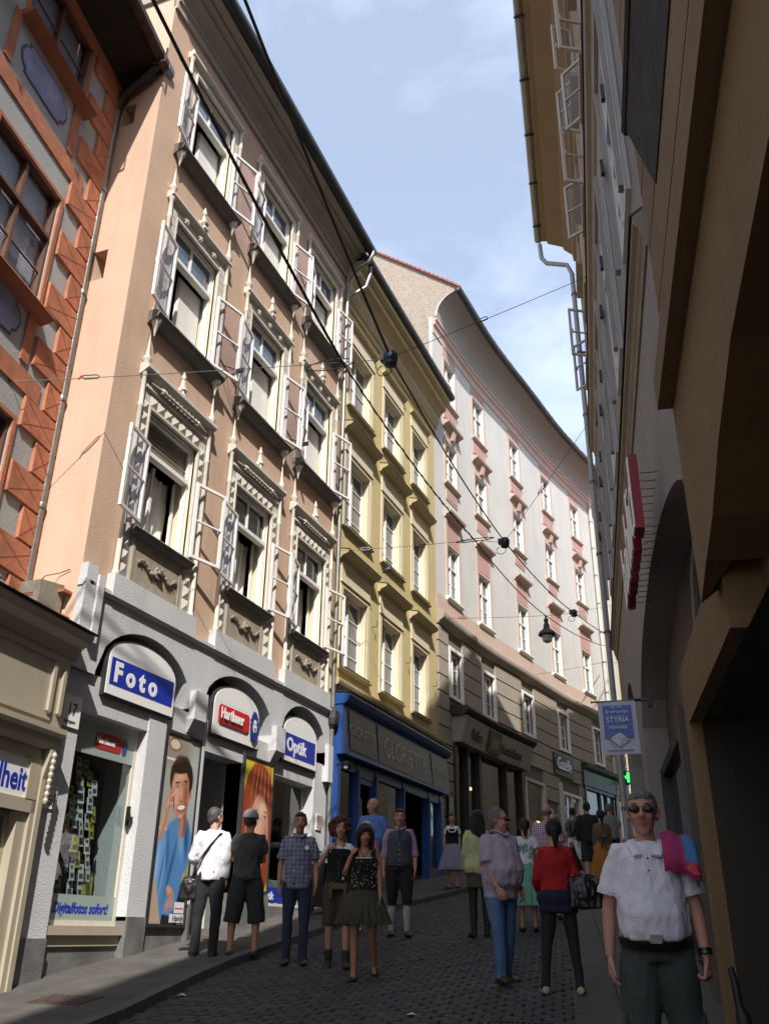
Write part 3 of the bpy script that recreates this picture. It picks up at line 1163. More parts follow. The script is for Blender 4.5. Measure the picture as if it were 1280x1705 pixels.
for zz, xs in ((3.55, (9.3, 9.5, 9.7)), (3.32, (9.3, 9.6, 9.9)), (3.1, (9.35, 9.58, 9.82)), (2.9, (9.3, 9.6, 9.85)), (2.7, (9.4, 9.8)), (2.45, (9.3, 9.5, 9.75, 9.95)), (2.3, (9.25, 10.0)), (2.12, (9.3, 9.9))):
    for x in xs:
        cards.append((x + r_.uniform(-.02, .02), zz))
for x, z in cards:
    yl = r_.random() < .36
    key = yl
    if key not in pc:
        q = MB()
        q.box(-.042, .042, 0, .004, 0, .19)
        q.box(-.03, .03, -.002, 0, .03, .085, 1)
        q.box(-.026, .012, -.002, 0, .13, .165, 1)
        o = build(q, 'price_card', [CARDY if yl else CARDW, CARDP], rack)
        pc[key] = o
    else:
        o = inst(pc[key], rack)
    o.location = (x, .25 + r_.uniform(-.02, .03), z)
    o.scale = (1.15, 1, 1.05)
    o.rotation_euler = (R(-8), 0, R(r_.uniform(-12, 12)))
for i in range(10):
    x, z = r_.uniform(9.2, 9.95), r_.choice((2.295, 2.635, 2.965, 3.265))
    build(MB().box(x, x + .06, .34, .37, z, z + .09), 'mobile_phone', [BLACKM, ZINC, REDS][i % 3], rack)
a = Art()
a.rect(10.0, 10.3, 2.2, 2.45, (.12, .2, .4)).ell(10.1, 2.3, .05, .06, (.5, .3, .2)).rect(10.08, 10.35, 2.16, 2.42, (.6, .55, .1))
a.rect(9.15, 9.35, 2.3, 2.9, (.35, .32, .04)).rect(9.2, 9.55, 3.4, 3.7, (.25, .22, .02))
a.put(rack, 'advert_print', (0, .45, 0))


def airbrush(name, base, blobs, rough=.3):
    """printed picture: soft elliptical areas of ink laid over each other in object x,z"""
    m = bpy.data.materials.new(name)
    m.use_nodes = True
    t = m.node_tree
    p = t.nodes['Principled BSDF']
    p.inputs['Roughness'].default_value = rough
    tcn = t.nodes.new('ShaderNodeTexCoord')
    sp = t.nodes.new('ShaderNodeSeparateXYZ')
    cb = t.nodes.new('ShaderNodeCombineXYZ')
    t.links.new(tcn.outputs['Object'], sp.inputs[0])
    t.links.new(sp.outputs[0], cb.inputs[0])
    t.links.new(sp.outputs[2], cb.inputs[1])
    src = None
    for cx, cz, rx, rz, rot, col, soft in blobs:
        mpn = t.nodes.new('ShaderNodeMapping')
        mpn.vector_type = 'TEXTURE'
        mpn.inputs['Location'].default_value = (cx, cz, 0)
        mpn.inputs['Rotation'].default_value = (0, 0, R(rot))
        mpn.inputs['Scale'].default_value = (rx, rz, 1)
        t.links.new(cb.outputs[0], mpn.inputs[0])
        ln_ = t.nodes.new('ShaderNodeVectorMath')
        ln_.operation = 'LENGTH'
        t.links.new(mpn.outputs[0], ln_.inputs[0])
        mr = t.nodes.new('ShaderNodeMapRange')
        mr.interpolation_type = 'SMOOTHSTEP'
        mr.inputs['From Min'].default_value = 1 + soft * .3
        mr.inputs['From Max'].default_value = max(0, 1 - soft)
        t.links.new(ln_.outputs['Value'], mr.inputs['Value'])
        mm = t.nodes.new('ShaderNodeMixRGB')
        t.links.new(mr.outputs[0], mm.inputs[0])
        if src is None:
            mm.inputs[1].default_value = (*base, 1)
        else:
            t.links.new(src, mm.inputs[1])
        mm.inputs[2].default_value = (*col, 1)
        src = mm.outputs[0]
    t.links.new(src, p.inputs['Base Color'])
    MATS[name] = m
    return m


# big poster: man phoning
po = thing('poster', 'tall poster of a smiling man in blue sweater with phone and laptop', 'poster', (0, 0, 0), LW)
x0, x1, z0, z1 = 10.95, 11.90, 1.80, 4.38
q = MB()
q.box(x0, x0 + .05, -.02, .10, z0, z1).box(x1 - .03, x1, -.02, .10, z0, z1).box(x0 + .05, x1 - .03, -.02, .10, z1 - .05, z1).box(x0 + .05, x1 - .03, -.02, .10, z0, z0 + .04)
build(q, 'frame', ZINCD, po)
build(MB().box(x0 + .05, x1 - .03, .0, .05, z0 + .04, z1 - .05), 'panel', mat('poster_grey', (.36, .38, .38), .35, .1, 2), po)
SK = (.52, .24, .14)
SKD = (.36, .13, .07)
W0, W1_ = x0 + .05, x1 - .03
HK = (.028, .013, .009)
FM = (.50, .235, .145)
FLt = (.70, .40, .27)
FDk = (.26, .10, .06)
blobs = [(11.4, 4.1, .7, .28, 0, (.30, .27, .22), .6), (11.45, 3.985, .7, .022, 0, (.72, .70, .66), .3), (11.2, 3.04, .5, .02, 0, (.66, .64, .6), .3),
         (11.22, 4.20, .17, .10, 0, (.30, .12, .06), .08), (11.22, 4.20, .13, .07, 0, (.62, .58, .5), .08), (11.75, 3.7, .2, .8, 0, (.42, .46, .45), .8),
         (11.72, 2.62, .20, .38, -8, (.33, .34, .13), .2), (11.70, 2.6, .10, .2, 0, (.50, .50, .28), .9), (11.66, 2.12, .30, .24, 0, (.014, .018, .03), .12),
         (11.60, 2.86, .30, .42, 8, (.09, .24, .50), .10), (11.40, 2.52, .34, .70, -4, (.09, .25, .52), .10), (11.60, 2.95, .10, .34, 12, (.17, .38, .68), .9), (11.74, 2.95, .07, .3, 6, (.03, .09, .24), .8),
         (11.42, 2.55, .05, .5, -14, (.035, .11, .28), .9), (11.30, 2.75, .06, .35, 8, (.05, .15, .36), .8),
         (11.12, 2.52, .155, .52, -4, (.15, .35, .66), .12), (11.08, 2.55, .05, .42, -4, (.28, .50, .80), .9), (11.20, 2.5, .03, .45, -8, (.06, .17, .40), .9),
         (11.60, 3.18, .10, .24, 4, FDk, .2), (11.58, 3.10, .055, .24, 2, FM, .6),
         (11.50, 3.76, .245, .27, 10, HK, .10), (11.40, 3.97, .10, .06, 30, (.07, .035, .02), .8), (11.56, 4.0, .08, .04, -10, (.06, .03, .018), .8),
         (11.505, 3.60, .190, .295, 9, FM, .10), (11.42, 3.60, .10, .22, 9, FLt, .9), (11.62, 3.56, .06, .24, 6, FDk, .9), (11.47, 3.78, .13, .06, 8, FLt, .8),
         (11.46, 3.88, .21, .075, 8, HK, .25), (11.69, 3.72, .03, .14, 0, HK, .4), (11.71, 3.60, .022, .06, 0, (.42, .18, .11), .4),
         (11.425, 3.665, .055, .028, 8, (.28, .12, .07), .8), (11.585, 3.70, .05, .026, 6, (.24, .10, .06), .8), (11.425, 3.705, .058, .012, 12, HK, .5), (11.59, 3.742, .052, .012, 2, HK, .5),
         (11.425, 3.66, .030, .010, 8, (.7, .66, .6), .3), (11.43, 3.66, .013, .012, 0, (.03, .02, .015), .3), (11.588, 3.695, .028, .010, 6, (.6, .56, .5), .3), (11.59, 3.695, .012, .012, 0, (.03, .02, .015), .3),
         (11.515, 3.60, .022, .085, -4, (.66, .37, .25), .9), (11.525, 3.53, .042, .028, 6, (.58, .28, .18), .6), (11.53, 3.505, .042, .010, 6, (.22, .07, .05), .7),
         (11.42, 3.50, .05, .06, 0, (.72, .38, .27), .9), (11.64, 3.52, .03, .05, 0, (.44, .18, .11), .9), (11.545, 3.425, .100, .050, 10, (.34, .08, .06), .3), (11.545, 3.435, .082, .028, 10, (.86, .83, .79), .2), (11.55, 3.385, .06, .012, 10, (.52, .16, .13), .5), (11.54, 3.335, .05, .025, 8, FLt, .9),
         (11.13, 3.10, .065, .26, -14, FM, .15), (11.10, 3.12, .03, .22, -14, FLt, .9), (11.215, 3.40, .075, .15, -14, FM, .15), (11.19, 3.40, .035, .12, -14, FLt, .9),
         (11.265, 3.56, .075, .022, 40, FM, .25), (11.275, 3.505, .075, .021, 32, FLt, .5), (11.285, 3.45, .070, .020, 24, FM, .25), (11.28, 3.395, .062, .019, 16, FLt, .5), (11.262, 3.53, .07, .006, 36, FDk, .8), (11.27, 3.475, .07, .006, 28, FDk, .8), (11.27, 3.42, .066, .006, 20, FDk, .8), (11.33, 3.40, .016, .10, 10, (.10, .10, .11), .2),
         (11.46, 2.24, .12, .07, -28, FM, .15), (11.44, 2.27, .08, .04, -28, FLt, .9)]
for k_ in range(4):
    blobs.append((11.40 + .052 * k_, 2.07 + .012 * k_, .021, .11, -16 + 8 * k_, FM, .2))
    blobs.append((11.395 + .052 * k_, 2.07 + .012 * k_, .010, .09, -16 + 8 * k_, FLt, .9))
blobs = [((11.47 + (b[0] - 11.5) * 1.28, 3.56 + (b[1] - 3.6) * 1.2, b[2] * 1.28, b[3] * 1.2) + tuple(b[4:]) if (b[1] > 3.28 and abs(b[0] - 11.55) < .2 and b[2] < .26) else b) for b in blobs]
PM = airbrush('man_poster_print', (.36, .37, .35), blobs)
build(MB().quad((W0, -.0005, z0 + .04), (W1_, -.0005, z0 + .04), (W1_, -.0005, z1 - .05), (W0, -.0005, z1 - .05)), 'photo_print', PM, po)
a = Art()
a.poly([(W0, 1.86), (W0, 2.45), (11.08, 2.42), (11.30, 1.84)], (.48, .35, .26))
a.poly([(11.3, 1.84), (11.7, 1.84), (11.6, 1.93), (11.32, 1.96)], (.02, .02, .025))
a.rect(11.6, 11.85, 1.98, 2.12, (.75, .75, .75)).rect(11.62, 11.83, 2.03, 2.045, (.5, .02, .02)).rect(11.5, 11.85, 1.86, 1.97, (.7, .72, .75))
a.put(po, 'printed_picture', (0, -.001, 0))
add_text(po, 'Handy', .10, 11.52, -.045, 1.88, BLACKM, depth=.003, bold=.002, shear=.25)
build(MB().box(10.92, 11.98, .03, .5, .9, 1.80), 'poster_plinth', PLINTH, pb)

# door recess between posters
q = MB()
q.quad((11.98, .36, 1.2), (11.98, 1.5, 1.2), (11.98, 1.5, 4.5), (11.98, .36, 4.5))
q.quad((13.2, 1.5, 1.2), (13.2, -.02, 1.2), (13.2, -.02, 4.45), (13.2, 1.5, 4.45))
q.quad((11.9, 1.5, 1.2), (13.2, 1.5, 1.2), (13.2, 1.5, 4.5), (11.9, 1.5, 4.5))
q.quad((11.9, .3, 4.45), (11.9, 1.5, 4.45), (13.2, 1.5, 4.45), (13.2, .3, 4.45))
build(q, 'door_recess', GREYW, pb)
dr_ = shop_window(pb, 12.05, 13.1, 1.62, 4.3, 1.42, .09, STONE, GLASSD, 'door')
build(MB().box(12.2, 12.22, 1.3, 1.36, 2.5, 3.0), 'handle', ZINC, dr_)
build(MB().box(11.9, 13.2, .2, 1.5, 1.3, 1.66), 'threshold', PLINTH, pb)
# right wall of recess plinth
build(MB().box(13.18, 14.33, -.03, .45, 1.2, 2.3), 'poster_plinth', PLINTH, pb)
# second poster: woman with red hair
po = thing('poster', 'poster of a smiling woman with long orange red hair on yellow beside the shop door', 'poster', (0, 0, 0), LW)
x0, x1, z0, z1 = 13.22, 14.22, 2.36, 4.40
q = MB()
q.box(x0 - .03, x0, -.05, .02, z0, z1).box(x1, x1 + .03, -.05, .02, z0, z1).box(x0, x1, -.05, .02, z1 - .03, z1)
build(q, 'frame', ZINCD, po)
build(MB().box(x0, x1, -.03, .0, z0, z1 - .03), 'panel', mat('poster_yellow', (.66, .52, .04), .35, .05, 2), po)
HR = (.30, .055, .02)
HL = (.58, .17, .07)
HD_ = (.09, .016, .010)
FW = (.66, .36, .25)
FWL = (.82, .55, .43)
rr = random.Random(8)
blobs = [(13.80, 3.30, .62, 1.08, 4, HR, .06), (13.42, 2.9, .20, .8, -6, HL, .8)]
for k_ in range(26):
    u_ = rr.uniform(0, 1)
    x_ = 13.30 + .85 * u_
    blobs.append((x_, 3.75 - .5 * (1 - u_) + rr.uniform(-.1, .1), rr.uniform(.008, .022), rr.uniform(.3, .6), -22 * (1 - u_) + 6, HL if rr.random() < .6 else HD_, .8))
blobs += [(13.90, 3.30, .28, .52, 2, FW, .10), (13.80, 3.22, .13, .26, 0, FWL, .9), (13.95, 3.6, .16, .12, 0, FWL, .9), (14.10, 3.2, .06, .3, 0, (.42, .18, .11), .9),
          (13.78, 3.50, .085, .045, 4, (.42, .19, .12), .8), (14.06, 3.50, .075, .042, -4, (.40, .18, .11), .8), (13.78, 3.49, .052, .018, 2, (.84, .80, .76), .3), (13.785, 3.49, .020, .020, 0, (.05, .07, .04), .3), (14.06, 3.49, .048, .018, -2, (.80, .76, .72), .3), (14.06, 3.49, .020, .020, 0, (.05, .07, .04), .3),
          (13.78, 3.51, .062, .008, 6, (.05, .015, .01), .5), (14.06, 3.51, .056, .008, -6, (.05, .015, .01), .5), (13.78, 3.575, .08, .012, 8, (.22, .07, .03), .6), (14.06, 3.575, .07, .012, -8, (.22, .07, .03), .6),
          (13.93, 3.38, .025, .13, 0, FWL, .9), (13.93, 3.27, .055, .03, 0, (.74, .43, .31), .7), (13.93, 3.24, .050, .010, 0, (.36, .12, .09), .7),
          (13.92, 3.08, .125, .060, 0, (.50, .07, .07), .3), (13.92, 3.09, .105, .033, 0, (.88, .86, .83), .2), (13.92, 2.95, .08, .03, 0, FWL, .9), (13.92, 2.62, .16, .26, 0, (.50, .24, .15), .3)]
for k_ in range(16):
    x_ = 13.62 + .038 * k_
    blobs.append((x_, 3.98 + rr.uniform(-.05, .03), .016, .34 + rr.uniform(-.08, .06), -14 + 1.4 * k_, (HR, HL, HD_)[k_ % 3], .6))
for k_ in range(8):
    blobs.append((13.52 + .022 * k_, 3.0, .014, .6, -5 + k_, (HL, HR, HD_)[k_ % 3], .7))
blobs = [((13.86 + (b[0] - 13.92) * 1.18, 3.26 + (b[1] - 3.3) * 1.15, b[2] * 1.18, b[3] * 1.15) + tuple(b[4:]) if 27 < q_ else b) for q_, b in enumerate(blobs)]
PW = airbrush('woman_poster_print', (.66, .53, .04), blobs)
build(MB().quad((x0, -.0305, z0), (x1, -.0305, z0), (x1, -.0305, z1 - .03), (x0, -.0305, z1 - .03)), 'photo_print', PW, po)

build(MB().box(13.2, 14.3, .0, .3, 2.3, 4.4), 'poster_backing', GREYW, pb)
# third window
w3 = shop_window(pb, 14.30, 15.92, 2.15, 4.28, .22, .06, STONE)
build(MB().box(14.36, 15.86, .19, .205, 2.2, 2.45), 'film_band', BLUES, w3)
add_text(w3, 'Optik', .18, 14.5, .183, 2.26, WHITES, depth=.003, bold=.003)
build(MB().box(14.30, 15.92, .05, .6, 1.2, 2.15), 'window_plinth', PLINTH, pb)
q = MB()
q.box(14.5, 15.7, .5, .9, 2.2, 2.6).box(14.5, 15.7, .9, .92, 2.6, 3.2)
build(q, 'display_shelf', STONE, pb)


def arch_sign(label, x0, x1, zb, zs, za, artf):
    t = thing('arched_sign', label, 'sign', (0, 0, 0), LW)
    cx, hwid = (x0 + x1) / 2, (x1 - x0) / 2
    n = 14
    top = [(cx + hwid * math.cos(PI * i / n), zs + (za - zs) * math.sin(PI * i / n) ** .85) for i in range(n + 1)]
    poly = [(x0, zb), (x1, zb)] + top
    # dedupe
    build(MB().prism([(x0, zb), (x1, zb)] + top[:-1] + [(x0, zs)], -.055, .28, 0), 'box', ZINCD, t)
    q = MB()
    e = .03
    top2 = [(cx + (hwid - e) * math.cos(PI * i / n), zs + (za - zs - e) * math.sin(PI * i / n) ** .85) for i in range(n + 1)]
    q.prism([(x0 + e, zb + e), (x1 - e, zb + e)] + top2[:-1] + [(x0 + e, zs)], -.068, -.056)
    build(q, 'sign_face', WHITES, t)
    artf(t)
    return t


def foto(t):
    a = Art()
    a.rect(9.44, 10.90, 4.66, 5.02, (.012, .03, .36))
    a.put(t, 'blue_band', (0, -.07, 0))
    add_text(t, 'Foto', .36, 9.52, -.076, 4.72, WHITES, depth=.006, bold=.016, spacing=1.55, sx=1.0)


def hart(t):
    a = Art()
    for i in range(9):
        a.rect(12.16 + i * .11, 12.163 + i * .11, 4.68, 5.06, (.5, .1, .1))
    for i in range(5):
        a.rect(12.14, 13.1, 4.70 + i * .085, 4.703 + i * .085, (.5, .1, .1))
    a.poly([(12.22, 4.72), (13.12, 4.72), (13.17, 4.77), (13.17, 4.96), (13.12, 5.01), (12.22, 5.01), (12.17, 4.96), (12.17, 4.77)], (.55, .012, .02))
    # blue lion-like emblem
    a.ell(13.33, 4.86, .12, .22, (.02, .04, .25))
    rr = random.Random(3)
    for i in range(16):
        t_ = i * 2 * PI / 16
        cx_, cz_ = 13.33 + .12 * math.cos(t_), 4.86 + .21 * math.sin(t_)
        a.ell(cx_, cz_, .035, .05, (.02, .04, .25), rr.uniform(0, 90))
    a.ell(13.32, 4.86, .07, .12, (.8, .8, .8)).ell(13.29, 4.90, .018, .018, (.02, .04, .25)).ell(13.36, 4.90, .018, .018, (.02, .04, .25))
    a.ell(13.325, 4.82, .03, .022, (.02, .04, .25)).ell(13.325, 4.75, .03, .04, (.02, .04, .25)).ell(13.325, 4.68, .045, .05, (.02, .04, .25))
    a.put(t, 'emblem_print', (0, -.07, 0))
    add_text(t, 'Hartlauer', .235, 12.21, -.115, 4.80, WHITES, depth=.006, bold=.007, sx=.80)


def optik(t):
    a = Art()
    a.rect(14.52, 15.80, 4.62, 5.02, (.012, .03, .36))
    a.put(t, 'blue_band', (0, -.07, 0))
    add_text(t, 'Optik', .33, 14.60, -.076, 4.72, WHITES, depth=.006, bold=.010, spacing=1.06, sx=.98)


arch_sign('white arched light box with Foto in white on blue', 9.36, 10.98, 4.50, 4.98, 5.36, foto)
arch_sign('white arched light box with red Hartlauer oval and blue emblem', 12.03, 13.55, 4.50, 5.00, 5.38, hart)
arch_sign('white arched light box with Optik in white on blue', 14.44, 15.90, 4.50, 5.02, 5.40, optik)
# brick tile notice and small signs
t = thing('house_number_plate', 'white plate with number 17 on the grey corner pier', 'sign', (0, 0, 0), LW)
build(MB().box(8.70, 9.02, -.045, -.025, 3.98, 4.36), 'plate', WHITES, t)
add_text(t, '17', .22, 8.77, -.049, 4.12, BLACKM, depth=.003, sx=.8)
add_text(t, 'Sporgasse', .058, 8.735, -.049, 4.03, BLACKM, depth=.003, sx=.9)
t = thing('notice_sign', 'small red and white notice on the pier under the number plate', 'sign', (0, 0, 0), LW)
build(MB().box(8.62, 8.84, -.04, -.022, 3.02, 3.27), 'plate', WHITES, t)
a = Art()
a.rect(8.64, 8.82, 3.24, 3.25, (.5, .02, .03)).rect(8.65, 8.67, 3.05, 3.19, (.5, .02, .03)).rect(8.79, 8.81, 3.05, 3.19, (.5, .02, .03))
for i in range(3):
    a.rect(8.69, 8.77, 3.07 + i * .04, 3.085 + i * .04, (.3, .03, .04) if i < 2 else (.1, .25, .2))
a.put(t, 'print', (0, -.041, 0))
t = thing('notice_sign', 'small square notice with brown print beside the Optik window', 'sign', (0, 0, 0), LW)
build(MB().box(16.05, 16.28, -.04, -.022, 3.50, 3.78), 'plate', WHITES, t)
a = Art()
for i in range(4):
    for j in range(4):
        a.rect(16.075 + i * .048, 16.112 + i * .048, 3.53 + j * .06, 3.575 + j * .06, (.3, .12, .1))
a.put(t, 'print', (0, -.041, 0))
# metal box on the side wall
t = thing('metal_box', 'rusty grey metal box on brackets at the salmon corner above the shop cornice', 'metal box', (-.36, 8.5, 5.32), 0)
m = MB()
m.hexa([(-.17, -.28, 0), (.15, -.28, 0), (.19, .1, 0), (-.2, .1, 0), (-.17, -.28, .38), (.15, -.28, .38), (.19, .1, .42), (-.2, .1, .42)])
build(m, 'housing', mat('rusty_grey_metal', (.22, .19, .15), .6, .35, 6, .2, 30, dirt=.5), t)
build(MB().box(-.12, .06, -.285, -.282, .18, .19).box(-.12, .06, -.285, -.282, .21, .22), 'louvre', REDQD, t)
build(MB().box(-.1, .02, -.286, -.282, .11, .15), 'sticker', WHITES, t)
build(MB().box(-.2, -.17, -.2, .16, -.04, -.0).box(.16, .30, -.05, .16, -.04, -.0).box(.17, .28, .0, .16, .3, .34), 'bracket', TERRA, t)
m = MB().tube([(-.1, -.1, .4), (-.05, .0, .55), (.05, .13, .62), (.2, .14, .66)], .006, 5)
build(m, 'wire', BLACKR, t)

# main downpipe between red and pink house
dp = thing('downpipe', 'grey zinc downpipe in the corner between the red painted house and the salmon house', 'downpipe', (-.78, 8.56, 5.3))
m = MB()
m.tube([(0, 0, 0), (0, 0, 9.0), (-.0, -.0, 9.2)], .062, 10)
build(m, 'pipe', ZINC, dp, smooth=True)
for z in (1.6, 3.3, 5.2, 7.3):
    build(MB().lathe([(.075, 0), (.08, .03), (.08, .06), (.075, .08)], (0, 0, z), 10), 'collar', ZINC, dp)
# hanging bend up to the gutter of the red house
m = MB()
m.tube([(0, 0, 9.15), (.02, -.0, 9.32), (.16, -.02, 9.5), (.40, -.05, 9.62), (.60, -.06, 9.72), (.72, -.06, 9.85), (.74, -.06, 10.05)], .07, 10)
for z_, x_ in ((9.56, .28), (9.69, .53)):
    pass
build(m, 'swan_neck', ZINCD, dp, smooth=True)

# ================================================================== RED HOUSE (left edge)
AZR = -10
rb = thing('painted_house', 'red and grey painted house with blue fresco panels and brown windows at the left edge', 'building', (-.81, 8.655, 0), frame_rot(AZR))
rwin = []
for xx in (-1.83, -4.0, -6.2):
    for zz in (9.52, 13.5):
        rwin.append((xx - .78, xx + .78, zz, zz + 1.98))
    rwin.append((xx - .78, xx + .78, 5.7, 7.75))
build(MB().wall(-9, 0, 0, 15.6, rwin, 0, .26), 'wall', GREYP, rb)
m = MB()
m.box(-9, 0, 8.8, 9, 0, 15.6).box(-9, -8.8, .3, 8.8, 0, 15.6).box(-.1, 0, .1, 8.8, 0, 15.6)
build(m, 'back_wall', GREYP, rb)
m = MB()
m.hexa([(-9.2, -.72, 15.28), (-.02, -.72, 15.28), (-.02, 5, 19.5), (-9.2, 5, 19.5), (-9.2, -.72, 15.40), (-.02, -.72, 15.40), (-.02, 5, 19.7), (-9.2, 5, 19.7)])
build(m, 'roof', SLATE, rb)
build(MB().box(-9, -.02, -.03, 0, 14.72, 15.0), 'frieze_board', REDQ, rb)
build(MB().sweep([(0, 15.0), (-.12, 15.0), (-.18, 15.12), (-.70, 15.2), (-.70, 15.26), (0, 15.5)], -9, .02), 'eaves_soffit', mat('dark_timber_soffit', (.03, .024, .02), .8, .3, 5), rb)
g2 = [(y_ + .26, z_ + .03) for y_, z_ in [(-.93, 15.32), (-.93, 15.2), (-.97, 15.14), (-1.04, 15.12), (-1.11, 15.15), (-1.15, 15.22), (-1.15, 15.34), (-1.13, 15.34), (-1.12, 15.23), (-1.04, 15.15), (-.96, 15.22), (-.95, 15.32)]]
gm = mat('brown_copper_gutter', (.10, .055, .03), .4, .4, 4, .1, 30, metal=.7, dirt=.4)
build(MB().sweep(g2, -9, .0), 'gutter', gm, rb)
build(MB().sweep([(y_ * 1.03 + .02, z_ + .0) for y_, z_ in g2], -.16, .03), 'gutter_end', ZINC, rb)
for i in range(5):
    build(MB().box(-.4 - i * 1.6, -.37 - i * 1.6, -.92, -.66, 15.12, 15.15).box(-.4 - i * 1.6, -.37 - i * 1.6, -.94, -.92, 15.12, 15.44), 'gutter_bracket', ZINCD, rb)


def red_window(x, z, h, blind=True):
    wo = bpy.data.objects.new('window', None)
    COL.objects.link(wo)
    wo.parent = rb
    wo.location = (x, 0, z)
    H = .78
    q = MB()
    q.box(-H - .07, -H, -.03, 0, -.08, h + .06).box(H, H + .07, -.03, 0, -.08, h + .06).box(-H, H, -.03, 0, h, h + .06)
    build(q, 'surround', REDQ, wo)
    q = MB()
    f = .05
    q.box(-H, -H + f, .02, .12, 0, h).box(H - f, H, .02, .12, 0, h).box(-H + f, H - f, .02, .12, 0, f).box(-H + f, H - f, .02, .12, h - f, h)
    q.box(-.03, .03, .03, .12, f, h - f).box(-H + f, H - f, .0, .12, h * .62 - .03, h * .62 + .03)
    q.box(-H + f, -.04, .05, .08, h * .30, h * .30 + .02).box(.04, H - f, .05, .08, h * .30, h * .30 + .02)
    build(q, 'frame', BROWNW, wo)
    for a_, b_ in ((-H + f, -.04), (.04, H - f)):
        for c_, d_ in ((f, h * .62 - .04), (h * .62 + .04, h - f)):
            build(MB().box(a_, b_, .09, .094, c_, d_), 'pane', GLASSC, wo)
    q = MB()
    n = int(h / .045)
    for i in range(n):
        zz = .05 + i * .045
        q.add([(-H + f, .14, zz), (H - f, .14, zz), (H - f, .145, zz + .037), (-H + f, .145, zz + .037)], [(0, 1, 2, 3)])
    build(q, 'venetian_blind', BLINDM, wo)
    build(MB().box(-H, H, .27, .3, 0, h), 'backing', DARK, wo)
    build(MB().sweep([(.0, -.06), (-.20, -.06), (-.22, -.10), (-.10, -.16), (0, -.18)], -H - .12, H + .16), 'sill', mat('red_sill', (.27, .09, .05), .7, .2, 4), wo)
    return wo


red_window(-1.83, 9.52, 1.98)
red_window(-1.83, 13.5, 1.98)
red_window(-1.83, 5.7, 2.05)
red_window(-4.0, 9.52, 1.98)
red_window(-4.0, 13.5, 1.98)
# horizontal red bands
for z_, h_ in ((12.02, .30), (8.22, .30), (11.72, .0)):
    if h_:
        build(MB().box(-9, -.62, -.025, 0, z_, z_ + h_), 'band', REDQ, rb)
for xx in (-1.9, -4.4):
    for zz in (12.42, 8.62):
        # fresco panel in a red frame
        build(MB().box(xx - .95, xx - .78, -.022, 0, zz, zz + .95), 'panel_frame', REDQ, rb)
        build(MB().box(xx + .72, xx + .90, -.022, 0, zz, zz + .95), 'panel_frame', REDQ, rb)
        pts = []
        for i in range(28):
            t_ = 2 * PI * i / 28
            c_, s_ = math.cos(t_), math.sin(t_)
            px = .60 * (abs(c_) ** .45) * (1 if c_ > 0 else -1)
            pz = .27 * (abs(s_) ** .45) * (1 if s_ > 0 else -1)
            if abs(abs(px) - .6) < .12:
                px *= .88 + .1 * math.cos(t_ * 6)
            pts.append((xx - .03 + px, zz + .45 + pz))
        build(MB().prism([(xx - .03 + (p[0] - xx + .03) * 1.07, zz + .45 + (p[1] - zz - .45) * 1.12) for p in pts], -.012, 0), 'panel_border', mat('dark_blue_outline', (.09, .09, .16), .9, .3, 6), rb)
        build(MB().prism(pts, -.018, 0), 'fresco_panel', FRESCO, rb)
# quoins: long and short incised stones
qk = {}
for i in range(26):
    z_ = 4.9 + i * .4775 - 0.02
    long_ = i % 2 == 0
    if z_ > 14.9:
        break
    L_ = .92 if long_ else .50
    h_ = .455
    if long_ not in qk:
        q = MB()
        c = .03
        q.hexa([(-L_, 0, 0), (0, 0, 0), (0, 0, h_), (-L_, 0, h_), (-L_ + .01, -.045, .01), (0, -.045, .01), (0, -.045, h_ - .01), (-L_ + .01, -.045, h_ - .01)])
        q.f = [tuple(f) for f in q.f]
        # incised diagonals as thin dark inlays
        d_ = .006
        def line(ax, az_, bx, bz_):
            dx, dz = bx - ax, bz_ - az_
            l = math.hypot(dx, dz)
            nx, nz = -dz / l * d_, dx / l * d_
            q.add([(ax - nx, -.047, az_ - nz), (bx - nx, -.047, bz_ - nz), (bx + nx, -.047, bz_ + nz), (ax + nx, -.047, az_ + nz)], [(0, 1, 2, 3)], 1)
        cx_ = -L_ / 2
        line(-L_ + .04, .04, cx_, h_ / 2)
        line(cx_, h_ / 2, -.04, h_ - .04)
        line(-L_ + .04, h_ - .04, cx_, h_ / 2)
        line(cx_, h_ / 2, -.04, .04)
        o = build(q, 'quoin_stone', [REDQ, REDQD], rb)
        qk[long_] = o
    else:
        o = inst(qk[long_], rb)
    o.location = (0, 0, z_)

# cream shop front under the red house
sf = thing('storefront', 'cream timber shop front with rounded panels and blue lettering at the lower left edge', 'shop front', (.04, 8.42, 0), frame_rot(-6))
m = MB()
m.sweep([(.5, 4.72), (-.17, 4.72), (-.18, 4.78), (-.22, 4.86), (-.32, 4.92), (-.36, 4.98), (-.36, 5.02), (.5, 5.14)], -6, .20)
build(m, 'cornice', CREAMP, sf)
build(MB().sweep([(.5, 5.15), (-.38, 5.03), (-.39, 5.05), (.5, 5.18)], -6.0, .24), 'cornice_flashing', ZINCD, sf)
build(MB().box(-6, .10, -.16, .5, 3.86, 4.72), 'fascia', CREAMP, sf)
m = MB()
m.box(-5.9, -.16, -.18, -.161, 3.93, 3.96).box(-5.9, -.16, -.18, -.161, 4.62, 4.65)
m.prism([(-.22, 4.0), (-.19, 4.03), (-.19, 4.55), (-.22, 4.6), (-.25, 4.55), (-.25, 4.03)], -.20, -.161)
m.prism([(-.02, 4.0), (.01, 4.03), (.01, 4.5), (-.02, 4.55), (-.05, 4.5), (-.05, 4.03)], -.20, -.161)
build(m, 'fascia_bead', CREAMP, sf)
build(MB().sweep([(.5, 3.62), (-.16, 3.62), (-.20, 3.68), (-.20, 3.76), (-.26, 3.80), (-.26, 3.86), (.5, 3.86)], -6, .10), 'lower_cornice', CREAMP, sf)
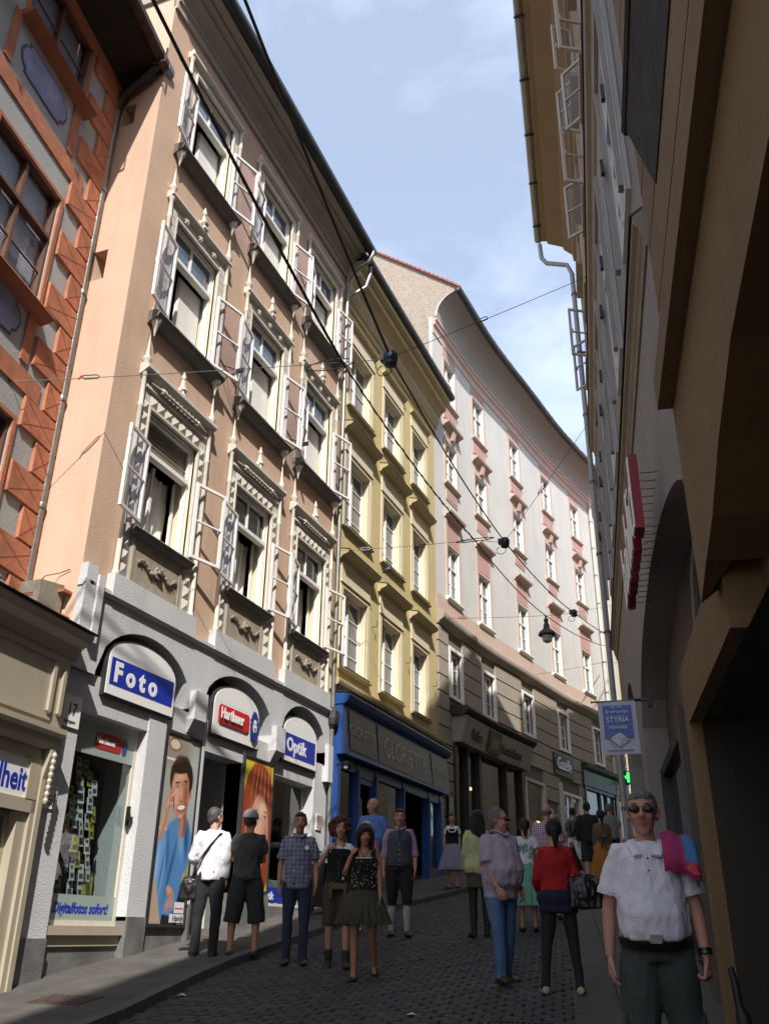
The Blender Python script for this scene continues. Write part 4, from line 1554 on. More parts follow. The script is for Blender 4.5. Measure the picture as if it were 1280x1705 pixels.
build(MB().box(-6, -.12, -.10, .5, 3.02, 3.62), 'sign_panel', WHITES, sf)
m = MB()
m.box(-6, .04, -.12, -.08, 3.50, 3.62).box(-6, .04, -.12, -.08, 2.92, 3.06).box(-.28, -.10, -.125, -.08, 3.06, 3.5)
build(m, 'sign_frame', CREAMP, sf)
add_text(sf, 'Gesundheit', .34, -.27, -.105, 3.14, BLUES, depth=.01, bold=.006, align='RIGHT', sx=.86)
m = MB()
m.box(-.14, .04, -.12, .3, .6, 3.62)
m.sweep([(-.12, .6), (-.14, .6), (-.14, 3.3), (-.20, 3.55), (-.20, 3.62), (-.12, 3.62)], -.06, .02)
m.box(-.30, -.14, -.08, .3, .6, 2.92)
build(m, 'pilaster', CREAMP, sf)
m = MB()
for i in range(8):
    m.sphere((-.02, -.20 - .01 * i / 3, 3.06 + i * .07), (.035, .03, .045), 6, 4)
build(m, 'carved_bracket', CREAMP, sf)
o = shop_window(sf, -2.4, -.30, 1.6, 2.92, .05, .05, CREAMP)
build(MB().box(-6, -.3, .6, .62, .6, 2.92), 'backdrop', DARK, sf)
build(MB().box(-2.4, -.3, .06, .5, .5, 1.6), 'stall_riser', PLINTH, sf)
a = Art()
a.rect(-1.2, -.42, 1.9, 2.75, (.72, .78, .82)).poly([(-1.2, 1.9), (-.42, 1.9), (-.42, 2.35), (-.8, 2.2), (-1.2, 2.3)], (.08, .2, .5)).ell(-.66, 2.2, .14, .06, (.5, .24, .15), 15)
a.put(sf, 'poster_print', (0, .10, 0))
add_text(sf, 'casino', .17, -.45, .092, 2.52, BLUES, depth=.003, align='RIGHT')
# ================================================================== YELLOW HOUSE
yb = thing('town_house', 'ochre yellow town house with flat window hoods above the blue shop front', 'building', (0, 16.5, 0), frame_rot(.9))
YW = 7.0
yc = [(.50, 1.88), (2.78, 4.07), (4.98, 6.13)]
ysill = [6.86, 10.12, 13.34]
yh = [1.78, 1.82, 1.75]
holes = [(a, b, z, z + h) for a, b in yc for z, h in zip(ysill, yh)]
build(MB().wall(0.02, YW, 5.6, 16.9, holes, 0, .26, 0, 1), 'wall', [YEL, CREAM], yb)
m = MB()
m.box(0, YW, 8.9, 9, 0, 17).box(0.02, .06, .3, 8.9, 0, 16.9).box(YW - .04, YW, .3, 8.9, 0, 16.9)
build(m, 'back_wall', YEL, yb)
m = MB()
m.hexa([(-.05, -.62, 17.3), (YW + .05, -.62, 17.3), (YW + .05, 5, 21.5), (-.05, 5, 21.5), (-.05, -.62, 17.4), (YW + .05, -.62, 17.4), (YW + .05, 5, 21.7), (-.05, 5, 21.7)])
m.hexa([(-.05, 5, 21.5), (YW + .05, 5, 21.5), (YW + .05, 9.1, 17.2), (-.05, 9.1, 17.2), (-.05, 5, 21.7), (YW + .05, 5, 21.7), (YW + .05, 9.1, 17.4), (-.05, 9.1, 17.4)])
build(m, 'roof', SLATE, yb)
YCOR = mat('dull_ochre_cornice', (.44, .36, .21), .85, .08, 2, .1, 40, dirt=.25)
prof = [(0, 16.1), (-.05, 16.1), (-.05, 16.22), (-.10, 16.28), (-.18, 16.5), (-.18, 16.6), (-.30, 16.78), (-.42, 16.85), (-.42, 17.0), (-.55, 17.08), (-.55, 17.3), (0, 17.3)]
build(MB().sweep(prof, 0, YW), 'eaves_cornice', YCOR, yb)
build(MB().sweep([(y_ + .12, z_ - .2) for y_, z_ in gut], -.05, YW + .12), 'gutter', ZINCD, yb)
wproto = {}


def sash_window(parent, wd, ht, rows=3, m_=WHITEP, glass=GLASSR, transom=None, fr=.05):
    """window object at origin: bottom centre"""
    wo = bpy.data.objects.new('window', None)
    COL.objects.link(wo)
    wo.parent = parent
    q = MB()
    h = wd / 2
    q.box(-h, -h + fr, -.02, .06, 0, ht).box(h - fr, h, -.02, .06, 0, ht).box(-h + fr, h - fr, -.02, .06, 0, fr).box(-h + fr, h - fr, -.02, .06, ht - fr, ht)
    q.box(-.035, .035, -.03, .06, fr, ht - fr)
    zt = None
    if transom:
        zt = ht * transom
        q.box(-h + fr, h - fr, -.035, .06, zt - .035, zt + .035)
    zs = []
    top = zt if zt else ht - fr
    for i in range(1, rows):
        zz = fr + (top - fr) * i / rows
        q.box(-h + fr, -.035, -.005, .04, zz - .011, zz + .011).box(.035, h - fr, -.005, .04, zz - .011, zz + .011)
    build(q, 'frame', m_, wo)
    zr = [fr] + ([zt] if zt else []) + [ht - fr]
    for a_, b_ in ((-h + fr, -.035), (.035, h - fr)):
        for c_, d_ in zip(zr[:-1], zr[1:]):
            build(MB().box(a_, b_, .02, .026, c_, d_), 'pane', glass, wo)
    return wo


for ci, (a_, b_) in enumerate(yc):
    cx = (a_ + b_) / 2
    hw_ = (b_ - a_) / 2
    for ri, (z_, h_) in enumerate(zip(ysill, yh)):
        wo = sash_window(yb, 2 * hw_ - .02, h_ - .02, 4)
        wo.location = (cx, .20, z_ + .01)
        q = MB()
        e = .14
        q.box(-hw_ - e, -hw_, -.22, -.17, -.02, h_ + .10).box(hw_, hw_ + e, -.22, -.17, -.02, h_ + .10).box(-hw_, hw_, -.22, -.17, h_, h_ + .10)
        q.box(-hw_ - e, hw_ + e, -.225, -.175, h_ + .13, h_ + .62 if ri < 2 else h_ + .5)
        q.box(-hw_ - e - .02, hw_ + e + .02, -.25, -.17, h_ + .10, h_ + .135)
        build(q, 'architrave', CREAM, wo)
        q = MB()
        q.sweep([(-.18, -.01), (-.30, -.015), (-.30, -.05), (-.24, -.07), (-.18, -.09)], -hw_ - e - .02, hw_ + e + .02)
        build(q, 'sill', YCOR, wo)
        build(MB().box(-hw_ - .0, hw_ + .0, -.31, -.2, -.012, -.0), 'sill_flashing', ZINCD, wo)
        if ri < 2:
            q = MB()
            zz = h_ + .62
            hx = hw_ + e + .12
            q.sweep([(-.19, zz - .02), (-.26, zz), (-.28, zz + .05), (-.42, zz + .10), (-.44, zz + .13), (-.44, zz + .16), (-.19, zz + .22)], -hx, hx)
            q.sweep([(-.44, zz + .165), (-.455, zz + .165), (-.455, zz + .18), (-.19, zz + .235), (-.19, zz + .222)], -hx - .01, hx + .01, 1)
            build(q, 'hood', [YCOR, ZINCD], wo)
        else:
            q = MB()
            zz = h_ + .50
            q.sweep([(-.19, zz), (-.27, zz + .03), (-.32, zz + .09), (-.19, zz + .14)], -hw_ - e - .06, hw_ + e + .06)
            build(q, 'hood', YCOR, wo)
        # drawn curtain inside
        build(MB().box(-hw_ + .05, hw_ - .05, .12, .13, .05, h_ - .1), 'curtain', CURT, wo)
# base cornice
build(MB().sweep([(0, 6.28), (-.10, 6.28), (-.12, 6.34), (-.20, 6.38), (-.22, 6.44), (-.22, 6.5), (0, 6.54)], 0, YW), 'string_course', YCOR, yb)
build(MB().box(0.0, YW, -.02, .3, 1.7, 6.28), 'ground_floor_wall', CREAM, yb)
# hooks and small plate
for x_, z_ in ((2.2, 8.25), (4.5, 8.0), (6.6, 7.9)):
    build(MB().tube([(x_, .0, z_), (x_, -.12, z_), (x_ + .02, -.12, z_ + .16)], .012, 5), 'wall_hook', ZINCD, yb)
# downpipe between pink and yellow
dp = thing('downpipe', 'thin zinc downpipe between the salmon and the yellow house', 'downpipe', (.09, 16.50, 3.0))
m = MB().tube([(0, 0, -.6), (0, 0, 13.6)], .05, 8)
build(m, 'pipe', ZINC, dp, smooth=True)
m = MB().tube([(0, 0, 13.5), (.02, -.02, 13.8), (.25, -.02, 14.05), (.55, .0, 14.2), (.66, .0, 14.4), (.66, .0, 14.55)], .055, 8)
m.tube([(0, 0, 13.2), (.08, .1, 13.35), (.4, .22, 13.6), (.5, .25, 14.0), (.5, .25, 14.3)], .05, 8)
build(m, 'swan_neck', ZINC, dp, smooth=True)
m = MB().lathe([(.06, 0), (.13, .08), (.15, .2), (.15, .34), (.08, .42), (.05, .44)], (0, 0, 2.45), 8)
build(m, 'rain_hopper', ZINCD, dp)

# ================================================================== BLUE SHOP FRONT
bs = thing('storefront', 'blue painted shop front with Gloriette in glass fascia panels below the yellow house', 'shop front', (.0, 16.62, 0), frame_rot(.9))
SWX = 6.75
m = MB()
m.sweep([(0, 5.98), (-.30, 5.98), (-.38, 6.04), (-.42, 6.14), (-.42, 6.19), (0, 6.24)], -.02, SWX)
build(m, 'cornice', BLUEP, bs)
build(MB().sweep([(0, 6.245), (-.43, 6.195), (-.44, 6.21), (0, 6.265)], -.04, SWX + .02), 'cornice_flashing', ZINCD, bs)
# sloping fascia: bottom leans out
fas = MB()
fas.hexa([(0, -.34, 4.98), (SWX, -.34, 5.05), (SWX, 0, 5.05), (0, 0, 4.98), (0, -.26, 5.98), (SWX, -.26, 5.98), (SWX, 0, 5.98), (0, 0, 5.98)])
build(fas, 'fascia', BLUEP, bs)
FGL = mat('dark_fascia_glass', (.013, .014, .013), .35, .3, 2, spec=.5)
GOLD = mat('pale_gold_lettering', (.36, .34, .30), .4, .1, 5)
segs = [(.25, 1.65, 'GLORIETTE', .30), (1.80, 5.25, 'GLORIETTE', .60), (5.40, 6.60, 'GLORIETTE', .26)]
for a_, b_, tx, sz in segs:
    q = MB()
    q.hexa([(a_, -.345, 5.10), (b_, -.345, 5.10), (b_, -.3, 5.10), (a_, -.3, 5.10), (a_, -.285, 5.90), (b_, -.285, 5.90), (b_, -.24, 5.90), (a_, -.24, 5.90)])
    fp = build(q, 'fascia_glass', FGL, bs)
    tm = text_mb(tx, sz, depth=.008, bold=-.002 if sz > .5 else 0, align='CENTER', sx=.92)
    zc = 5.30 if sz > .5 else 5.42
    tm.v = [(x + (a_ + b_) / 2, y - .355 + (zc + z - 5.1) * .075, z + zc) for x, y, z in tm.v]
    build(tm, 'lettering', GOLD, fp)
# posts, door, glazing
zfl = lambda x: gz(16.62 + x) + .08
posts = [(-.02, .20), (1.06, 1.20), (2.05, 2.19), (3.75, 3.86), (5.55, 5.70), (6.45, 6.75)]
for a_, b_ in posts:
    q = MB()
    q.box(a_, b_, -.16, .02, zfl(a_), 5.0)
    q.box(a_ + .03, b_ - .03, -.185, -.16, zfl(a_) + .3, 4.85)
    build(q, 'post', BLUEP, bs)
q = MB()
q.box(.20, 1.06, -.14, -.02, 4.75, 4.98).box(1.2, 2.05, -.14, -.02, 4.72, 4.98).box(2.19, 3.75, -.14, -.02, 4.80, 5.0).box(3.86, 5.55, -.14, -.02, 4.8, 5.0).box(5.7, 6.45, -.14, -.02, 4.8, 5.02)
build(q, 'transom', BLUEP, bs)
for a_, b_, zb_ in ((.2, 1.06, 2.9), (2.19, 3.75, 3.0), (5.70, 6.45, 3.25)):
    build(MB().box(a_, b_, -.12, .02, zfl(a_) - .1, zb_), 'stall_riser', BLUEP if a_ < 2 else PLINTH, bs)
    build(MB().box(a_, b_, -.07, -.064, zb_, 4.8), 'pane', GLASS, bs)
build(MB().box(3.86, 5.55, .5, .506, zfl(4), 4.8), 'pane', GLASS, bs)
q = MB()
q.box(1.25, 1.33, -.12, -.06, zfl(1.2), 4.72).box(1.93, 2.0, -.12, -.06, zfl(1.2), 4.72).box(1.33, 1.93, -.12, -.06, 4.6, 4.7).box(1.33, 1.93, -.12, -.06, zfl(1.2), zfl(1.2) + .5)
build(q, 'door', BLUEP, bs)
q = MB().box(4.9, 5.0, .45, .5, zfl(4), 4.8).box(3.9, 4.9, .45, .5, 4.7, 4.8).box(5.0, 5.5, .45, .5, 4.7, 4.8)
build(q, 'inner_door_frame', BLUEP, bs)
q = MB()
q.quad((0, 2.4, 2), (SWX, 2.4, 2), (SWX, 2.4, 5.2), (0, 2.4, 5.2)).quad((0, .02, 5.0), (0, 2.4, 5.0), (SWX, 2.4, 5.0), (SWX, .02, 5.0))
q.quad((0, .02, 2.2), (SWX, .02, 3.0), (SWX, 2.4, 3.0), (0, 2.4, 2.2)).quad((0, .02, 2), (0, 2.4, 2), (0, 2.4, 5), (0, .02, 5)).quad((SWX, 2.4, 2), (SWX, .02, 2), (SWX, .02, 5), (SWX, 2.4, 5))
build(q, 'shop_interior', DARK, bs)
q = MB()
q.box(.3, 1.0, .5, .52, 3.0, 4.4)
build(q, 'display_screen', mat('grey_display_panel', (.28, .29, .27), .6, .1, 2), bs)
q = MB()
q.box(2.3, 2.9, .5, .55, 3.2, 4.5)
build(q, 'white_board', WHITEP, bs)
for x_ in (5.0, 5.25):
    for i in range(5):
        build(MB().box(x_ - .18, x_ + .0, 1.0, 1.05, 3.1 + i * .34, 3.40 + i * .34), 'drawer', WOOD, bs)
# cut the yellow ground wall out of the shop: set the wall behind
bpy.data.objects.remove([o for o in yb.children if o.name.startswith('ground_floor_wall')][0])
# small round lamp by the rainwater hopper
t = thing('wall_lamp', 'small round lamp on the blue shop front beside the rain hopper', 'lamp', (.42, 16.56, 4.72))
build(MB().lathe([(.01, .10), (.07, .09), (.09, .0), (.07, -.06), (.01, -.08)], (0, 0, 0), 10), 'housing', BLACKM, t, smooth=True)
build(MB().sphere((.0, -.05, -.03), (.05, .04, .04), 8, 5), 'lens', WHITES, t)
build(MB().tube([(-.25, .05, .05), (0, 0, .08)], .012, 5), 'arm', BLACKM, t)

# ================================================================== WHITE HOUSE (curved front)
PL = [(0.12, 23.45), (0.45, 27.0), (1.0, 30.45), (1.55, 33.9), (2.2, 37.0), (3.0, 40.3), (4.1, 44.0), (6.0, 48.5)]


def crv(s):
    """smooth position and tangent along the curved front"""
    # Catmull through PL
    pts = [Vector(p) for p in PL]
    ls = [0]
    for a, b in zip(pts[:-1], pts[1:]):
        ls.append(ls[-1] + (b - a).length)
    s = min(s, ls[-1] - 1e-4)
    if s < 0:
        d = (pts[1] - pts[0]).normalized()
        return pts[0] + d * s, d
    for i in range(len(pts) - 1):
        if s <= ls[i + 1]:
            break
    t = (s - ls[i]) / (ls[i + 1] - ls[i])
    p0 = pts[i - 1] if i > 0 else pts[0] * 2 - pts[1]
    p1, p2 = pts[i], pts[i + 1]
    p3 = pts[i + 2] if i + 2 < len(pts) else p2 * 2 - p1
    f = lambda t: .5 * ((2 * p1) + (p2 - p0) * t + (2 * p0 - 5 * p1 + 4 * p2 - p3) * t * t + (3 * p1 - p0 - 3 * p2 + p3) * t ** 3)
    p = f(t)
    d = (f(t + .01) - f(t - .01)).normalized()
    return p, d


def wp(x, y, z):
    p, d = crv(x)
    n = Vector((-d.y, d.x))      # into the wall for a left facade
    q = p + n * y
    return (q.x, q.y, z)


WL = 17.6
wb = thing('town_house', 'white and rose plastered house with concave front and deep coved eaves', 'building', (0, 0, 0))
wcols = [1.40, 4.08, 7.50, 10.95, 14.2]
wrows = [(10.92, 1.72, 'low'), (14.82, 1.52, 'mid'), (17.85, 1.66, 'top')]
WW = .98
holes = [(c - WW / 2, c + WW / 2, z, z + h) for c in wcols for z, h, _ in wrows]
build(MB().wall(0, WL, 10.3, 20.6, holes, 0, .18, 0, 0, step=.6), 'wall', OFFW, wb, warp=wp)
mez = [(1.32, 7.95), (4.05, 7.95), (7.42, 8.02), (10.97, 8.08), (14.6, 8.1)]
holes2 = [(c - .45, c + .45, z, z + 1.32) for c, z in mez]
build(MB().wall(0, WL, 2.5, 10.3, holes2 + [(1.0, 6.5, 2.5, 7.0), (6.6, 8.5, 2.5, 6.5), (8.75, 9.8, 2.5, 5.6), (10.2, 12.2, 2.5, 6.5), (12.6, 17.2, 2.5, 7.6)], 0.0, .18, 0, 0, step=.6), 'base_wall', mat('shadow_joint', (.16, .14, .12), .9, .1), wb, warp=wp)
# rusticated courses as separate stones
cz = 5.0
def span_minus(a, b, cuts):
    segs_ = [(a, b)]
    for c, d in cuts:
        ns = []
        for p, q in segs_:
            if d <= p or c >= q:
                ns.append((p, q))
            else:
                if c > p:
                    ns.append((p, c))
                if d < q:
                    ns.append((d, q))
        segs_ = ns
    return segs_
ch = .475
zc_ = 2.2
while zc_ < 9.75:
    cuts = []
    for c, z in mez:
        if z - .12 < zc_ + ch and z + 1.42 > zc_:
            cuts.append((c - .58, c + .58))
    for a_, b_, t_ in ((1.0, 6.5, 7.5), (6.6, 8.5, 6.5), (8.75, 9.8, 5.6), (10.2, 12.2, 6.5), (12.6, 17.2, 7.75)):
        if zc_ < t_:
            cuts.append((a_, b_))
    for a_, b_ in span_minus(0, WL, cuts):
        if b_ - a_ < .05:
            continue
        q = MB()
        n = max(1, int((b_ - a_) / .6))
        for i in range(n):
            xa, xb = a_ + (b_ - a_) * i / n, a_ + (b_ - a_) * (i + 1) / n
            z0_, z1_ = zc_ + .022, min(zc_ + ch - .022, 9.83)
            q.quad((xa, -.06, z0_), (xb, -.06, z0_), (xb, -.06, z1_), (xa, -.06, z1_))
            q.quad((xa, 0, z0_), (xb, 0, z0_), (xb, -.06, z0_), (xa, -.06, z0_))
            q.quad((xa, -.06, z1_), (xb, -.06, z1_), (xb, 0, z1_), (xa, 0, z1_))
        q.quad((a_, 0, zc_ + .022), (a_, -.06, zc_ + .022), (a_, -.06, min(zc_ + ch - .022, 9.83)), (a_, 0, min(zc_ + ch - .022, 9.83)))
        q.quad((b_, -.06, zc_ + .022), (b_, 0, zc_ + .022), (b_, 0, min(zc_ + ch - .022, 9.83)), (b_, -.06, min(zc_ + ch - .022, 9.83)))
        build(q, 'stone_course', TAUPE, wb, warp=wp)
    zc_ += ch


def sweepc(prof, a_, b_, name, m_, step=.6, par=None):
    q = MB()
    n = max(1, int((b_ - a_) / step))
    for i in range(n):
        q.sweep(prof, a_ + (b_ - a_) * i / n, a_ + (b_ - a_) * (i + 1) / n, caps=(i in (0, n - 1)))
    return build(q, name, m_, par or wb, warp=wp)


sweepc([(0, 9.84), (-.06, 9.84), (-.10, 9.90), (-.22, 9.98), (-.24, 10.04), (-.24, 10.14), (-.10, 10.26), (0, 10.3)], 0, WL, 'string_course', TAUPE)
sweepc([(.0, 10.3), (-.025, 10.3), (-.025, 10.78), (0, 10.8)], 0, WL, 'plinth_band', PEACH)
sweepc([(0, 20.0), (-.03, 20.0), (-.03, 20.28), (-.10, 20.34), (-.10, 20.45), (-.16, 20.5), (-.16, 20.6), (0, 20.66)], 0, WL, 'frieze', PEACH)
cove = [(0, 20.62)] + [(-.16 - .82 * (1 - math.cos(t * PI / 2 / 7)), 20.62 + .84 * math.sin(t * PI / 2 / 7)) for t in range(8)] + [(-.98, 21.54), (0, 21.56)]
sweepc(cove, 0, WL, 'coved_eaves', TAUPEC)
sweepc([(y_ - .27, z_ + 3.90) for y_, z_ in gut], -.1, WL, 'gutter', ZINCD)
# roof of tiles: sloping sheet plus visible tile edge row
q = MB()
n = 28
for i in range(n):
    a_, b_ = WL * i / n, WL * (i + 1) / n
    q.quad((a_, -.96, 21.56), (b_, -.96, 21.56), (b_, 5.5, 27), (a_, 5.5, 27))
    q.quad((a_, 5.5, 27), (b_, 5.5, 27), (b_, 11, 21), (a_, 11, 21))
roof = build(q, 'roof', TERRA, wb, warp=wp)
q = MB()
for i in range(80):
    a_ = .1 + i * .2
    q.lathe([(.085, 0), (.075, .03)], (0, 0, 0), 6)
    base = len(q.v) - 12
q = MB()
for i in range(84):
    a_ = .1 + i * .205
    zz = 21.58 + random.uniform(-.02, .03)
    q.hexa([(a_ - .09, -1.02, zz), (a_ + .09, -1.02, zz), (a_ + .09, -.62, zz + .30), (a_ - .09, -.62, zz + .30), (a_ - .07, -1.02, zz + .05), (a_ + .07, -1.02, zz + .05), (a_ + .07, -.62, zz + .36), (a_ - .07, -.62, zz + .36)])
tag(build(q, 'eaves_tiles', TERRA, roof, warp=wp), kind='stuff')
# gable wall towards the camera (pebbledash) following the cove and the roof slope
gp = [(0, 9.0), (0, 20.6)] + [(-.16 - .82 * (1 - math.cos(t * PI / 2 / 7)), 20.62 + .84 * math.sin(t * PI / 2 / 7)) for t in range(8)] + [(-.98, 21.56), (5.5, 27.0), (11, 21.0), (11, 9.0)]
q = MB()
q.add([(-.005, y_, z_) for y_, z_ in gp] + [(.25, y_, z_) for y_, z_ in gp], [tuple(reversed(range(len(gp)))), tuple(range(len(gp), 2 * len(gp)))])
gab = build(q, 'gable_wall', PEBBLE, wb, warp=wp)
# verge tiles
q0 = None
L_ = math.hypot(6.66, 5.28)
k = int(L_ / .22)
for i in range(k):
    t0 = i / k
    y_ = -.98 + 6.48 * t0
    z_ = 21.58 + 5.42 * t0
    q = MB()
    q.hexa([(-.09, y_, z_ - .03), (.15, y_, z_ - .03), (.15, y_ + .22, z_ + .15), (-.09, y_ + .22, z_ + .15), (-.09, y_, z_ + .06), (.15, y_, z_ + .06), (.15, y_ + .22, z_ + .22), (-.09, y_ + .22, z_ + .22)])
    build(q, 'verge_tile', TERRA, gab, warp=wp)
q = MB()
for t in range(7):
    a0_, a1_ = t, t + 1
    f_ = lambda t: (-.17 - .82 * (1 - math.cos(t * PI / 2 / 7)), 20.6 + .84 * math.sin(t * PI / 2 / 7))
    y0_, z0_ = f_(a0_)
    y1_, z1_ = f_(a1_)
    q.hexa([(-.03, y0_, z0_), (-.008, y0_, z0_), (-.008, y0_ + .06, z0_), (-.03, y0_ + .06, z0_), (-.03, y1_, z1_), (-.008, y1_, z1_), (-.008, y1_ + .06, z1_), (-.03, y1_ + .06, z1_)])
q.box(-.03, -.008, -.0, .12, 17.6, 20.62)
build(q, 'gable_edge', OFFW, wb, warp=wp)
q = MB()
for i in range(9):
    for j in range(2):
        q.box(-.035, -.008, .14 + j * .2 + (.1 if i % 2 else 0), .32 + j * .2 + (.1 if i % 2 else 0), 17.2 + i * .075, 17.26 + i * .075)
tag(build(q, 'bare_bricks', TERRA, wb, warp=wp), kind='stuff')
q = MB()
q.quad((0, 11, 0), (WL, 11, 0), (WL, 11, 21), (0, 11, 21)).quad((WL, 0, 0), (WL, 11, 0), (WL, 11, 24), (WL, 0, 21.7))
build(q, 'back_wall', OFFW, wb, warp=wp)


def place_on_curve(o, s, y, z):
    p, d = crv(s)
    n = Vector((-d.y, d.x))
    q_ = p + n * y
    o.location = (q_.x, q_.y, z)
    o.rotation_euler = (0, 0, math.atan2(d.y, d.x))


def white_window(kind, h):
    wo = sash_window(wb, WW, h, 2, WHITEP, GLASSR, .64, .055)
    H = WW / 2
    q = MB()
    q.box(-H - .12, -H, -.14, -.10, -.05, h + .05).box(H, H + .12, -.14, -.10, -.05, h + .05).box(-H, H, -.14, -.10, h, h + .08)
    build(q, 'architrave', PEACH, wo)
    q = MB()
    q.box(-H - .0, -H + .03, -.12, -.04, 0, h).box(H - .03, H, -.12, -.04, 0, h).box(-H, H, -.12, -.04, h - .03, h)
    build(q, 'outer_frame', WHITEP, wo)
    q = MB()
    q.sweep([(-.1, 0), (-.22, -.02), (-.22, -.07), (-.16, -.12), (-.1, -.14)], -H - .14, H + .14)
    build(q, 'sill', PEACH if kind != 'low' else WHITEP, wo)
    if kind == 'top':
        build(MB().box(-H + .0, H - .0, -.13, -.10, -.62, -.2), 'apron', ROSE, wo)
        build(MB().box(-H - .1, -H, -.13, -.10, -.7, -.14), 'apron_frame', PEACH, wo)
        build(MB().box(H, H + .1, -.13, -.10, -.7, -.14), 'apron_frame', PEACH, wo)
        build(MB().box(-H, H, -.125, -.10, h + .10, h + .42), 'panel', ROSE, wo)
    if kind in ('mid', 'low'):
        zz = h + (.50 if kind == 'mid' else .95)
        if kind == 'low':
            build(MB().box(-H, H, -.125, -.10, h + .12, h + .85), 'panel', ROSE, wo)
            build(MB().box(-H - .12, -H, -.13, -.10, h + .05, h + .95), 'panel_frame', PEACH, wo)
            build(MB().box(H, H + .12, -.13, -.10, h + .05, h + .95), 'panel_frame', PEACH, wo)
        else:
            build(MB().box(-H, H, -.125, -.10, h + .10, h + .42), 'panel', PEACH, wo)
            build(MB().box(-H, H, -.125, -.1, -.62, -.2), 'apron_panel', PEACH, wo)
            build(MB().box(-H + .05, H - .05, -.135, -.125, -.55, -.27), 'apron', ROSE, wo)
            build(MB().hexa([(-.07, -.24, h + .16), (.07, -.24, h + .16), (.07, -.12, h + .16), (-.07, -.12, h + .16), (-.12, -.28, h + .46), (.12, -.28, h + .46), (.12, -.12, h + .46), (-.12, -.12, h + .46)]), 'keystone', PEACH, wo)
        q = MB()
        q.sweep([(-.1, zz - .08), (-.16, zz - .05), (-.18, zz), (-.32, zz + .06), (-.34, zz + .12), (-.1, zz + .18)], -H - .18, H + .18)
        build(q, 'hood', PEACH, wo)
    build(MB().box(-H + .1, H - .1, .08, .085, .1, h * .62), 'curtain', CURT, wo)
    return wo


wprot = {k: white_window(k, h) for z, h, k in wrows}
first = set()
for c in wcols:
    for z, h, k in wrows:
        o = wprot[k] if k not in first else dup(wprot[k], wb)
        first.add(k)
        place_on_curve(o, c, .10, z)
mp_ = None
for c, z in mez:
    if mp_ is None:
        wo = sash_window(wb, .90, 1.32, 3, WHITEP, GLASSR, None, .06)
        build(MB().box(-.57, -.45, -.16, -.08, -.1, 1.42).box(.45, .57, -.16, -.08, -.1, 1.42).box(-.45, .45, -.16, -.08, 1.32, 1.42).box(-.45, .45, -.16, -.08, -.1, 0), 'architrave', WHITEP, wo)
        mp_ = wo
        o = wo
    else:
        o = dup(mp_, wb)
    place_on_curve(o, c, .08, z)
# vertical rose strips linking the bays
for c in wcols:
    for e_ in (-.57, .57):
        build(MB().box(c + e_ - .05, c + e_ + .05, -.02, 0, 19.6, 20.0), 'bay_strip', PEACH, wb, warp=wp)
for a_ in (9.2, 12.8, 14.8):
    pass

# ground floor shops of the white house
def cbox(q, a_, b_, y0, y1, z0, z1, m=0, step=.7):
    n = max(1, int((b_ - a_) / step))
    for i in range(n):
        q.box(a_ + (b_ - a_) * i / n, a_ + (b_ - a_) * (i + 1) / n, y0, y1, z0, z1, m)
    return q


t = thing('storefront', 'dark timber optician shop front with Brillen and Kontaktlinsen on its grey fascia', 'shop front')
DKW = mat('dark_brown_shopfront', (.03, .022, .016), .5, .3, 4)
FASG = mat('grey_fascia_board', (.27, .26, .23), .5, .08, 2)
q = MB()
n = 9
for i in range(n):
    a_, b_ = .8 + 5.8 * i / n, .8 + 5.8 * (i + 1) / n
    q.sweep([(0, 7.35), (-.45, 7.35), (-.55, 7.42), (-.62, 7.50), (-.62, 7.56), (0, 7.66)], a_, b_, caps=i in (0, n - 1))
build(q, 'cornice', DKW, t, warp=wp)
q = MB()
for i in range(n):
    a_, b_ = .9 + 5.6 * i / n, .9 + 5.6 * (i + 1) / n
    q.hexa([(a_, -.32, 6.62), (b_, -.32, 6.62), (b_, 0, 6.62), (a_, 0, 6.62), (a_, -.50, 7.35), (b_, -.50, 7.35), (b_, 0, 7.35), (a_, 0, 7.35)])
build(q, 'fascia', FASG, t, warp=wp)
for tx, xx, sz in (('Brillen', 1.55, .42), ('Kontaktlinsen', 4.0, .40)):
    tm = text_mb(tx, sz, depth=.01, bold=.003, sx=.78 if tx[0] == 'B' else .74)
    tm.v = [(x + xx, y - .34 - (z + .16) * .246 - .01, z + 6.80) for x, y, z in tm.v]
    build(tm, 'lettering', BLACKM, t, warp=wp)
q = MB()
q.hexa([(2.85, -.37, 6.66), (3.85, -.37, 6.66), (3.85, -.3, 6.66), (2.85, -.3, 6.66), (2.85, -.53, 7.30), (3.85, -.53, 7.30), (3.85, -.4, 7.3), (2.85, -.4, 7.3)])
sg = build(q, 'black_badge', BLACKM, t, warp=wp)
q = MB()
q.hexa([(3.05, -.42, 6.80), (3.65, -.42, 6.80), (3.65, -.4, 6.80), (3.05, -.4, 6.80), (3.05, -.50, 7.12), (3.65, -.50, 7.12), (3.65, -.48, 7.12), (3.05, -.48, 7.12)])
build(q, 'badge_print', mat('dull_yellow_print', (.16, .15, .03), .5, .2, 5), sg, warp=wp)
for a_, b_ in ((.95, 1.15), (1.9, 2.0), (2.85, 3.05), (5.0, 5.1), (6.3, 6.5)):
    build(MB().box(a_, b_, -.12, .1, 3.2, 6.62), 'post', DKW, t, warp=wp)
q = MB()
cbox(q, 1.15, 6.3, .02, .03, 4.0, 6.62)
build(q, 'pane', GLASS, t, warp=wp)
q = MB()
cbox(q, 1.15, 6.3, -.05, .05, 3.0, 4.0)
build(q, 'stall_riser', DKW, t, warp=wp)
q = MB()
cbox(q, .6, 17.3, 2.0, 2.02, 2.5, 7.8)
q.box(.6, 17.3, 0, 0.01, 0, 0.01)
sint = build(q, 'shop_interior', DARK, wb, warp=wp)
q = MB()
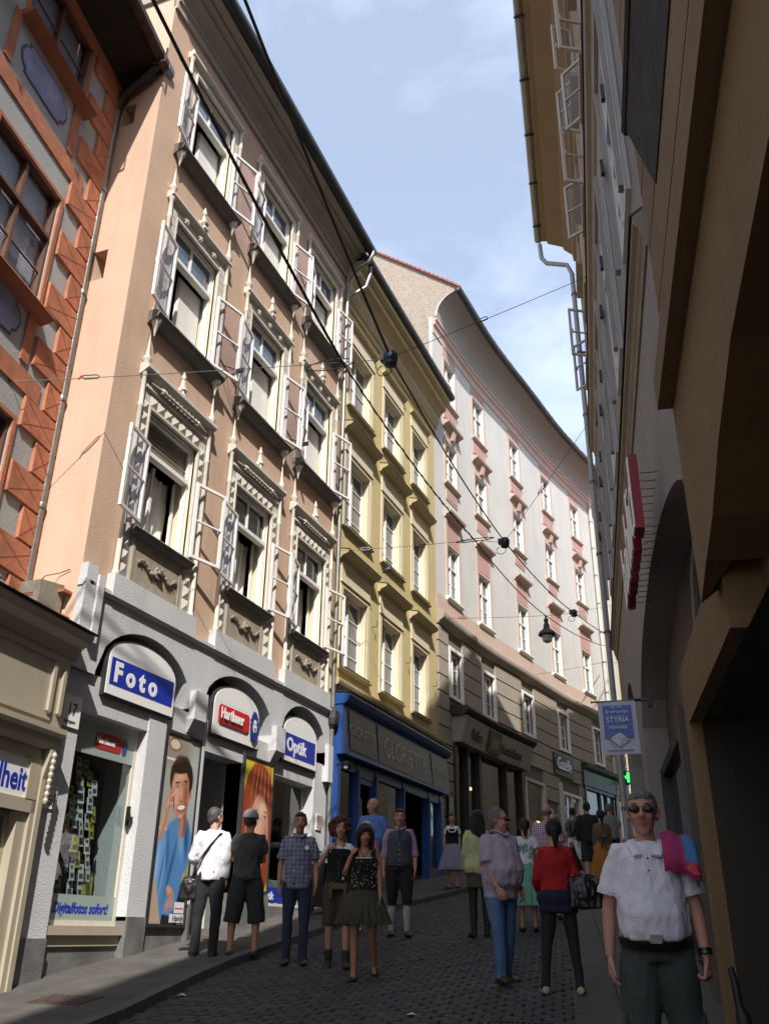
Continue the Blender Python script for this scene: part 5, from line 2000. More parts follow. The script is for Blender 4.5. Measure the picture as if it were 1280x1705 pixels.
cbox(q, .6, 17.3, .1, 2.0, 7.7, 7.75)
build(q, 'shop_ceiling', DARK, wb, warp=wp)
WARML = mat('warm_lamp_glow', (.9, .6, .3), .5, 0, emit=((1.0, .55, .2), 5.0))
for x_, z_ in ((4.0, 5.9), (4.3, 5.85)):
    q = MB().sphere((x_, .8, z_), .05, 8, 5)
    tag(build(q, 'spotlight', WARML, t, warp=wp))
q = MB()
q.box(1.4, 1.9, .6, .62, 3.6, 5.6)
build(q, 'green_banner', mat('dark_green_print', (.03, .10, .04), .6, .2, 2), t, warp=wp)
# info board on the pier
t2 = thing('info_board', 'narrow white and yellow info board beside the optician shop', 'info board')
q = MB().box(.35, .75, -.12, -.08, 3.35, 5.25)
build(q, 'frame', BLACKM, t2, warp=wp)
build(MB().box(.40, .70, -.135, -.12, 3.4, 5.1), 'board', mat('dull_white_board', (.33, .33, .33), .5, .05), t2, warp=wp)
build(MB().box(.42, .68, -.14, -.135, 4.3, 4.65).box(.42, .68, -.14, -.135, 3.45, 3.6), 'print', CARDY, t2, warp=wp)


def simple_shop(label, a_, b_, z0, z1, fm, sill=3.9, mull=(), ff=.1, posts_=.14):
    t = thing('shop_window', label, 'shop window')
    q = MB()
    cbox(q, a_, b_, -.10, .06, z1 - ff, z1)
    q.box(a_, a_ + posts_, -.12, .08, z0, z1).box(b_ - posts_, b_, -.12, .08, z0, z1)
    for m_ in mull:
        q.box(m_ - .04, m_ + .04, -.08, .06, z0, z1)
    build(q, 'frame', fm, t, warp=wp)
    q = MB()
    cbox(q, a_, b_, -.04, .1, 2.5, sill)
    build(q, 'stall_riser', fm, t, warp=wp)
    q = MB()
    cbox(q, a_ + posts_, b_ - posts_, .0, .008, sill, z1 - ff)
    build(q, 'pane', GLASS, t, warp=wp)
    return t


t = simple_shop('shop window with reddish display in pale frame below the script sign', 6.6, 8.5, 3.6, 6.5, STONE, 4.4)
build(MB().box(6.9, 8.2, .8, .85, 4.5, 5.9), 'display_board', mat('dull_red_board', (.10, .02, .015), .7, .4, 4), t, warp=wp)
build(MB().sphere((7.6, .5, 6.1), (.12, .03, .03), 8, 5), 'lamp', WARML, t, warp=wp)
t = simple_shop('low shop window lit orange inside between two pale framed windows', 8.75, 9.8, 3.6, 5.6, TAUPE, 4.3)
build(MB().box(8.9, 9.7, .7, .75, 4.5, 5.4), 'display_board', mat('orange_board', (.25, .09, .03), .7, .3, 3), t, warp=wp)
build(MB().sphere((9.3, .5, 5.35), (.3, .03, .02), 8, 5), 'lamp', WARML, t, warp=wp)
t = simple_shop('shop window with white post and hanging orange lamp', 10.2, 12.2, 3.9, 6.5, WHITEP, 4.5, (11.3,))
build(MB().sphere((10.9, .5, 5.8), (.13, .05, .04), 8, 5), 'lamp', WARML, t, warp=wp)
build(MB().box(10.0, 10.2, -.14, 0, 3.8, 6.75), 'pilaster', GREYW, t, warp=wp)
t = simple_shop('dark blue green shop front with curved fascia at the bend', 12.6, 17.2, 3.9, 7.0, DGREEN, 4.8, (14.3, 15.0, 16.2), .12)
q = MB()
n = 7
for i in range(n):
    a_, b_ = 12.5 + 4.8 * i / n, 12.5 + 4.8 * (i + 1) / n
    q.sweep([(0, 7.0), (-.14, 7.0), (-.16, 7.55), (-.30, 7.65), (-.34, 7.78), (0, 7.86)], a_, b_, caps=i in (0, n - 1))
build(q, 'fascia', DGREEN, t, warp=wp)
q = MB().box(14.0, 14.06, .25, .3, 4.9, 6.9)
build(q, 'brass_strip', mat('brass_strip', (.45, .33, .12), .3, .1, metal=.6), t, warp=wp)
# script sign
t = thing('shop_sign', 'silver script lettering on a black board between two small windows', 'sign')
build(MB().box(9.55, 11.5, -.12, -.06, 7.02, 7.78), 'board', BLACKM, t, warp=wp)
tm = text_mb('Gazelle', .62, depth=.05, bold=.006, shear=.45, sx=.78)
tm.v = [(x + 9.65, y - .19, z + 7.22) for x, y, z in tm.v]
build(tm, 'lettering', mat('silver_letters', (.55, .55, .56), .3, .05, metal=.4), t, warp=wp)
# green pharmacy cross
t = thing('pharmacy_cross', 'green lit pharmacy sign projecting beyond the dark shop front', 'sign')
p, d = crv(16.6)
t.location = (p.x + .45, p.y, 7.8)
GRN = mat('green_light', (.02, .6, .1), .5, 0, emit=((.05, 1.0, .15), 1.3))
build(MB().box(-.06, .06, -.04, .04, -.2, .2).box(-.2, -.06, -.04, .04, -.06, .06).box(.06, .2, -.04, .04, -.06, .06), 'cross', GRN, t)
build(MB().box(-.24, .24, .045, .08, -.26, .26), 'housing', BLACKM, t)
build(MB().tube([(0, .06, 0), (-.5, .06, 0)], .02, 5), 'bracket', BLACKM, t)
# tiny vent and downpipe at the far end
dp = thing('downpipe', 'pale jointed downpipe at the far end of the white house', 'downpipe')
p, d = crv(16.0)
dp.location = (p.x + .12, p.y, 3.5)
build(MB().tube([(0, 0, 0), (0, 0, 17.4)], .07, 8), 'pipe', STONE, dp)
for i in range(12):
    build(MB().lathe([(.085, 0), (.085, .06)], (0, 0, 1 + i * 1.35), 8), 'collar', ZINC, dp)

# far house beyond the bend
fb = thing('town_house', 'sunlit cream house with grooved front glimpsed beyond the bend', 'building', (4.55, 44.5, 0), frame_rot(30))
hl = [(1.2 + i * 2.4, 2.3 + i * 2.4, z, z + 1.7) for i in range(4) for z in (9.5, 12.6, 15.6)]
build(MB().wall(0, 12, 0, 18.5, hl, 0, .2), 'wall', CREAM, fb)
build(MB().box(0, 12, .3, 8, 0, 18.5), 'back_wall', CREAM, fb)
for a_, b_, c_, d_ in hl:
    o = sash_window(fb, b_ - a_, d_ - c_, 2, WHITEP, GLASSD)
    o.location = ((a_ + b_) / 2, .12, c_)
for i in range(8):
    build(MB().box(0, 12, -.05, 0, 5 + i * .5, 5 + i * .5 + .45), 'stone_course', CREAM, fb)
build(MB().hexa([(-.2, -.4, 18.5), (12, -.4, 18.5), (12, 4, 22), (-.2, 4, 22), (-.2, -.4, 18.6), (12, -.4, 18.6), (12, 4, 22.2), (-.2, 4, 22.2)]), 'roof', TERRA, fb)
# ================================================================== RIGHT SIDE
RR = R(-90 + 8.6)
HG = 18.55       # eaves height of the grey house
gb = thing('town_house', 'greige plastered house in shade with tall arches and open top casements on the right', 'building', (8.38, 0, 0), RR)
SE = 19.0
gw = []
for i in range(5):
    c = 7.35 + i * 2.6
    gw.append((-c - .55, -c + .55, 8.15, 10.75))
gtop = []
for i in range(5):
    c = 7.2 + i * 2.5
    gtop.append((-c - .55, -c + .55, 13.0, 14.7))
    gtop.append((-c - .55, -c + .55, 15.6, 17.2))
BRW = mat('brown_upper_plaster', (.42, .31, .19), .9, .08, 1.2, .2, 30, dirt=.2)
build(MB().wall(-SE, -5.0, 5.95, 11.9, gw, 0, .3), 'wall', GREIGE, gb)
build(MB().wall(-SE, -5.0, 11.9, 18.2, gtop, 0, .22), 'upper_wall', BRW, gb)


def arched_wall(name, x0, x1, z0, z1, arches, parent, m_, depth, y=0, n=28, lastjamb=True):
    """arches: (xc, halfwidth, zspring, zapex) ; opening runs from z0 up to the curve"""
    q = MB()
    cur = x0
    for xc, hw_, zs, za in arches:
        q.quad((cur, y, z0), (xc - hw_, y, z0), (xc - hw_, y, z1), (cur, y, z1))
        pts = []
        for i in range(n + 1):
            t = -1 + 2 * i / n
            pts.append((xc + hw_ * t, zs + (za - zs) * math.sqrt(max(0, 1 - t * t)) ** 1.0))
        for p, q_ in zip(pts[:-1], pts[1:]):
            q.quad((p[0], y, p[1]), (q_[0], y, q_[1]), (q_[0], y, z1), (p[0], y, z1))
            q.quad((p[0], y, p[1]), (p[0], y + depth, p[1]), (q_[0], y + depth, q_[1]), (q_[0], y, q_[1]))
        q.quad((xc - hw_, y, z0), (xc - hw_, y + depth, z0), (xc - hw_, y + depth, zs), (xc - hw_, y, zs))
        if lastjamb or (xc, hw_) != (arches[-1][0], arches[-1][1]):
            q.quad((xc + hw_, y + depth, z0), (xc + hw_, y, z0), (xc + hw_, y, zs), (xc + hw_, y + depth, zs))
        cur = xc + hw_
    q.quad((cur, y, z0), (x1, y, z0), (x1, y, z1), (cur, y, z1))
    return build(q, name, m_, parent)


NICHE = mat('shaded_niche_plaster', (.13, .105, .08), .9, .08, 1.5, .2, 30, dirt=.2)  # shade of the arch interior put into a darker plaster colour
build(MB().quad((-6.0, 0, 4.45), (-5.3, 0, 4.45), (-5.3, 0, 5.95), (-6.0, 0, 5.95)), 'arcade_wall', GREIGE, gb)
arched_wall('arcade_wall', -SE, -5.999, .4, 5.95, [(-16.1, 1.75, 3.9, 5.72), (-9.75, 3.75, 4.45, 5.36)], gb, GREIGE, .34, lastjamb=False)
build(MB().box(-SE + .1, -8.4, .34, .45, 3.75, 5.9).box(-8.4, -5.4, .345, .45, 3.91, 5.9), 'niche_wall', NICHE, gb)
# vault ribs in the first niche
q = MB()
q.tube([(-8.2, .33, 5.2), (-8.6, .30, 4.9), (-8.9, .3, 4.4), (-9.0, .3, 3.8)], .03, 5)
build(q, 'vault_edge', GREIGE, gb)
# shopfronts in the niches
for a_, b_ in ((-13.4, -9.9), (-9.6, -8.45), (-17.7, -14.5)):
    zb_ = gz(-b_) - .2
    t = build(MB().box(a_, a_ + .09, .16, .34, zb_, 3.85).box(b_ - .09, b_, .16, .34, zb_, 3.85).box(a_ + .09, b_ - .09, .18, .34, 3.75, 3.88).box(a_ + .09, b_ - .09, .2, .34, zb_, zb_ + .45), 'shop_window', BLACKM, gb)
    build(MB().box(a_ + .09, b_ - .09, .26, .268, zb_ + .45, 3.75), 'pane', GLASSD, t)
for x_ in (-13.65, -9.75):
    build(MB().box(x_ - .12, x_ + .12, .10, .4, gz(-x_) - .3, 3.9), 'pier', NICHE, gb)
build(MB().box(-SE, -8.4, .45, 9, 0, 3.7).box(-SE, -5.3, .5, 9, 3.92, 18.1), 'core', DARK, gb)
# cornices
build(MB().sweep([(0, 6.98), (-.02, 6.98), (-.03, 7.06), (-.05, 7.10), (-.06, 7.18), (-.10, 7.22), (-.10, 7.30), (0, 7.38)], -SE, -6.25), 'cornice', BROWNC, gb)
build(MB().sweep([(0, 7.38), (-.12, 7.305), (-.125, 7.32), (0, 7.41)], -SE, -6.25), 'cornice_flashing', ZINCD, gb)
build(MB().sweep([(0, 11.75), (-.04, 11.8), (-.06, 11.95), (-.12, 12.0), (-.14, 12.12), (0, 12.2)], -SE, -5.2), 'cornice', BROWNC, gb)
build(MB().sweep([(0, 12.2), (-.16, 12.125), (-.165, 12.14), (0, 12.23)], -SE, -5.2), 'cornice_flashing', ZINCD, gb)
SOF = mat('ochre_brown_soffit', (.36, .25, .14), .85, .1, 1.5, .1, 30, dirt=.15)
build(MB().sweep([(0, 17.6), (-.08, 17.65), (-.10, 17.85), (-.30, 18.05), (-.32, 18.15), (-.70, 18.33), (-.72, 18.42), (-.86, 18.44), (-.86, 18.6), (0, 18.6)], -SE, -5.2), 'eaves_soffit', SOF, gb)
build(MB().sweep([(y_ - .24, z_ + 1.0) for y_, z_ in gut], -SE - .05, -5.2), 'gutter', mat('pale_zinc_gutter', (.30, .27, .23), .4, .2, 5, metal=.4), gb)
for i in range(9):
    build(MB().box(-SE + .6 + i * 1.5, -SE + .63 + i * 1.5, -1.05, -.83, 18.40, 18.44), 'gutter_bracket', ZINCD, gb)
build(MB().hexa([(-SE, -.85, 18.62), (-5.2, -.85, 18.62), (-5.2, 5, 22.4), (-SE, 5, 22.4), (-SE, -.85, 18.7), (-5.2, -.85, 18.7), (-5.2, 5, 22.55), (-SE, 5, 22.55)]).box(-SE, -5.2, 5, 9, 17, 22.4), 'roof', SLATE, gb)
for a_, b_, c_, d_ in gw:
    wo = sash_window(gb, b_ - a_ - .02, d_ - c_ - .02, 3, WHITEP, GLASSR, .66, .07)
    wo.location = ((a_ + b_) / 2, -.03, c_ + .01)
    H = .55
    build(MB().box(-H - .1, -H, -.09, -.04, -.05, 2.68).box(H, H + .1, -.09, -.04, -.05, 2.68).box(-H, H, -.09, -.04, 2.6, 2.7), 'architrave', GREIGE, wo)
    for sx in (-1, 1):
        build(MB().box(sx * .5 - .03, sx * .5 + .03, -.13, -.09, 1.25, 1.45), 'shutter_catch', BLACKM, wo)
for k, (a_, b_, c_, d_) in enumerate(gtop):
    wo = sash_window(gb, b_ - a_ - .02, d_ - c_ - .02, 2, WHITEP, GLASSD, .7, .05)
    wo.location = ((a_ + b_) / 2, .12, c_ + .01)
    if k in (1, 2, 4, 5, 8):
        for sx in (-1, 1):
            w_ = .42
            o = casement(wo, w_ if sx < 0 else -w_, (d_ - c_) * .72, sx * .52, R(-112 - 9 * (k % 3)) if sx < 0 else R(112 + 8 * (k % 2)), .03, y=-.14, bars=1, mm=STONE)
            g = MB().box(.045, w_ - .045, -.003, .003, .045, (d_ - c_) * .72 - .045)
            if sx > 0:
                g.v = [(-x, a, b) for x, a, b in g.v]
            po = build(g, 'pane', GLASSC, wo)
            po.location = o.location
            po.rotation_euler = o.rotation_euler
    build(MB().sweep([(-.12, -.01), (-.26, -.03), (-.26, -.08), (-.12, -.12)], -.62, .62), 'sill', BROWNC, wo)
dp = thing('downpipe', 'pale zinc downpipe on the end corner of the shaded greige house', 'downpipe', (8.38 - .1495 * SE - .16, .9888 * SE + .05, 0), RR)
m = MB().tube([(0, 0, 2.5), (0, 0, 17.3), (.0, -.1, 17.6), (.0, -.62, 17.75), (0, -.74, 17.95), (0, -.76, 18.4)], .06, 8)
build(m, 'pipe', mat('pale_zinc_pipe', (.42, .42, .42), .4, .15, 5, metal=.3), dp, smooth=True)
for i in range(8):
    build(MB().lathe([(.075, 0), (.075, .06)], (0, 0, 4 + i * 1.8), 8).box(-.02, .02, 0, .2, 4 + i * 1.8, 4.05 + i * 1.8), 'collar', ZINC, dp)
# red channel letters on stand-off pins
t = thing('shop_sign', 'red edged channel letters standing off the greige wall above the arches', 'sign', (8.38, 0, 0), RR)
CHR = mat('red_letter_side', (.26, .006, .014), .3, .05)
tm = text_mb('bahlid', 1.02, depth=.075, bold=.012, sx=.86)
zlet = 4.98
w_ = max(v[0] for v in tm.v)
sc_ = 2.35 / w_
build(MB().add([(x * sc_ - 9.85, y - .26, z + zlet) for x, y, z in tm.v], tm.f), 'letter_body', CHR, t)
tm2 = text_mb('bahlid', 1.02, depth=.012, bold=-.006, sx=.86)
build(MB().add([(x * sc_ - 9.85, y - .275, z + zlet) for x, y, z in tm2.v], tm2.f), 'letter_face', WHITES, t)
for i in range(13):
    for zz in (zlet + .08, zlet + .62):
        build(MB().tube([(-9.75 + i * .17, -.16, zz), (-9.75 + i * .17, .0, zz)], .004, 4), 'pin', BLACKM, t)

# ochre arcade house right beside the camera
ob = thing('arcade_house', 'ochre plastered arcade house with deep arch looming at the right edge', 'building', (8.30, 0, 0), RR)
SC = 5.66
arch_pts = [(-SC, 3.63), (-5.24, 3.74), (-4.8, 3.83), (-4.3, 4.02), (-3.64, 4.18), (-2.54, 4.25), (-1.4, 4.2), (-.6, 4.0), (0, 3.6), (.4, 3.0), (.6, 2.2), (.62, -.6)]
q = MB()
DD = 1.1
for (x0, z0), (x1, z1) in zip(arch_pts[:-1], arch_pts[1:]):
    if x1 - x0 > .05:
        q.quad((x0, 0, z0), (x1, 0, z1), (x1, 0, 5.02), (x0, 0, 5.02), 0)
for (x0, z0), (x1, z1) in zip(arch_pts[1:-1], arch_pts[2:]):
    q.quad((x0, 0, z0), (x0, DD, z0 + (.0)), (x1, DD, z1), (x1, 0, z1), 1)
# underside of the far corbel, rising inward
q.add([(-SC, 0, 3.63), (-SC, .17, 3.80), (-SC, .34, 3.88), (-5.24, 0, 3.74), (-5.24, .18, 3.78), (-5.24, .34, 3.80)], [(0, 3, 4, 1), (1, 4, 5, 2)], 1)
q.quad((.62, 0, -.8), (9, 0, -.8), (9, 0, 5.02), (.62, 0, 5.02), 0)
SOFB = mat('brown_arch_soffit', (.20, .11, .045), .9, .1, 1.2, .2, 30, dirt=.2)
build(q, 'arch_wall', [OCHRE, SOFB], ob)
build(MB().box(-SC, 9, -.10, .3, 5.04, 5.28), 'band', OCHRE, ob)
# end return of the projecting upper wall
build(MB().quad((-SC, 0, 3.63), (-SC, .34, 3.88), (-SC, .34, 18.8), (-SC, 0, 18.8)), 'end_wall', OCHRE, ob)
# upper wall with rusticated courses and the blackened stone window base
build(MB().quad((-SC, .03, 5.28), (9, .03, 5.28), (9, .03, 18.8), (-SC, .03, 18.8)), 'wall', mat('ochre_joint', (.26, .16, .07), .9, .1), ob)
zc_ = 5.30
r_ = random.Random(2)
k = 0
while zc_ < 12.5:
    h_ = .56
    e0 = -SC
    ln = .95 if k % 2 else 1.4
    if zc_ > 6.0:
        build(MB().box(-SC, -SC + ln, -.0, .04, zc_ + .015, zc_ + h_ - .015), 'quoin_stone', OCHRE, ob)
        build(MB().box(-SC + ln + .03, 9, .0, .04, zc_ + .015, zc_ + h_ - .015), 'stone_course', OCHRE, ob)
    else:
        build(MB().box(-SC, 9, .0, .04, zc_ + .012, zc_ + h_ - .012), 'stone_course', OCHRE, ob)
    zc_ += h_
    k += 1
build(MB().box(-SC, 9, .0, .04, zc_, 18.8), 'upper_course', OCHRE, ob)
q = MB()
q.hexa([(-4.9, -.01, 6.35), (-1.5, -.01, 6.35), (-1.5, .0, 6.35), (-4.9, 0, 6.35), (-5.25, -.10, 7.25), (-1.5, -.10, 7.25), (-1.5, 0, 7.25), (-5.25, 0, 7.25)])
q.sweep([(0, 7.25), (-.11, 7.25), (-.13, 7.30), (-.09, 7.36), (0, 7.4)], -5.3, -1.5)
build(q, 'window_base', BLKSTONE, ob)
# inner lower wall with the passage
q = MB()
IY = .16
zl = 3.42
xa_, xb_ = -8.05, -2.0
q.quad((xa_ - .30, IY, .6), (xa_, IY, .6), (xa_, IY, 5.0), (xa_ - .30, IY, 5.0))
q.quad((xa_, IY, zl), (9, IY, zl), (9, IY, 5.0), (xa_, IY, 5.0))
q.quad((xb_, IY, -1), (9, IY, -1), (9, IY, zl), (xb_, IY, zl))
build(q, 'inner_wall', OCHRE, ob) if False else None
q = MB()
q.box(-8.38, -8.08, .11, .21, .5, 3.40)
q.box(-8.38, -5.45, .11, .21, 3.40, 3.9)
q.box(-8.38, -5.45, .21, .5, 3.405, 3.9)
q.box(-5.45, 9, .34, .5, 3.40, 3.9)
build(q, 'passage_lintel', OCHRE, ob)
q = MB()
q.quad((-8.38, .21, 3.40), (9, .21, 3.40), (9, 3.5, 3.40), (-8.38, 3.5, 3.40))
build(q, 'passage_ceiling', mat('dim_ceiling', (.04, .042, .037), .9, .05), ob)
q = MB()
q.quad((-8.085, .21, .4), (-8.085, 3.5, .4), (-8.085, 3.5, 3.4), (-8.085, .21, 3.4))
q.quad((-8.08, 3.5, 0), (9, 3.5, -1), (9, 3.5, 3.4), (-8.08, 3.5, 3.4))
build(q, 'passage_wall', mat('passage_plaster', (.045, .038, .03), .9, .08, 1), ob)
q = MB()
q.quad((-SC, .5, 3.9), (9, .5, 3.9), (9, DD, 3.9), (-SC, DD, 3.9))
q.box(-SC, 9, DD, 8, 3.4, 18.8)
q.box(-SC, 9, .05, DD, 5.0, 18.8)
build(q, 'core', DARK, ob)
build(MB().box(1.5, 9, .5, 6, -2, 3.4), 'rear_room', OCHRE, ob)
for x_, y_ in ((-6.55, .95), (-5.75, 1.1), (-4.6, 1.1)):
    build(MB().lathe([(.13, -.012), (.15, -.012), (.16, 0), (.11, .0), (.10, .05)], (x_, y_, 3.40), 14), 'downlight', ZINCD, ob, smooth=True)
build(MB().box(-SC, -2.1, .02, 8, 18.8, 22.4), 'shadow_block', OCHRE, ob)  # unseen block added on top to throw shade on the blue shop front
# lower houses behind the camera on the right
ob2 = thing('house', 'ochre house continuing behind the photographer', 'building', (8.30, 0, 0), RR)
build(MB().box(9.01, 30, 0, 8, -5, 13.2), 'wall', OCHRE, ob2)
build(MB().hexa([(-2.2, -.5, 18.8), (-2.2, -.5, 18.8), (-2.2, 8, 18.8), (-2.2, 8, 18.8), (-2.2, 0, 19), (-2.2, 0, 19), (-2.2, 8, 19), (-2.2, 8, 19)]), 'cap', SLATE, ob2) if False else None
build(MB().hexa([(9, -.6, 13.2), (30, -.6, 13.2), (30, 4, 15), (9, 4, 15), (9, -.6, 13.3), (30, -.6, 13.3), (30, 4, 15.2), (9, 4, 15.2)]), 'roof', SLATE, ob2)
# houses beyond the bend on the right
gb2 = thing('house', 'cream house beyond the corner on the shaded right side', 'building', (5.95, 20.1, 0), R(-90 - 6))
build(MB().box(-26, 0, 0, 8, 1, 17.2), 'wall', CREAM, gb2)
build(MB().box(-11, 0, .3, 8, 17.3, 20.3), 'shadow_storey', CREAM, gb2)  # unseen extra height, added so its shadow covers the white house shops
build(MB().hexa([(-26, -.5, 17.2), (0, -.5, 17.2), (0, 4, 20), (-26, 4, 20), (-26, -.5, 17.3), (0, -.5, 17.3), (0, 4, 20.1), (-26, 4, 20.1)]), 'roof', TERRA, gb2)
# left houses behind the camera so that the street goes on
lb2 = thing('house', 'pale house continuing down the street behind the photographer', 'building', (1.2, -1.0, 0), LW)
build(MB().box(-25, .2, 0, 8, -5, 14), 'wall', GREYP, lb2)
build(MB().hexa([(-25, -.6, 14), (.2, -.6, 14), (.2, 4, 17), (-25, 4, 17), (-25, -.6, 14.1), (.2, -.6, 14.1), (.2, 4, 17.1), (-25, 4, 17.1)]), 'roof', TERRA, lb2)

# ================================================================== HANGING BANNER
t = thing('banner', 'white hanging banner with blue stamp and Styria lettering on the right', 'banner', (5.93, 12.0, 3.875), R(5))
q = MB()
n = 8
vs = []
for j in range(n + 1):
    for i in range(n + 1):
        u, v = i / n, j / n
        vs.append((u * .48 + .01 * (1 - v), .012 * math.sin(u * 7 + v * 3) * (1 - v), v * .68))
vs2 = [(x, y + .006, z) for x, y, z in vs]
fs = [(j * (n + 1) + i, j * (n + 1) + i + 1, (j + 1) * (n + 1) + i + 1, (j + 1) * (n + 1) + i) for j in range(n) for i in range(n)]
q.add(vs, fs)
q.add(vs2, [tuple(reversed(f)) for f in fs])
BANM = mat('banner_cloth', (.60, .58, .70), .8, .05, 5)
build(q, 'cloth', BANM, t, smooth=True)
q = MB().tube([(-.06, 0, .685), (.66, .02, .69)], .012, 6)
build(q, 'pole', STEELM if 'STEELM' in globals() else ZINC, t)
build(MB().sphere((-.07, 0, .685), (.02, .014, .014), 8, 5), 'pole_cap', REDS, t)
a = Art(.0008)
pts = []
X0_, X1_, Z0_, Z1_ = .055, .425, .20, .63
nn = 13
for side in range(4):
    for i in range(nn * 2):
        f_ = i / (nn * 2)
        d_ = 0 if i % 2 else .010
        if side == 0:
            pts.append((X0_ + (X1_ - X0_) * f_, Z0_ + d_))
        elif side == 1:
            pts.append((X1_ - d_, Z0_ + (Z1_ - Z0_) * f_))
        elif side == 2:
            pts.append((X1_ - (X1_ - X0_) * f_, Z1_ - d_))
        else:
            pts.append((X0_ + d_, Z1_ - (Z1_ - Z0_) * f_))
BL = (.03, .10, .42)
a.poly(pts, BL)
a.rect(.08, .40, .495, .498, (.5, .55, .7)).rect(.08, .40, .365, .368, (.5, .55, .7))
WC = (.62, .62, .72)
a.poly([(.12, .20), (.25, .28), (.35, .20), (.24, .09)], WC)
a.poly([(.20, .11), (.33, .22), (.37, .17), (.24, .08)], WC)
def ln(p, q_, w=.0022):
    dx, dz = q_[0] - p[0], q_[1] - p[1]
    l = math.hypot(dx, dz)
    nx, nz = -dz / l * w, dx / l * w
    a.poly([(p[0] - nx, p[1] - nz), (q_[0] - nx, q_[1] - nz), (q_[0] + nx, q_[1] + nz), (p[0] + nx, p[1] + nz)], (.05, .06, .15))
for p_, q_ in (((.12, .20), (.25, .28)), ((.25, .28), (.35, .20)), ((.35, .20), (.24, .09)), ((.24, .09), (.12, .20)), ((.12, .2), (.24, .19)), ((.24, .19), (.35, .2)), ((.24, .19), (.24, .28)), ((.12, .15), (.18, .08)), ((.18, .08), (.33, .22)), ((.24, .08), (.37, .17)), ((.37, .17), (.33, .22)), ((.24, .08), (.28, .17)), ((.28, .17), (.36, .17)), ((.12, .15), (.14, .18))):
    ln(p_, q_)
o = a.put(t, 'stamp_print', (0, -.018, 0))
for tx, sz, z_, sx_ in (('Seit 1939', .044, .585, .9), ('Briefmarken', .06, .52, .98), ('STYRIA', .105, .40, .86), ('FABIANEK', .045, .318, 1.18)):
    add_text(t, tx, sz, .24, -.05, z_, WHITES, depth=.002, align='CENTER', sx=sx_)
add_text(t, 'www.briefmarken-styria.at', .034, .24, -.024, .035, BLACKM, depth=.002, align='CENTER', sx=.9, bold=.0008)
build(MB().tube([(.47, .01, .69), (.7, .05, .69)], .02, 6).box(.64, .70, -.02, .1, .6, .78), 'wall_bracket', BLACKM, t)

# ================================================================== OVERHEAD CABLES
def sag(a_, b_, s_, n=10):
    a_, b_ = Vector(a_), Vector(b_)
    return [a_.lerp(b_, i / n) - Vector((0, 0, s_ * 4 * (i / n) * (1 - i / n))) for i in range(n + 1)]


def cable(label, pts, r, sg=.1, cat='cable', group=None):
    path = []
    for p, q_ in zip(pts[:-1], pts[1:]):
        path += sag(p, q_, sg)[:-1]
    path.append(Vector(pts[-1]))
    o0 = Vector(pts[0])
    m = MB().tube([p - o0 for p in path], r, 6)
    o = build(m, 'cable', BLACKR, None, smooth=True)
    o.location = o0
    tag(o, label, cat, group)
    return o


jA = Vector((2.8, 10.362, 9.62))
jA2 = Vector((2.8, 17.86, 9.74))
jA3 = Vector((2.8, 25.98, 10.56))
cable('thick black overhead cable passing in front of the salmon windows', [(2.8, -3.0, 12.3), (2.8, 5.06, 10.866), jA], .024, .10)
cable('thin black overhead cable running on to the hanging street lamp', [jA, jA2, jA3, (3.1, 38, 13.0)], .014, .15)
jB = Vector((3.4, 10.84, 9.884))
jB2 = Vector((3.4, 18.215, 9.76))
jB3 = Vector((3.4, 27.7, 11.15))
cable('thick black overhead cable crossing the sky to the blue capped joint box', [(3.4, -3.0, 14.6), (3.4, 5.885, 11.674), jB], .022, .08)
cable('thin black overhead cable past the joint boxes along the white house', [jB, jB2, jB3, (3.6, 39, 13.6)], .015, .15)
# twisted companion wires
def twist(a_, b_, r, rad, turns, sg):
    base = sag(a_, b_, sg, 60)
    pts = []
    for i, p in enumerate(base):
        t_ = i / 60 * turns * 2 * PI
        pts.append(p + Vector((math.cos(t_), 0, math.sin(t_))) * rad)
    return pts
for (a_, b_, lb, sg) in (((2.8, 5.06, 10.866), jA, 'thin wire wound round the thick cable over the salmon front', .10), ((jA), (jA2), 'thin wire wound round the cable over the yellow front', .15)):
    pts = twist(a_, b_, .006, .022, 14, sg)
    o = build(MB().tube([p - pts[0] for p in pts], .006, 4), 'wire', BLACKR)
    o.location = pts[0]
    tag(o, lb, 'wire')


def joint_box(p, label, blue=True, s_=1.0):
    t = thing('joint_box', label, 'joint box', tuple(p))
    build(MB().lathe([(.01, -.13 * s_), (.10 * s_, -.12 * s_), (.12 * s_, -.04 * s_), (.12 * s_, .06 * s_), (.08 * s_, .12 * s_), (.01, .13 * s_)], (0, 0, -.02), 10), 'body', BLACKM, t, smooth=True)
    build(MB().sphere((.02, -.11 * s_, -.03), (.06 * s_, .03, .06 * s_), 10, 6), 'cap', mat('blue_plastic_cap', (.02, .05, .14), .3, .1) if blue else BLACKM, t, smooth=True)
    build(MB().box(-.16 * s_, -.10 * s_, -.05, .05, -.05, .08), 'clamp', ZINCD, t)
    m = MB().tube([(-.10 * s_ + .12 * s_ * math.sin(a_ * .5), 0, -.12 * s_ - .10 * s_ * (1 - math.cos(a_ * .5))) for a_ in range(13)], .008, 5)
    build(m, 'loop', BLACKR, t)
    return t


joint_box(jB, 'blue capped black joint box hanging over the yellow eaves', True, 1.0)
joint_box(jB2, 'blue capped black joint box before the white house windows', True, .9)
joint_box(jB3, 'small black joint box near the shaded house corner', False, .9)


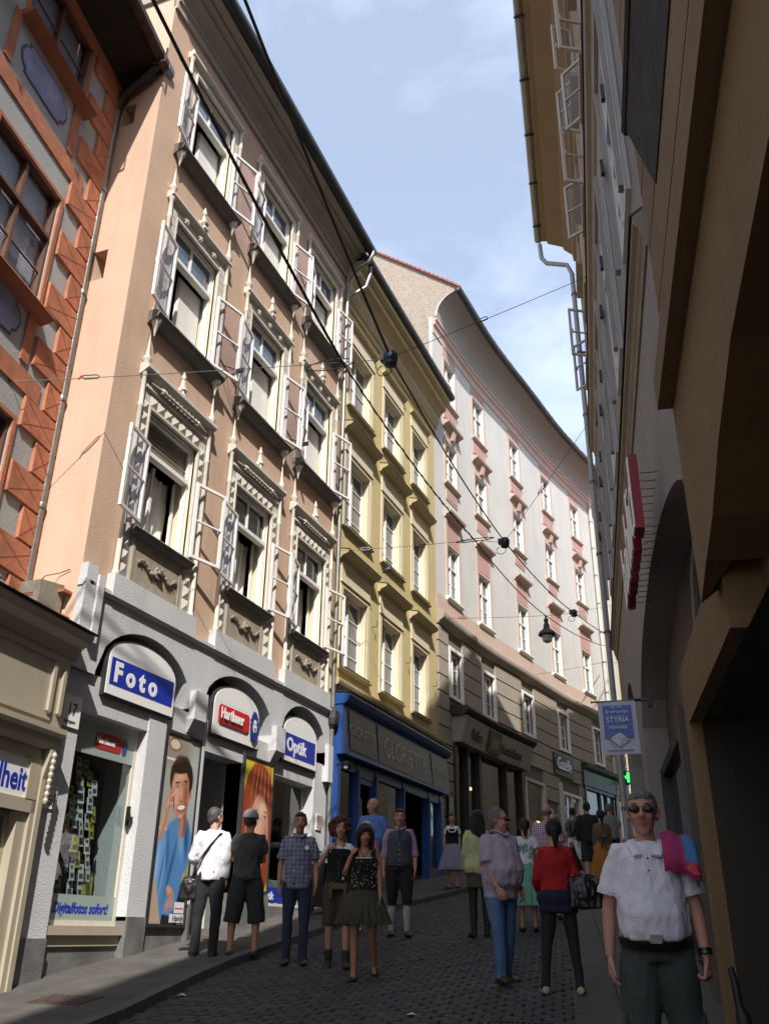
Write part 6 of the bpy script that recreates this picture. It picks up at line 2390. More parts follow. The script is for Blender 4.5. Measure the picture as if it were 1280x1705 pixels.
def span(label, pts, buckles=(), r=.006, red=()):
    t = thing('span_wire', label, 'span wire', tuple(pts[0]))
    o0 = Vector(pts[0])
    path = []
    for p, q_ in zip(pts[:-1], pts[1:]):
        path += sag(p, q_, .02, 6)[:-1]
    path.append(Vector(pts[-1]))
    build(MB().tube([p - o0 for p in path], r, 5), 'wire', ZINCD, t)
    d = (Vector(pts[1]) - o0).normalized()
    ring = MB()
    ring.tube([(.0 + .04 * math.cos(a_ * .7), 0, .04 * math.sin(a_ * .7)) for a_ in range(10)], .012, 6)
    build(ring, 'eye_bolt', ZINCD, t)
    for k_, (seg, f_) in enumerate(buckles):
        a_, b_ = Vector(pts[seg]), Vector(pts[seg + 1])
        c_ = a_.lerp(b_, f_) - o0
        dr_ = (b_ - a_).normalized()
        up = Vector((0, 0, 1))
        m = MB()
        e_ = dr_ * .11
        u_ = (up - dr_ * up.dot(dr_)).normalized() * .028
        m.tube([c_ - e_, c_ - e_ * .8 + u_, c_ + e_ * .8 + u_, c_ + e_, c_ + e_ * .8 - u_, c_ - e_ * .8 - u_, c_ - e_], .009, 5)
        build(m, 'turnbuckle', ZINC, t)
        m = MB().tube([c_ - e_ * 1.0 + u_, c_ - e_ * 1.5 - u_], .012, 5)
        build(m, 'red_clip', REDS, t)
    return t


def wallpt(s_, z_, off=.05):
    return (8.38 - .1495 * s_ - off, .9888 * s_, z_)


span('span wire from the red painted house to the greige house over the yellow eaves', [(-.62, 7.42, 8.20), jA, jB, wallpt(14.2, 13.2)], [(0, .22), (2, .42)])
span('span wire across the yellow front to the joint box and far right wall', [(.02, 16.6, 9.36), jA2, jB2, wallpt(18.5, 12.6)], [(0, .2), (2, .42)])
span('span wire carrying the street lamp from the white house corner', [(.2, 23.6, 10.0), jA3, jB3, (5.3, 31, 12.5)], [(0, .2)])
span('thin span wire low on the white house front', [(1.1, 31.0, 10.1), (3.4, 33, 10.9), (6.0, 36, 11.6)], [])
# coil of spare cable
def coil(label, c_, rx_, rz_, turns=3):
    pts = []
    for i in range(turns * 14):
        t_ = i / 14 * 2 * PI
        pts.append((rx_ * math.cos(t_) * (1 + .05 * math.sin(i)), .5 * rx_ * math.sin(t_), rz_ * math.sin(t_)))
    o = build(MB().tube(pts, .010, 5), 'cable_coil', BLACKR, smooth=True)
    o.location = c_
    tag(o, label, 'cable coil')


coil('loose loop of black cable hanging by the top salmon window sill', jA + Vector((-.2, .0, .0)), .38, .05, 1)
coil('flat coil of black cable above the white house windows', jA2 + Vector((0, 0, .0)), .42, .06, 3)
# street lamp
t = thing('street_lamp', 'grey bell shaped street lamp hanging from the cable before the white house', 'street lamp', tuple(jA3 + Vector((0, 0, -.55))))
build(MB().lathe([(.03, .55), (.03, .46), (.07, .44), (.07, .36), (.05, .34), (.09, .26), (.10, .16), (.14, .10), (.24, .02), (.27, -.06), (.25, -.08), (.02, -.08)], (0, 0, 0), 14), 'housing', ZINCD, t, smooth=True)
build(MB().lathe([(.15, -.08), (.16, -.16), (.13, -.26), (.06, -.30), (.01, -.31)], (0, 0, 0), 12), 'glass_bell', mat('lamp_glass', (.45, .46, .44), .25, .1), t, smooth=True)
# iron wall hooks on the salmon house
for x_, z_, lb in ((11.42, 10.6, 'black iron bracket beside the middle salmon window'), (14.1, 10.55, 'black iron bracket beside the last salmon windows')):
    t = thing('wall_bracket', lb, 'bracket', (0.0, x_, z_), LW)
    build(MB().tube([(0, 0, 0), (.0, -.35, .1)], .012, 5).tube([(0, 0, .3), (0, -.35, .1)], .01, 5).box(-.02, .02, -.42, -.30, .07, .15), 'arm', BLACKM, t)
# pigeon
t = thing('pigeon', 'grey pigeon perched on a flat hood of the yellow house', 'pigeon', (.47, 18.55, 9.50), R(60))
PG = mat('pigeon_grey', (.10, .10, .12), .7, .3, 20)
def fuse(mb_, name, m_, parent, vox=.012, smooth=3, fold=0, fscale=9, dec=None, seed=0, amt=.5):
    me = bpy.data.meshes.new(name)
    me.from_pydata(mb_.v, [], mb_.f)
    ob_ = bpy.data.objects.new(name, me)
    COL.objects.link(ob_)
    md = ob_.modifiers.new('r', 'REMESH')
    md.mode = 'VOXEL'
    md.voxel_size = vox
    sm = ob_.modifiers.new('s', 'SMOOTH')
    sm.factor = amt
    sm.iterations = smooth
    dg = bpy.context.evaluated_depsgraph_get()
    me2 = bpy.data.meshes.new_from_object(ob_.evaluated_get(dg))
    bpy.data.objects.remove(ob_)
    bpy.data.meshes.remove(me)
    me2.name = name
    me2.materials.clear()
    me2.materials.append(m_)
    if fold:
        ns = [v.normal.copy() for v in me2.vertices]
        for v, nn_ in zip(me2.vertices, ns):
            p_ = v.co * fscale
            p_ = Vector((p_.x * 1.5, p_.y * 1.5, p_.z * .8)) + Vector((seed, seed * 2, 0))
            d_ = mnoise.noise(p_) + .5 * mnoise.noise(p_ * 2.3)
            v.co += nn_ * (d_ * fold)
    me2.polygons.foreach_set('use_smooth', [True] * len(me2.polygons))
    o_ = bpy.data.objects.new(name, me2)
    COL.objects.link(o_)
    if parent:
        o_.parent = parent
    return o_


q = MB()
q.sphere((0, 0, .09), (.055, .11, .055), 10, 7).sphere((0, -.10, .17), (.026, .03, .028), 8, 6).tube([(0, -.06, .11), (0, -.10, .16)], [.035, .022], 8).tube([(0, .06, .09), (0, .20, .05)], [(.035, .02), (.03, .006)], 8)
fuse(q, 'body', PG, t, .009)
build(MB().tube([(0, -.125, .168), (0, -.15, .16)], [.006, .002], 5), 'beak', BLACKM, t)
for sx in (-1, 1):
    build(MB().tube([(sx * .02, .0, .05), (sx * .02, 0, 0), (sx * .02, -.03, 0)], .005, 4), 'leg', REDQD, t)

# ================================================================== PEOPLE
SKIN = mat('skin', (.50, .27, .19), .55, .08, 8)
SKINT = mat('tanned_skin', (.42, .20, .12), .55, .08, 8)
SKINR = mat('ruddy_skin', (.50, .24, .17), .55, .08, 8)
HB = mat('dark_brown_hair', (.022, .013, .009), .55, .5, 60, .9, 130)
HBL = mat('black_hair', (.008, .007, .007), .5, .4, 60, .9, 130)
HRED = mat('auburn_hair', (.10, .03, .014), .6, .6, 70, 1.0, 120)
HG_ = mat('grey_hair', (.20, .19, .18), .65, .6, 70, 1.0, 140)
HBD = mat('blonde_hair', (.50, .36, .18), .6, .3, 50)
HW = mat('white_hair', (.55, .53, .50), .6, .2, 50)
EYEW = mat('eye_white', (.6, .58, .55), .3, 0)
EYED = mat('eye_iris', (.02, .015, .01), .2, 0)
LIP = mat('lips', (.40, .12, .10), .5, .05)


def unit(v):
    return Vector(v).normalized()


def make_hand(q, wrist, d, palm_n, side, curl=.5, sc_=1.0, spread=.12, thumb_in=.4):
    """q: MB; side=+1/-1 puts the thumb on that side of the palm"""
    d = unit(d)
    n = Vector(palm_n)
    n = (n - d * n.dot(d)).normalized()
    s = d.cross(n).normalized() * side
    w = Vector(wrist)
    pl = .088 * sc_
    q.tube([w - d * .02 * sc_, w + d * .02 * sc_, w + d * pl * .6, w + d * pl], [(.024 * sc_, .02 * sc_), (.030 * sc_, .017 * sc_), (.041 * sc_, .016 * sc_), (.040 * sc_, .012 * sc_)], 10, ref=tuple(n))
    lens = (.072, .080, .074, .058)
    for k in range(4):
        off = (1.5 - k) * .0205 * sc_
        base = w + d * (pl * .9) + s * off
        dd = (d + s * (1.5 - k) * spread * .3).normalized()
        p = base
        pts = [p - dd * .02 * sc_, p]
        L_ = lens[k] * sc_
        ang = 0
        for j, fr in enumerate((.45, .32, .23)):
            ang += curl * (.7, .9, .6)[j]
            dir_ = dd * math.cos(ang) + n * math.sin(ang)
            p = p + dir_ * (L_ * fr)
            pts.append(p)
        q.tube(pts, [.0095 * sc_, .0095 * sc_, .009 * sc_, .008 * sc_, .0065 * sc_], 8)
    tb = w + d * (.022 * sc_) + s * .024 * sc_
    t1 = tb + (d * .62 + s * .62 + n * .3 * thumb_in).normalized() * .042 * sc_
    t2 = t1 + (d * .85 + s * (.3 - .4 * thumb_in) + n * .5 * thumb_in).normalized() * .032 * sc_
    t3 = t2 + (d * .9 + n * .5 * thumb_in - s * .1).normalized() * .022 * sc_
    q.tube([tb - d * .01, tb, t1, t2, t3], [.012 * sc_, .014 * sc_, .011 * sc_, .010 * sc_, .007 * sc_], 8)
    return w + d * pl * .8 + n * .03


def person(label, x, y, face, H=1.75, female=False, skin=SKIN, hair=None, hairm=HB, build_=1.0, belly=0.0,
           armL=((.12, 0, -1), (.08, -.25, -1)), armR=((-.12, 0, -1), (-.08, -.25, -1)), curlL=.5, curlR=.5,
           legL=((.02, 0, -1), (0, 0, -1)), legR=((-.02, 0, -1), (0, 0, -1)), head_turn=0, head_tilt=0, dz=0.0,
           top=None, bottom=None, shoes=None, extra=None, fine=False, facef=True, lean=0, group='people in the street', palmL=None, palmR=None, footL=0, footR=0):
    """face: azimuth the person faces, degrees from +Y towards +X. local -y is forward, +x is the person's left"""
    t = thing('person', label, 'person', (x, y, G * y + dz), 0, group)
    a = R(face)
    fx, fy = math.sin(a), math.cos(a)
    # local -y -> (fx,fy)
    t.rotation_euler = (0, 0, math.atan2(fx, -fy))
    k = H / 1.75
    vox = .009 if fine else .0125
    sw = (.152 if female else .178) * build_ ** .5
    hipw = .095 if female else .090
    J = {}
    def V(*p):
        return Vector(p) * k
    wst = .125 if female else .145
    wst += belly * .4
    ln = math.tan(R(lean))
    cy = lambda z: -(z - .95) * ln
    # torso ring table: z, rx, ry, y offset
    if female:
        tor = [(.86, .150, .105, .01), (.93, .170, .118, .015), (1.02, .150, .105, .005), (1.10, wst, .092, 0), (1.20, .135, .100, -.005), (1.29, .140, .120, -.018), (1.36, .135, .098, -.005), (1.415, .105, .072, .005), (1.455, .058, .055, .01)]
    else:
        tor = [(.86, .145, .105, .01), (.93, .158, .115, .01), (1.02, .152 + belly * .3, .112 + belly * .5, -belly * .3), (1.10, wst + .005, .108 + belly * .7, -belly * .5), (1.20, .148 + belly * .25, .112 + belly * .35, -belly * .3), (1.30, .158, .115 + belly * .1, -.005), (1.37, .152, .102, .0), (1.42, .120, .078, .01), (1.46, .066, .060, .012)]
    B = build_
    tor = [(z, rx * B, ry * B, yo) for z, rx, ry, yo in tor]

    def torso(q, z0, z1, g, flare=0):
        rows = []
        zs = sorted({z0, z1, *[r[0] for r in tor if z0 < r[0] < z1]})
        for z in zs:
            for (a_, b_) in zip(tor[:-1], tor[1:]):
                if a_[0] <= z <= b_[0]:
                    f_ = (z - a_[0]) / (b_[0] - a_[0])
                    rows.append((z, *[a_[i] + (b_[i] - a_[i]) * f_ for i in (1, 2, 3)]))
                    break
            else:
                e_ = tor[0] if z < tor[0][0] else tor[-1]
                rows.append((z, *e_[1:]))
        q.tube([V(0, r[3] + cy(r[0]), r[0]) for r in rows], [((r[1] + g) * k, (r[2] + g) * k) for r in rows], 20)
        return q

    shz = 1.405
    sh = {'L': V(sw - .012, cy(shz) + .005, shz), 'R': V(-sw + .012, cy(shz) + .005, shz)}
    arms = {'L': armL, 'R': armR}
    ap = {}
    ru, re_, rwst = (.036, .031, .022) if female else (.043, .036, .027)
    ru, re_ = ru * B ** .6, re_ * B ** .6
    for s_ in 'LR':
        u, f_ = unit(arms[s_][0]), unit(arms[s_][1])
        e = sh[s_] + u * (.285 * k)
        w_ = e + f_ * (.245 * k)
        ap[s_] = (sh[s_], e, w_, u, f_)
    legs = {'L': legL, 'R': legR}
    lp = {}
    for s_, sg in (('L', 1), ('R', -1)):
        hp = V(sg * hipw, .01, .90)
        th, shn = unit(legs[s_][0]), unit(legs[s_][1])
        kn = hp + th * (.43 * k)
        an = kn + shn * (.40 * k)
        lp[s_] = [hp, kn, an, shn]
    low = min(lp['L'][2].z, lp['R'][2].z)
    lift = .075 * k - low
    t.location.z += 0
    for s_ in 'LR':
        for i in range(3):
            lp[s_][i] = lp[s_][i] + Vector((0, 0, lift))
    # body
    root = bpy.data.objects.new('figure', None)
    up_ = Vector((0, 0, lift))
    q = MB()
    torso(q, .90, 1.46, -.006)
    for s_, sg in (('L', 1), ('R', -1)):
        S, E, W_, u, f_ = ap[s_]
        q.tube([S + Vector((-sg * .08 * k, 0, .0)), S + Vector((-sg * .02, 0, .002)), S + u * .05 * k, S + u * .15 * k, E, E + f_ * .06 * k, E + f_ * .16 * k, W_],
               [.050 * k * B ** .5, (ru + .008) * k, (ru + .005) * k, ru * k, re_ * k, (re_ + .001) * k, (rwst + .005) * k, rwst * k], 12)
        hp, kn, an, shn = [v.copy() if isinstance(v, Vector) else v for v in lp[s_]]
        hp, kn, an = hp - up_, kn - up_, an - up_
        rt, rk, rc, ra = (.088, .052, .050, .033) if female else (.088, .056, .054, .038)
        th = unit(kn - hp)
        q.tube([hp + Vector((0, 0, .05)), hp + th * .08 * k, hp + th * .25 * k, kn, kn + shn * .10 * k, kn + shn * .22 * k, an, an + shn * .03], [rt * k * .95, rt * k, rt * .82 * k, rk * k, rc * 1.03 * k, rc * .85 * k, ra * k, ra * k * .9], 12)
        fw_ = Vector((sg * .2, -1, -.0 - (footL if s_ == 'L' else footR))).normalized()
        q.tube([an + Vector((0, .04, -.03)) * k, an + Vector((0, -.0, -.035)) * k, an + fw_ * .10 * k + Vector((0, 0, -.045)) * k, an + fw_ * .17 * k + Vector((0, 0, -.055)) * k], [.030 * k, .036 * k, (.042 * k, .024 * k), (.036 * k, .014 * k)], 10)
    # neck and head
    hr = Matrix.Rotation(R(head_turn), 3, 'Z') @ Matrix.Rotation(R(head_tilt), 3, 'X')
    hc = V(0, cy(1.6) - .012, 1.615)
    def HP(x_, y_, z_):
        return hc + hr @ (Vector((x_, y_, z_ + .004)) * (k * 1.07))
    q.tube([V(0, cy(1.42) + .012, 1.42), V(0, cy(1.47) + .01, 1.48), hc + Vector((0, .012, -.06)) * k], [(.075 * B ** .4 * k, .062 * k), (.054 * B ** .5 * k, .056 * k), .052 * B ** .5 * k], 12)
    hd = MB()
    hd.sphere((0, .012, .035), (.075, .095, .095), 16, 12)
    hd.sphere((0, -.022, -.020), (.062, .068, .085), 16, 10)
    hd.sphere((0, -.050, -.085), (.034, .030, .024), 10, 8)
    hd.tube([(0, -.086, .025), (0, -.100, .0), (0, -.112, -.018), (0, -.096, -.030)], [.008, .010, .0145, .010], 8)
    for sg in (-1, 1):
        hd.sphere((sg * .012, -.096, -.022), (.010, .012, .009), 6, 5)
        hd.tube([(sg * .076, .010, .028), (sg * .084, .020, .010), (sg * .080, .012, -.018), (sg * .074, .004, -.024)], [.008, .011, .009, .005], 7)
        hd.sphere((sg * .034, -.072, -.018), (.026, .018, .022), 8, 6)
        hd.sphere((sg * .030, -.076, .042), (.026, .014, .008), 8, 5)
    q.add([tuple(HP(*v)) for v in hd.v], hd.f)
    q.v = [(a_, b_, c_ + lift) for a_, b_, c_ in q.v]
    body = fuse(q, 'body', skin, t, vox * k, 2 if fine else 2)
    # fingers
    hm = MB()
    tips = {}
    for s_, sg, cu, pn in (('L', 1, curlL, palmL), ('R', -1, curlR, palmR)):
        S, E, W_, u, f_ = ap[s_]
        n_ = pn if pn else (-sg * 1.0, .15, 0)
        d_ = f_
        hq = MB()
        d__ = unit(d_)
        nn_ = Vector(n_)
        nn_ = (nn_ - d__ * nn_.dot(d__)).normalized()
        # thumb forward: choose side so that thumb points to -y (or up)
        sv_ = d__.cross(nn_)
        side = 1 if (sv_.y * -1 + sv_.z * .5) > 0 else -1
        tips[s_] = make_hand(hq, W_, d_, n_, side, cu, k * (.92 if female else 1.02))
        hq.v = [(a_, b_, c_ + lift) for a_, b_, c_ in hq.v]
        o = fuse(hq, 'hand', skin, t, (.0055 if fine else .007), 1)
        tips[s_] = tips[s_] + up_
    # hands joined to the body mesh
    hs = [c for c in t.children if c.name.startswith('hand')]
    import bmesh
    bm = bmesh.new()
    bm.from_mesh(body.data)
    for h_ in hs:
        bm.from_mesh(h_.data)
    bm.to_mesh(body.data)
    bm.free()
    for h_ in hs:
        d0 = h_.data
        bpy.data.objects.remove(h_)
        bpy.data.meshes.remove(d0)
    body.data.polygons.foreach_set('use_smooth', [True] * len(body.data.polygons))
    L_ = lambda v: (v[0], v[1], v[2] + lift)

    def lifted(q_):
        q_.v = [(a_, b_, c_ + lift) for a_, b_, c_ in q_.v]
        return q_

    if facef:
        q = MB()
        for sg in (-1, 1):
            c_ = HP(sg * .031, -.083, .018)
            q.sphere(tuple(c_), (.0125 * k, .008 * k, .0065 * k), 8, 6, 0)
            c_ = HP(sg * .031, -.090, .018)
            q.sphere(tuple(c_), (.0062 * k, .0035 * k, .0055 * k), 8, 6, 1)
        build(lifted(q), 'eyes', [EYEW, EYED], t, smooth=True)
        q = MB()
        for sg in (-1, 1):
            q.tube([HP(sg * .014, -.094, .040), HP(sg * .032, -.093, .047), HP(sg * .052, -.080, .041)], [.003, .0045, .002], 6)
        build(lifted(q), 'eyebrows', hairm, t)
        q = MB()
        q.tube([HP(-.024, -.083, -.055), HP(-.010, -.093, -.0535), HP(0, -.0945, -.055), HP(.010, -.093, -.0535), HP(.024, -.083, -.055)], [.0015, .0036, .0034, .0036, .0015], 6)
        q.tube([HP(-.020, -.084, -.060), HP(0, -.093, -.064), HP(.020, -.084, -.060)], [.0015, .0045, .0015], 6)
        build(lifted(q), 'lips', LIP, t)
    # hair
    def hairline(x_, y_, z_):
        return True
    if hair:
        q = MB()
        if hair in ('short', 'receding', 'cap'):
            q.sphere((0, .024, .042), (.080, .093, .094), 16, 12)
            if hair != 'receding':
                q.sphere((0, -.022, .082), (.064, .058, .040), 12, 8)
            else:
                q.sphere((0, .03, .06), (.078, .09, .09), 12, 8)
            for sg in (-1, 1):
                q.sphere((sg * .066, .034, .010), (.014, .040, .045), 8, 6)
            q.sphere((0, .072, -.01), (.055, .035, .055), 10, 8)
            cutz = -10
        if hair == 'bald':
            for sg in (-1, 1):
                q.sphere((sg * .068, .035, .02), (.016, .045, .035), 8, 6)
            q.sphere((0, .082, .005), (.058, .028, .045), 10, 8)
        if hair == 'long':
            q.sphere((0, .025, .045), (.092, .102, .102), 16, 12)
            q.sphere((0, -.035, .092), (.064, .055, .034), 12, 8)
            for sg in (-1, 1):
                q.tube([(sg * .075, .0, .06), (sg * .088, .02, -.02), (sg * .085, .04, -.12), (sg * .075, .07, -.22)], [.03, .03, .03, .018], 8)
            q.tube([(0, .07, .04), (0, .085, -.06), (0, .095, -.18), (0, .105, -.30)], [(.085, .05), (.095, .045), (.10, .04), (.07, .022)], 12)
        if hair == 'bob':
            q.sphere((0, .022, .045), (.095, .106, .104), 16, 12)
            q.sphere((0, -.055, .078), (.066, .040, .040), 12, 8)
            for sg in (-1, 1):
                q.tube([(sg * .078, -.01, .06), (sg * .092, .0, -.02), (sg * .085, .01, -.11), (sg * .065, .0, -.16)], [(.028, .04), (.028, .05), (.026, .045), .014], 8)
            q.tube([(0, .07, .04), (0, .085, -.05), (0, .085, -.15)], [(.088, .05), (.095, .045), (.075, .03)], 12)
        if hair == 'tied':
            q.sphere((0, .024, .042), (.086, .102, .100), 16, 12)
            q.sphere((0, -.03, .085), (.064, .055, .040), 12, 8)
            q.tube([(0, .10, .04), (0, .135, .0), (0, .13, -.08), (0, .11, -.16)], [.03, .036, .03, .01], 10)
        if hair == 'curly':
            rr = random.Random(int(x * 100))
            q.sphere((0, .035, .045), (.115, .11, .11), 12, 10)
            for i in range(110):
                th_ = rr.uniform(0, 2 * PI)
                ph_ = rr.uniform(-.9, 1.5)
                cx_, cy_, cz_ = math.cos(th_) * math.cos(ph_) * .125, math.sin(th_) * math.cos(ph_) * .12 + .035, math.sin(ph_) * .115 + .035
                if cy_ < -.045 and cz_ < .09:
                    continue
                q.sphere((cx_, cy_, cz_), rr.uniform(.022, .036), 6, 5)
        hq = MB()
        hq.add([tuple(HP(*v)) for v in q.v], q.f)
        fuse(lifted(hq), 'hair', hairm, t, .0085 * k, 1 if hair != 'curly' else 0, fold=.005 if hair != 'bald' else .002, fscale=26 if hair != 'curly' else 34)
        if hair == 'cap':
            q = MB()
            q.sphere((0, .014, .062), (.099, .114, .096), 16, 12)
            q2 = MB()
            vs = [HP(*v) if v[2] > .045 else HP(v[0], v[1], .045) for v in q.v]
            q2.add([tuple(v) for v in vs], q.f)
            pk = [HP(-.07, -.07, .055), HP(-.05, -.15, .045), HP(0, -.175, .043), HP(.05, -.15, .045), HP(.07, -.07, .055)]
            q2.add([tuple(p) for p in pk] + [tuple(p + Vector((0, 0, .012))) for p in pk], [(4, 3, 2, 1, 0), (5, 6, 7, 8, 9), (0, 1, 6, 5), (1, 2, 7, 6), (2, 3, 8, 7), (3, 4, 9, 8), (4, 0, 5, 9)])
            build(lifted(q2), 'cap', mat('pale_grey_cap', (.32, .31, .33), .8, .1, 10), t, smooth=True)
    # ---- clothes
    if top:
        for (nm, mm, sleeve, hem, grow, neckz) in top:
            q = MB()
            torso(q, hem, neckz, grow)
            for s_, sg in (('L', 1), ('R', -1)):
                S, E, W_, u, f_ = ap[s_]
                if sleeve > 0:
                    pts = [S + Vector((-sg * .09 * k, 0, -.0)), S + Vector((-sg * .01, 0, .004)), S + u * .06 * k]
                    rs = [(.046 + grow * .6) * k, (ru + .007 + grow * .7) * k, (ru + .008 + grow * .7) * k]
                    if sleeve <= 1:
                        pts += [S + u * (.285 * sleeve) * k]
                        rs += [(ru + .014 + grow * .8) * k]
                    else:
                        fl = (sleeve - 1)
                        pts += [S + u * .17 * k, E, E + f_ * .07 * k, E + f_ * (.245 * fl) * k]
                        rs += [(ru + grow * .7 + .002) * k, (re_ + grow * .7 + .002) * k, (re_ + grow * .7) * k, (rwst + grow * .6 + .002) * k]
                    q.tube(pts, rs, 14)
            fuse(lifted(q), nm, mm, t, (.011 if fine else .014) * k, 2, fold=.015 if sleeve > 0 else .004, fscale=9, seed=x)
    if bottom:
        kind, mm = bottom[0], bottom[1]
        if kind in ('trousers', 'shorts', 'breeches'):
            q = MB()
            torso(q, .87, bottom[2] if len(bottom) > 2 else 1.03, .020)
            for s_, sg in (('L', 1), ('R', -1)):
                hp, kn, an, shn = lp[s_]
                hp, kn, an = hp - up_, kn - up_, an - up_
                th = unit(kn - hp)
                wd = bottom[3] if len(bottom) > 3 else 1.0
                if kind == 'trousers':
                    q.tube([hp + Vector((0, 0, .05)), hp + th * .10 * k, hp + th * .26 * k, kn, kn + shn * .14 * k, an - shn * .02, an + shn * .035], [.098 * k, .102 * k * wd, .088 * k * wd, .070 * k * wd, .066 * k * wd, .060 * k * wd, .064 * k * wd], 14)
                elif kind == 'shorts':
                    ff = bottom[4] if len(bottom) > 4 else .3
                    q.tube([hp + Vector((0, 0, .05)), hp + th * .10 * k, hp + th * ff * .6 * k, hp + th * ff * k], [.100 * k, .104 * k * wd, .098 * k * wd, .094 * k * wd], 14)
                else:
                    q.tube([hp + Vector((0, 0, .05)), hp + th * .10 * k, hp + th * .26 * k, kn, kn + shn * .06 * k], [.100 * k, .104 * k * wd, .090 * k * wd, .072 * k, .060 * k], 14)
            fuse(lifted(q), kind, mm, t, (.011 if fine else .014) * k, 2, fold=.009, fscale=7, seed=y)
        elif kind == 'skirt':
            z1, z0, r0 = bottom[2], bottom[3], bottom[4]
            n, rows = 72, 10
            q = MB()
            vs = []
            pl_ = bottom[5] if len(bottom) > 5 else 18
            for j in range(rows + 1):
                t_ = j / rows
                z = z1 + (z0 - z1) * t_
                for i in range(n):
                    a_ = 2 * PI * i / n
                    rx = (.155 + (r0 - .155) * t_ ** .8)
                    ry = (.115 + (r0 * .88 - .115) * t_ ** .8)
                    w__ = 1 + .085 * t_ * math.sin(a_ * pl_) + .03 * t_ * math.sin(a_ * 5 + x)
                    vs.append((rx * w__ * math.cos(a_) * k, (ry * w__ * math.sin(a_) + .01) * k, z * k + lift))
            fs = [(j * n + i, (j + 1) * n + i, (j + 1) * n + (i + 1) % n, j * n + (i + 1) % n) for j in range(rows) for i in range(n)]
            q.add(vs, fs)
            build(q, 'skirt', mm, t, smooth=True)
    if shoes:
        kind, mm = shoes[0], shoes[1]
        for s_, sg in (('L', 1), ('R', -1)):
            hp, kn, an, shn = lp[s_]
            fo = footL if s_ == 'L' else footR
            fw_ = Vector((sg * .2, -1, -fo)).normalized()
            q = MB()
            hl = an + Vector((0, .045, -.038)) * k
            ml = an + fw_ * .07 * k + Vector((0, 0, -.040)) * k
            to = an + fw_ * .175 * k + Vector((0, 0, -.052)) * k
            g_ = 1.0
            q.tube([hl + Vector((0, .012, 0)), hl, an + Vector((0, 0, -.036)) * k, ml, to - fw_ * .03, to], [.026 * k, .042 * k, .044 * k, (.050 * k, .036 * k), (.046 * k, .026 * k), (.030 * k, .018 * k)], 12)
            if kind in ('boots', 'ankle'):
                up2 = -shn
                q.tube([an + Vector((0, 0, -.03)), an + up2 * .03, an + up2 * (.13 if kind == 'boots' else .06)], [.044 * k, .048 * k, .052 * k], 12)
            if kind == 'flat':
                q = MB()
                q.tube([hl + Vector((0, .015, 0)), hl, an + Vector((0, 0, -.044)) * k, ml + Vector((0, 0, -.008)), to - fw_ * .02, to + fw_ * .01], [(.030 * k, .028 * k), (.041 * k, .034 * k), (.044 * k, .030 * k), (.050 * k, .030 * k), (.046 * k, .026 * k), (.028 * k, .016 * k)], 12)
            fuse(q, 'shoe', mm, t, .009, 1)
    t['_lift'] = lift
    if extra:
        extra(t, dict(ap=ap, lp=lp, lift=lift, k=k, HP=HP, tips=tips, torso=torso, V=V, lifted=lifted, cy=cy, B=B))
    del t['_lift']
    return t


def cloth(name, c, rough=.9, var=.12):
    return mat(name, c, rough, var, 9, .35, 90)


TROU_BLACK = cloth('black_trousers', (.016, .017, .020))
JEANS_D = cloth('dark_jeans', (.022, .035, .065))
JEANS_L = cloth('light_jeans', (.085, .16, .30), .9, .3)
WSHIRT = cloth('white_shirt', (.72, .70, .76))
GTEE = cloth('charcoal_tee', (.055, .055, .055))
DSHORT = cloth('dark_shorts', (.022, .028, .032))
BLKV = cloth('black_bodice', (.008, .008, .009))
LEATHR = mat('brown_suede', (.055, .042, .022), .8, .3, 12, .3, 60)
OLIVE = cloth('olive_skirt', (.045, .045, .022))
PLAID = pattern_mat('blue_plaid', (.16, .18, .28), [(0, .052, .38, (.05, .06, .12), .7), (2, .052, .38, (.05, .06, .12), .7), (0, .052, .08, (.55, .52, .62), .8), (2, .052, .08, (.55, .52, .62), .8)])
CHECK = pattern_mat('red_blue_check', (.62, .58, .62), [(0, .034, .42, (.05, .06, .28), .75), (2, .034, .42, (.10, .05, .22), .6), (0, .068, .12, (.50, .04, .05), .8), (2, .068, .14, (.50, .04, .05), .8)])
PSTR = pattern_mat('purple_check_shirt', (.36, .22, .36), [(0, .018, .4, (.16, .08, .18), .6), (2, .018, .35, (.5, .36, .5), .5)])
VEST = pattern_mat('grey_checked_vest', (.055, .06, .085), [(2, .030, .25, (.025, .028, .04), .8), (0, .040, .2, (.09, .09, .12), .6)])
SOCKW = cloth('white_sock', (.42, .42, .42))
MAUVE = cloth('mauve_shirt', (.38, .33, .40))
YCARD = cloth('pale_yellow_cardigan', (.46, .47, .24))
REDC = cloth('red_sweater', (.36, .008, .012))
NAVY = cloth('navy_skirt', (.012, .014, .04))
POLO = cloth('white_polo', (.74, .71, .80), .9, .06)
CARGO = cloth('grey_green_cargo', (.045, .055, .052))
BEIGE = cloth('beige_trousers', (.30, .27, .22))
BLUET = cloth('blue_tshirt', (.09, .20, .52))
GREEND = cloth('green_dirndl', (.16, .36, .27))
APRONB = pattern_mat('grey_striped_apron', (.26, .27, .34), [(0, .03, .3, (.09, .10, .17), .7)])
ORANGE = cloth('orange_skirt', (.38, .15, .02))
KHAKI = cloth('khaki_blouse', (.12, .09, .05))
PINKC = cloth('pink_top', (.55, .16, .26))
SHOEB = mat('black_leather', (.012, .011, .010), .35, .2, 10)
SHOEBR = mat('brown_leather', (.05, .03, .018), .5, .3, 10)
SNEAK = mat('pale_sneaker', (.48, .48, .42), .7, .1, 10)
SKTIGHT = mat('black_tights', (.014, .013, .014), .7, .1)


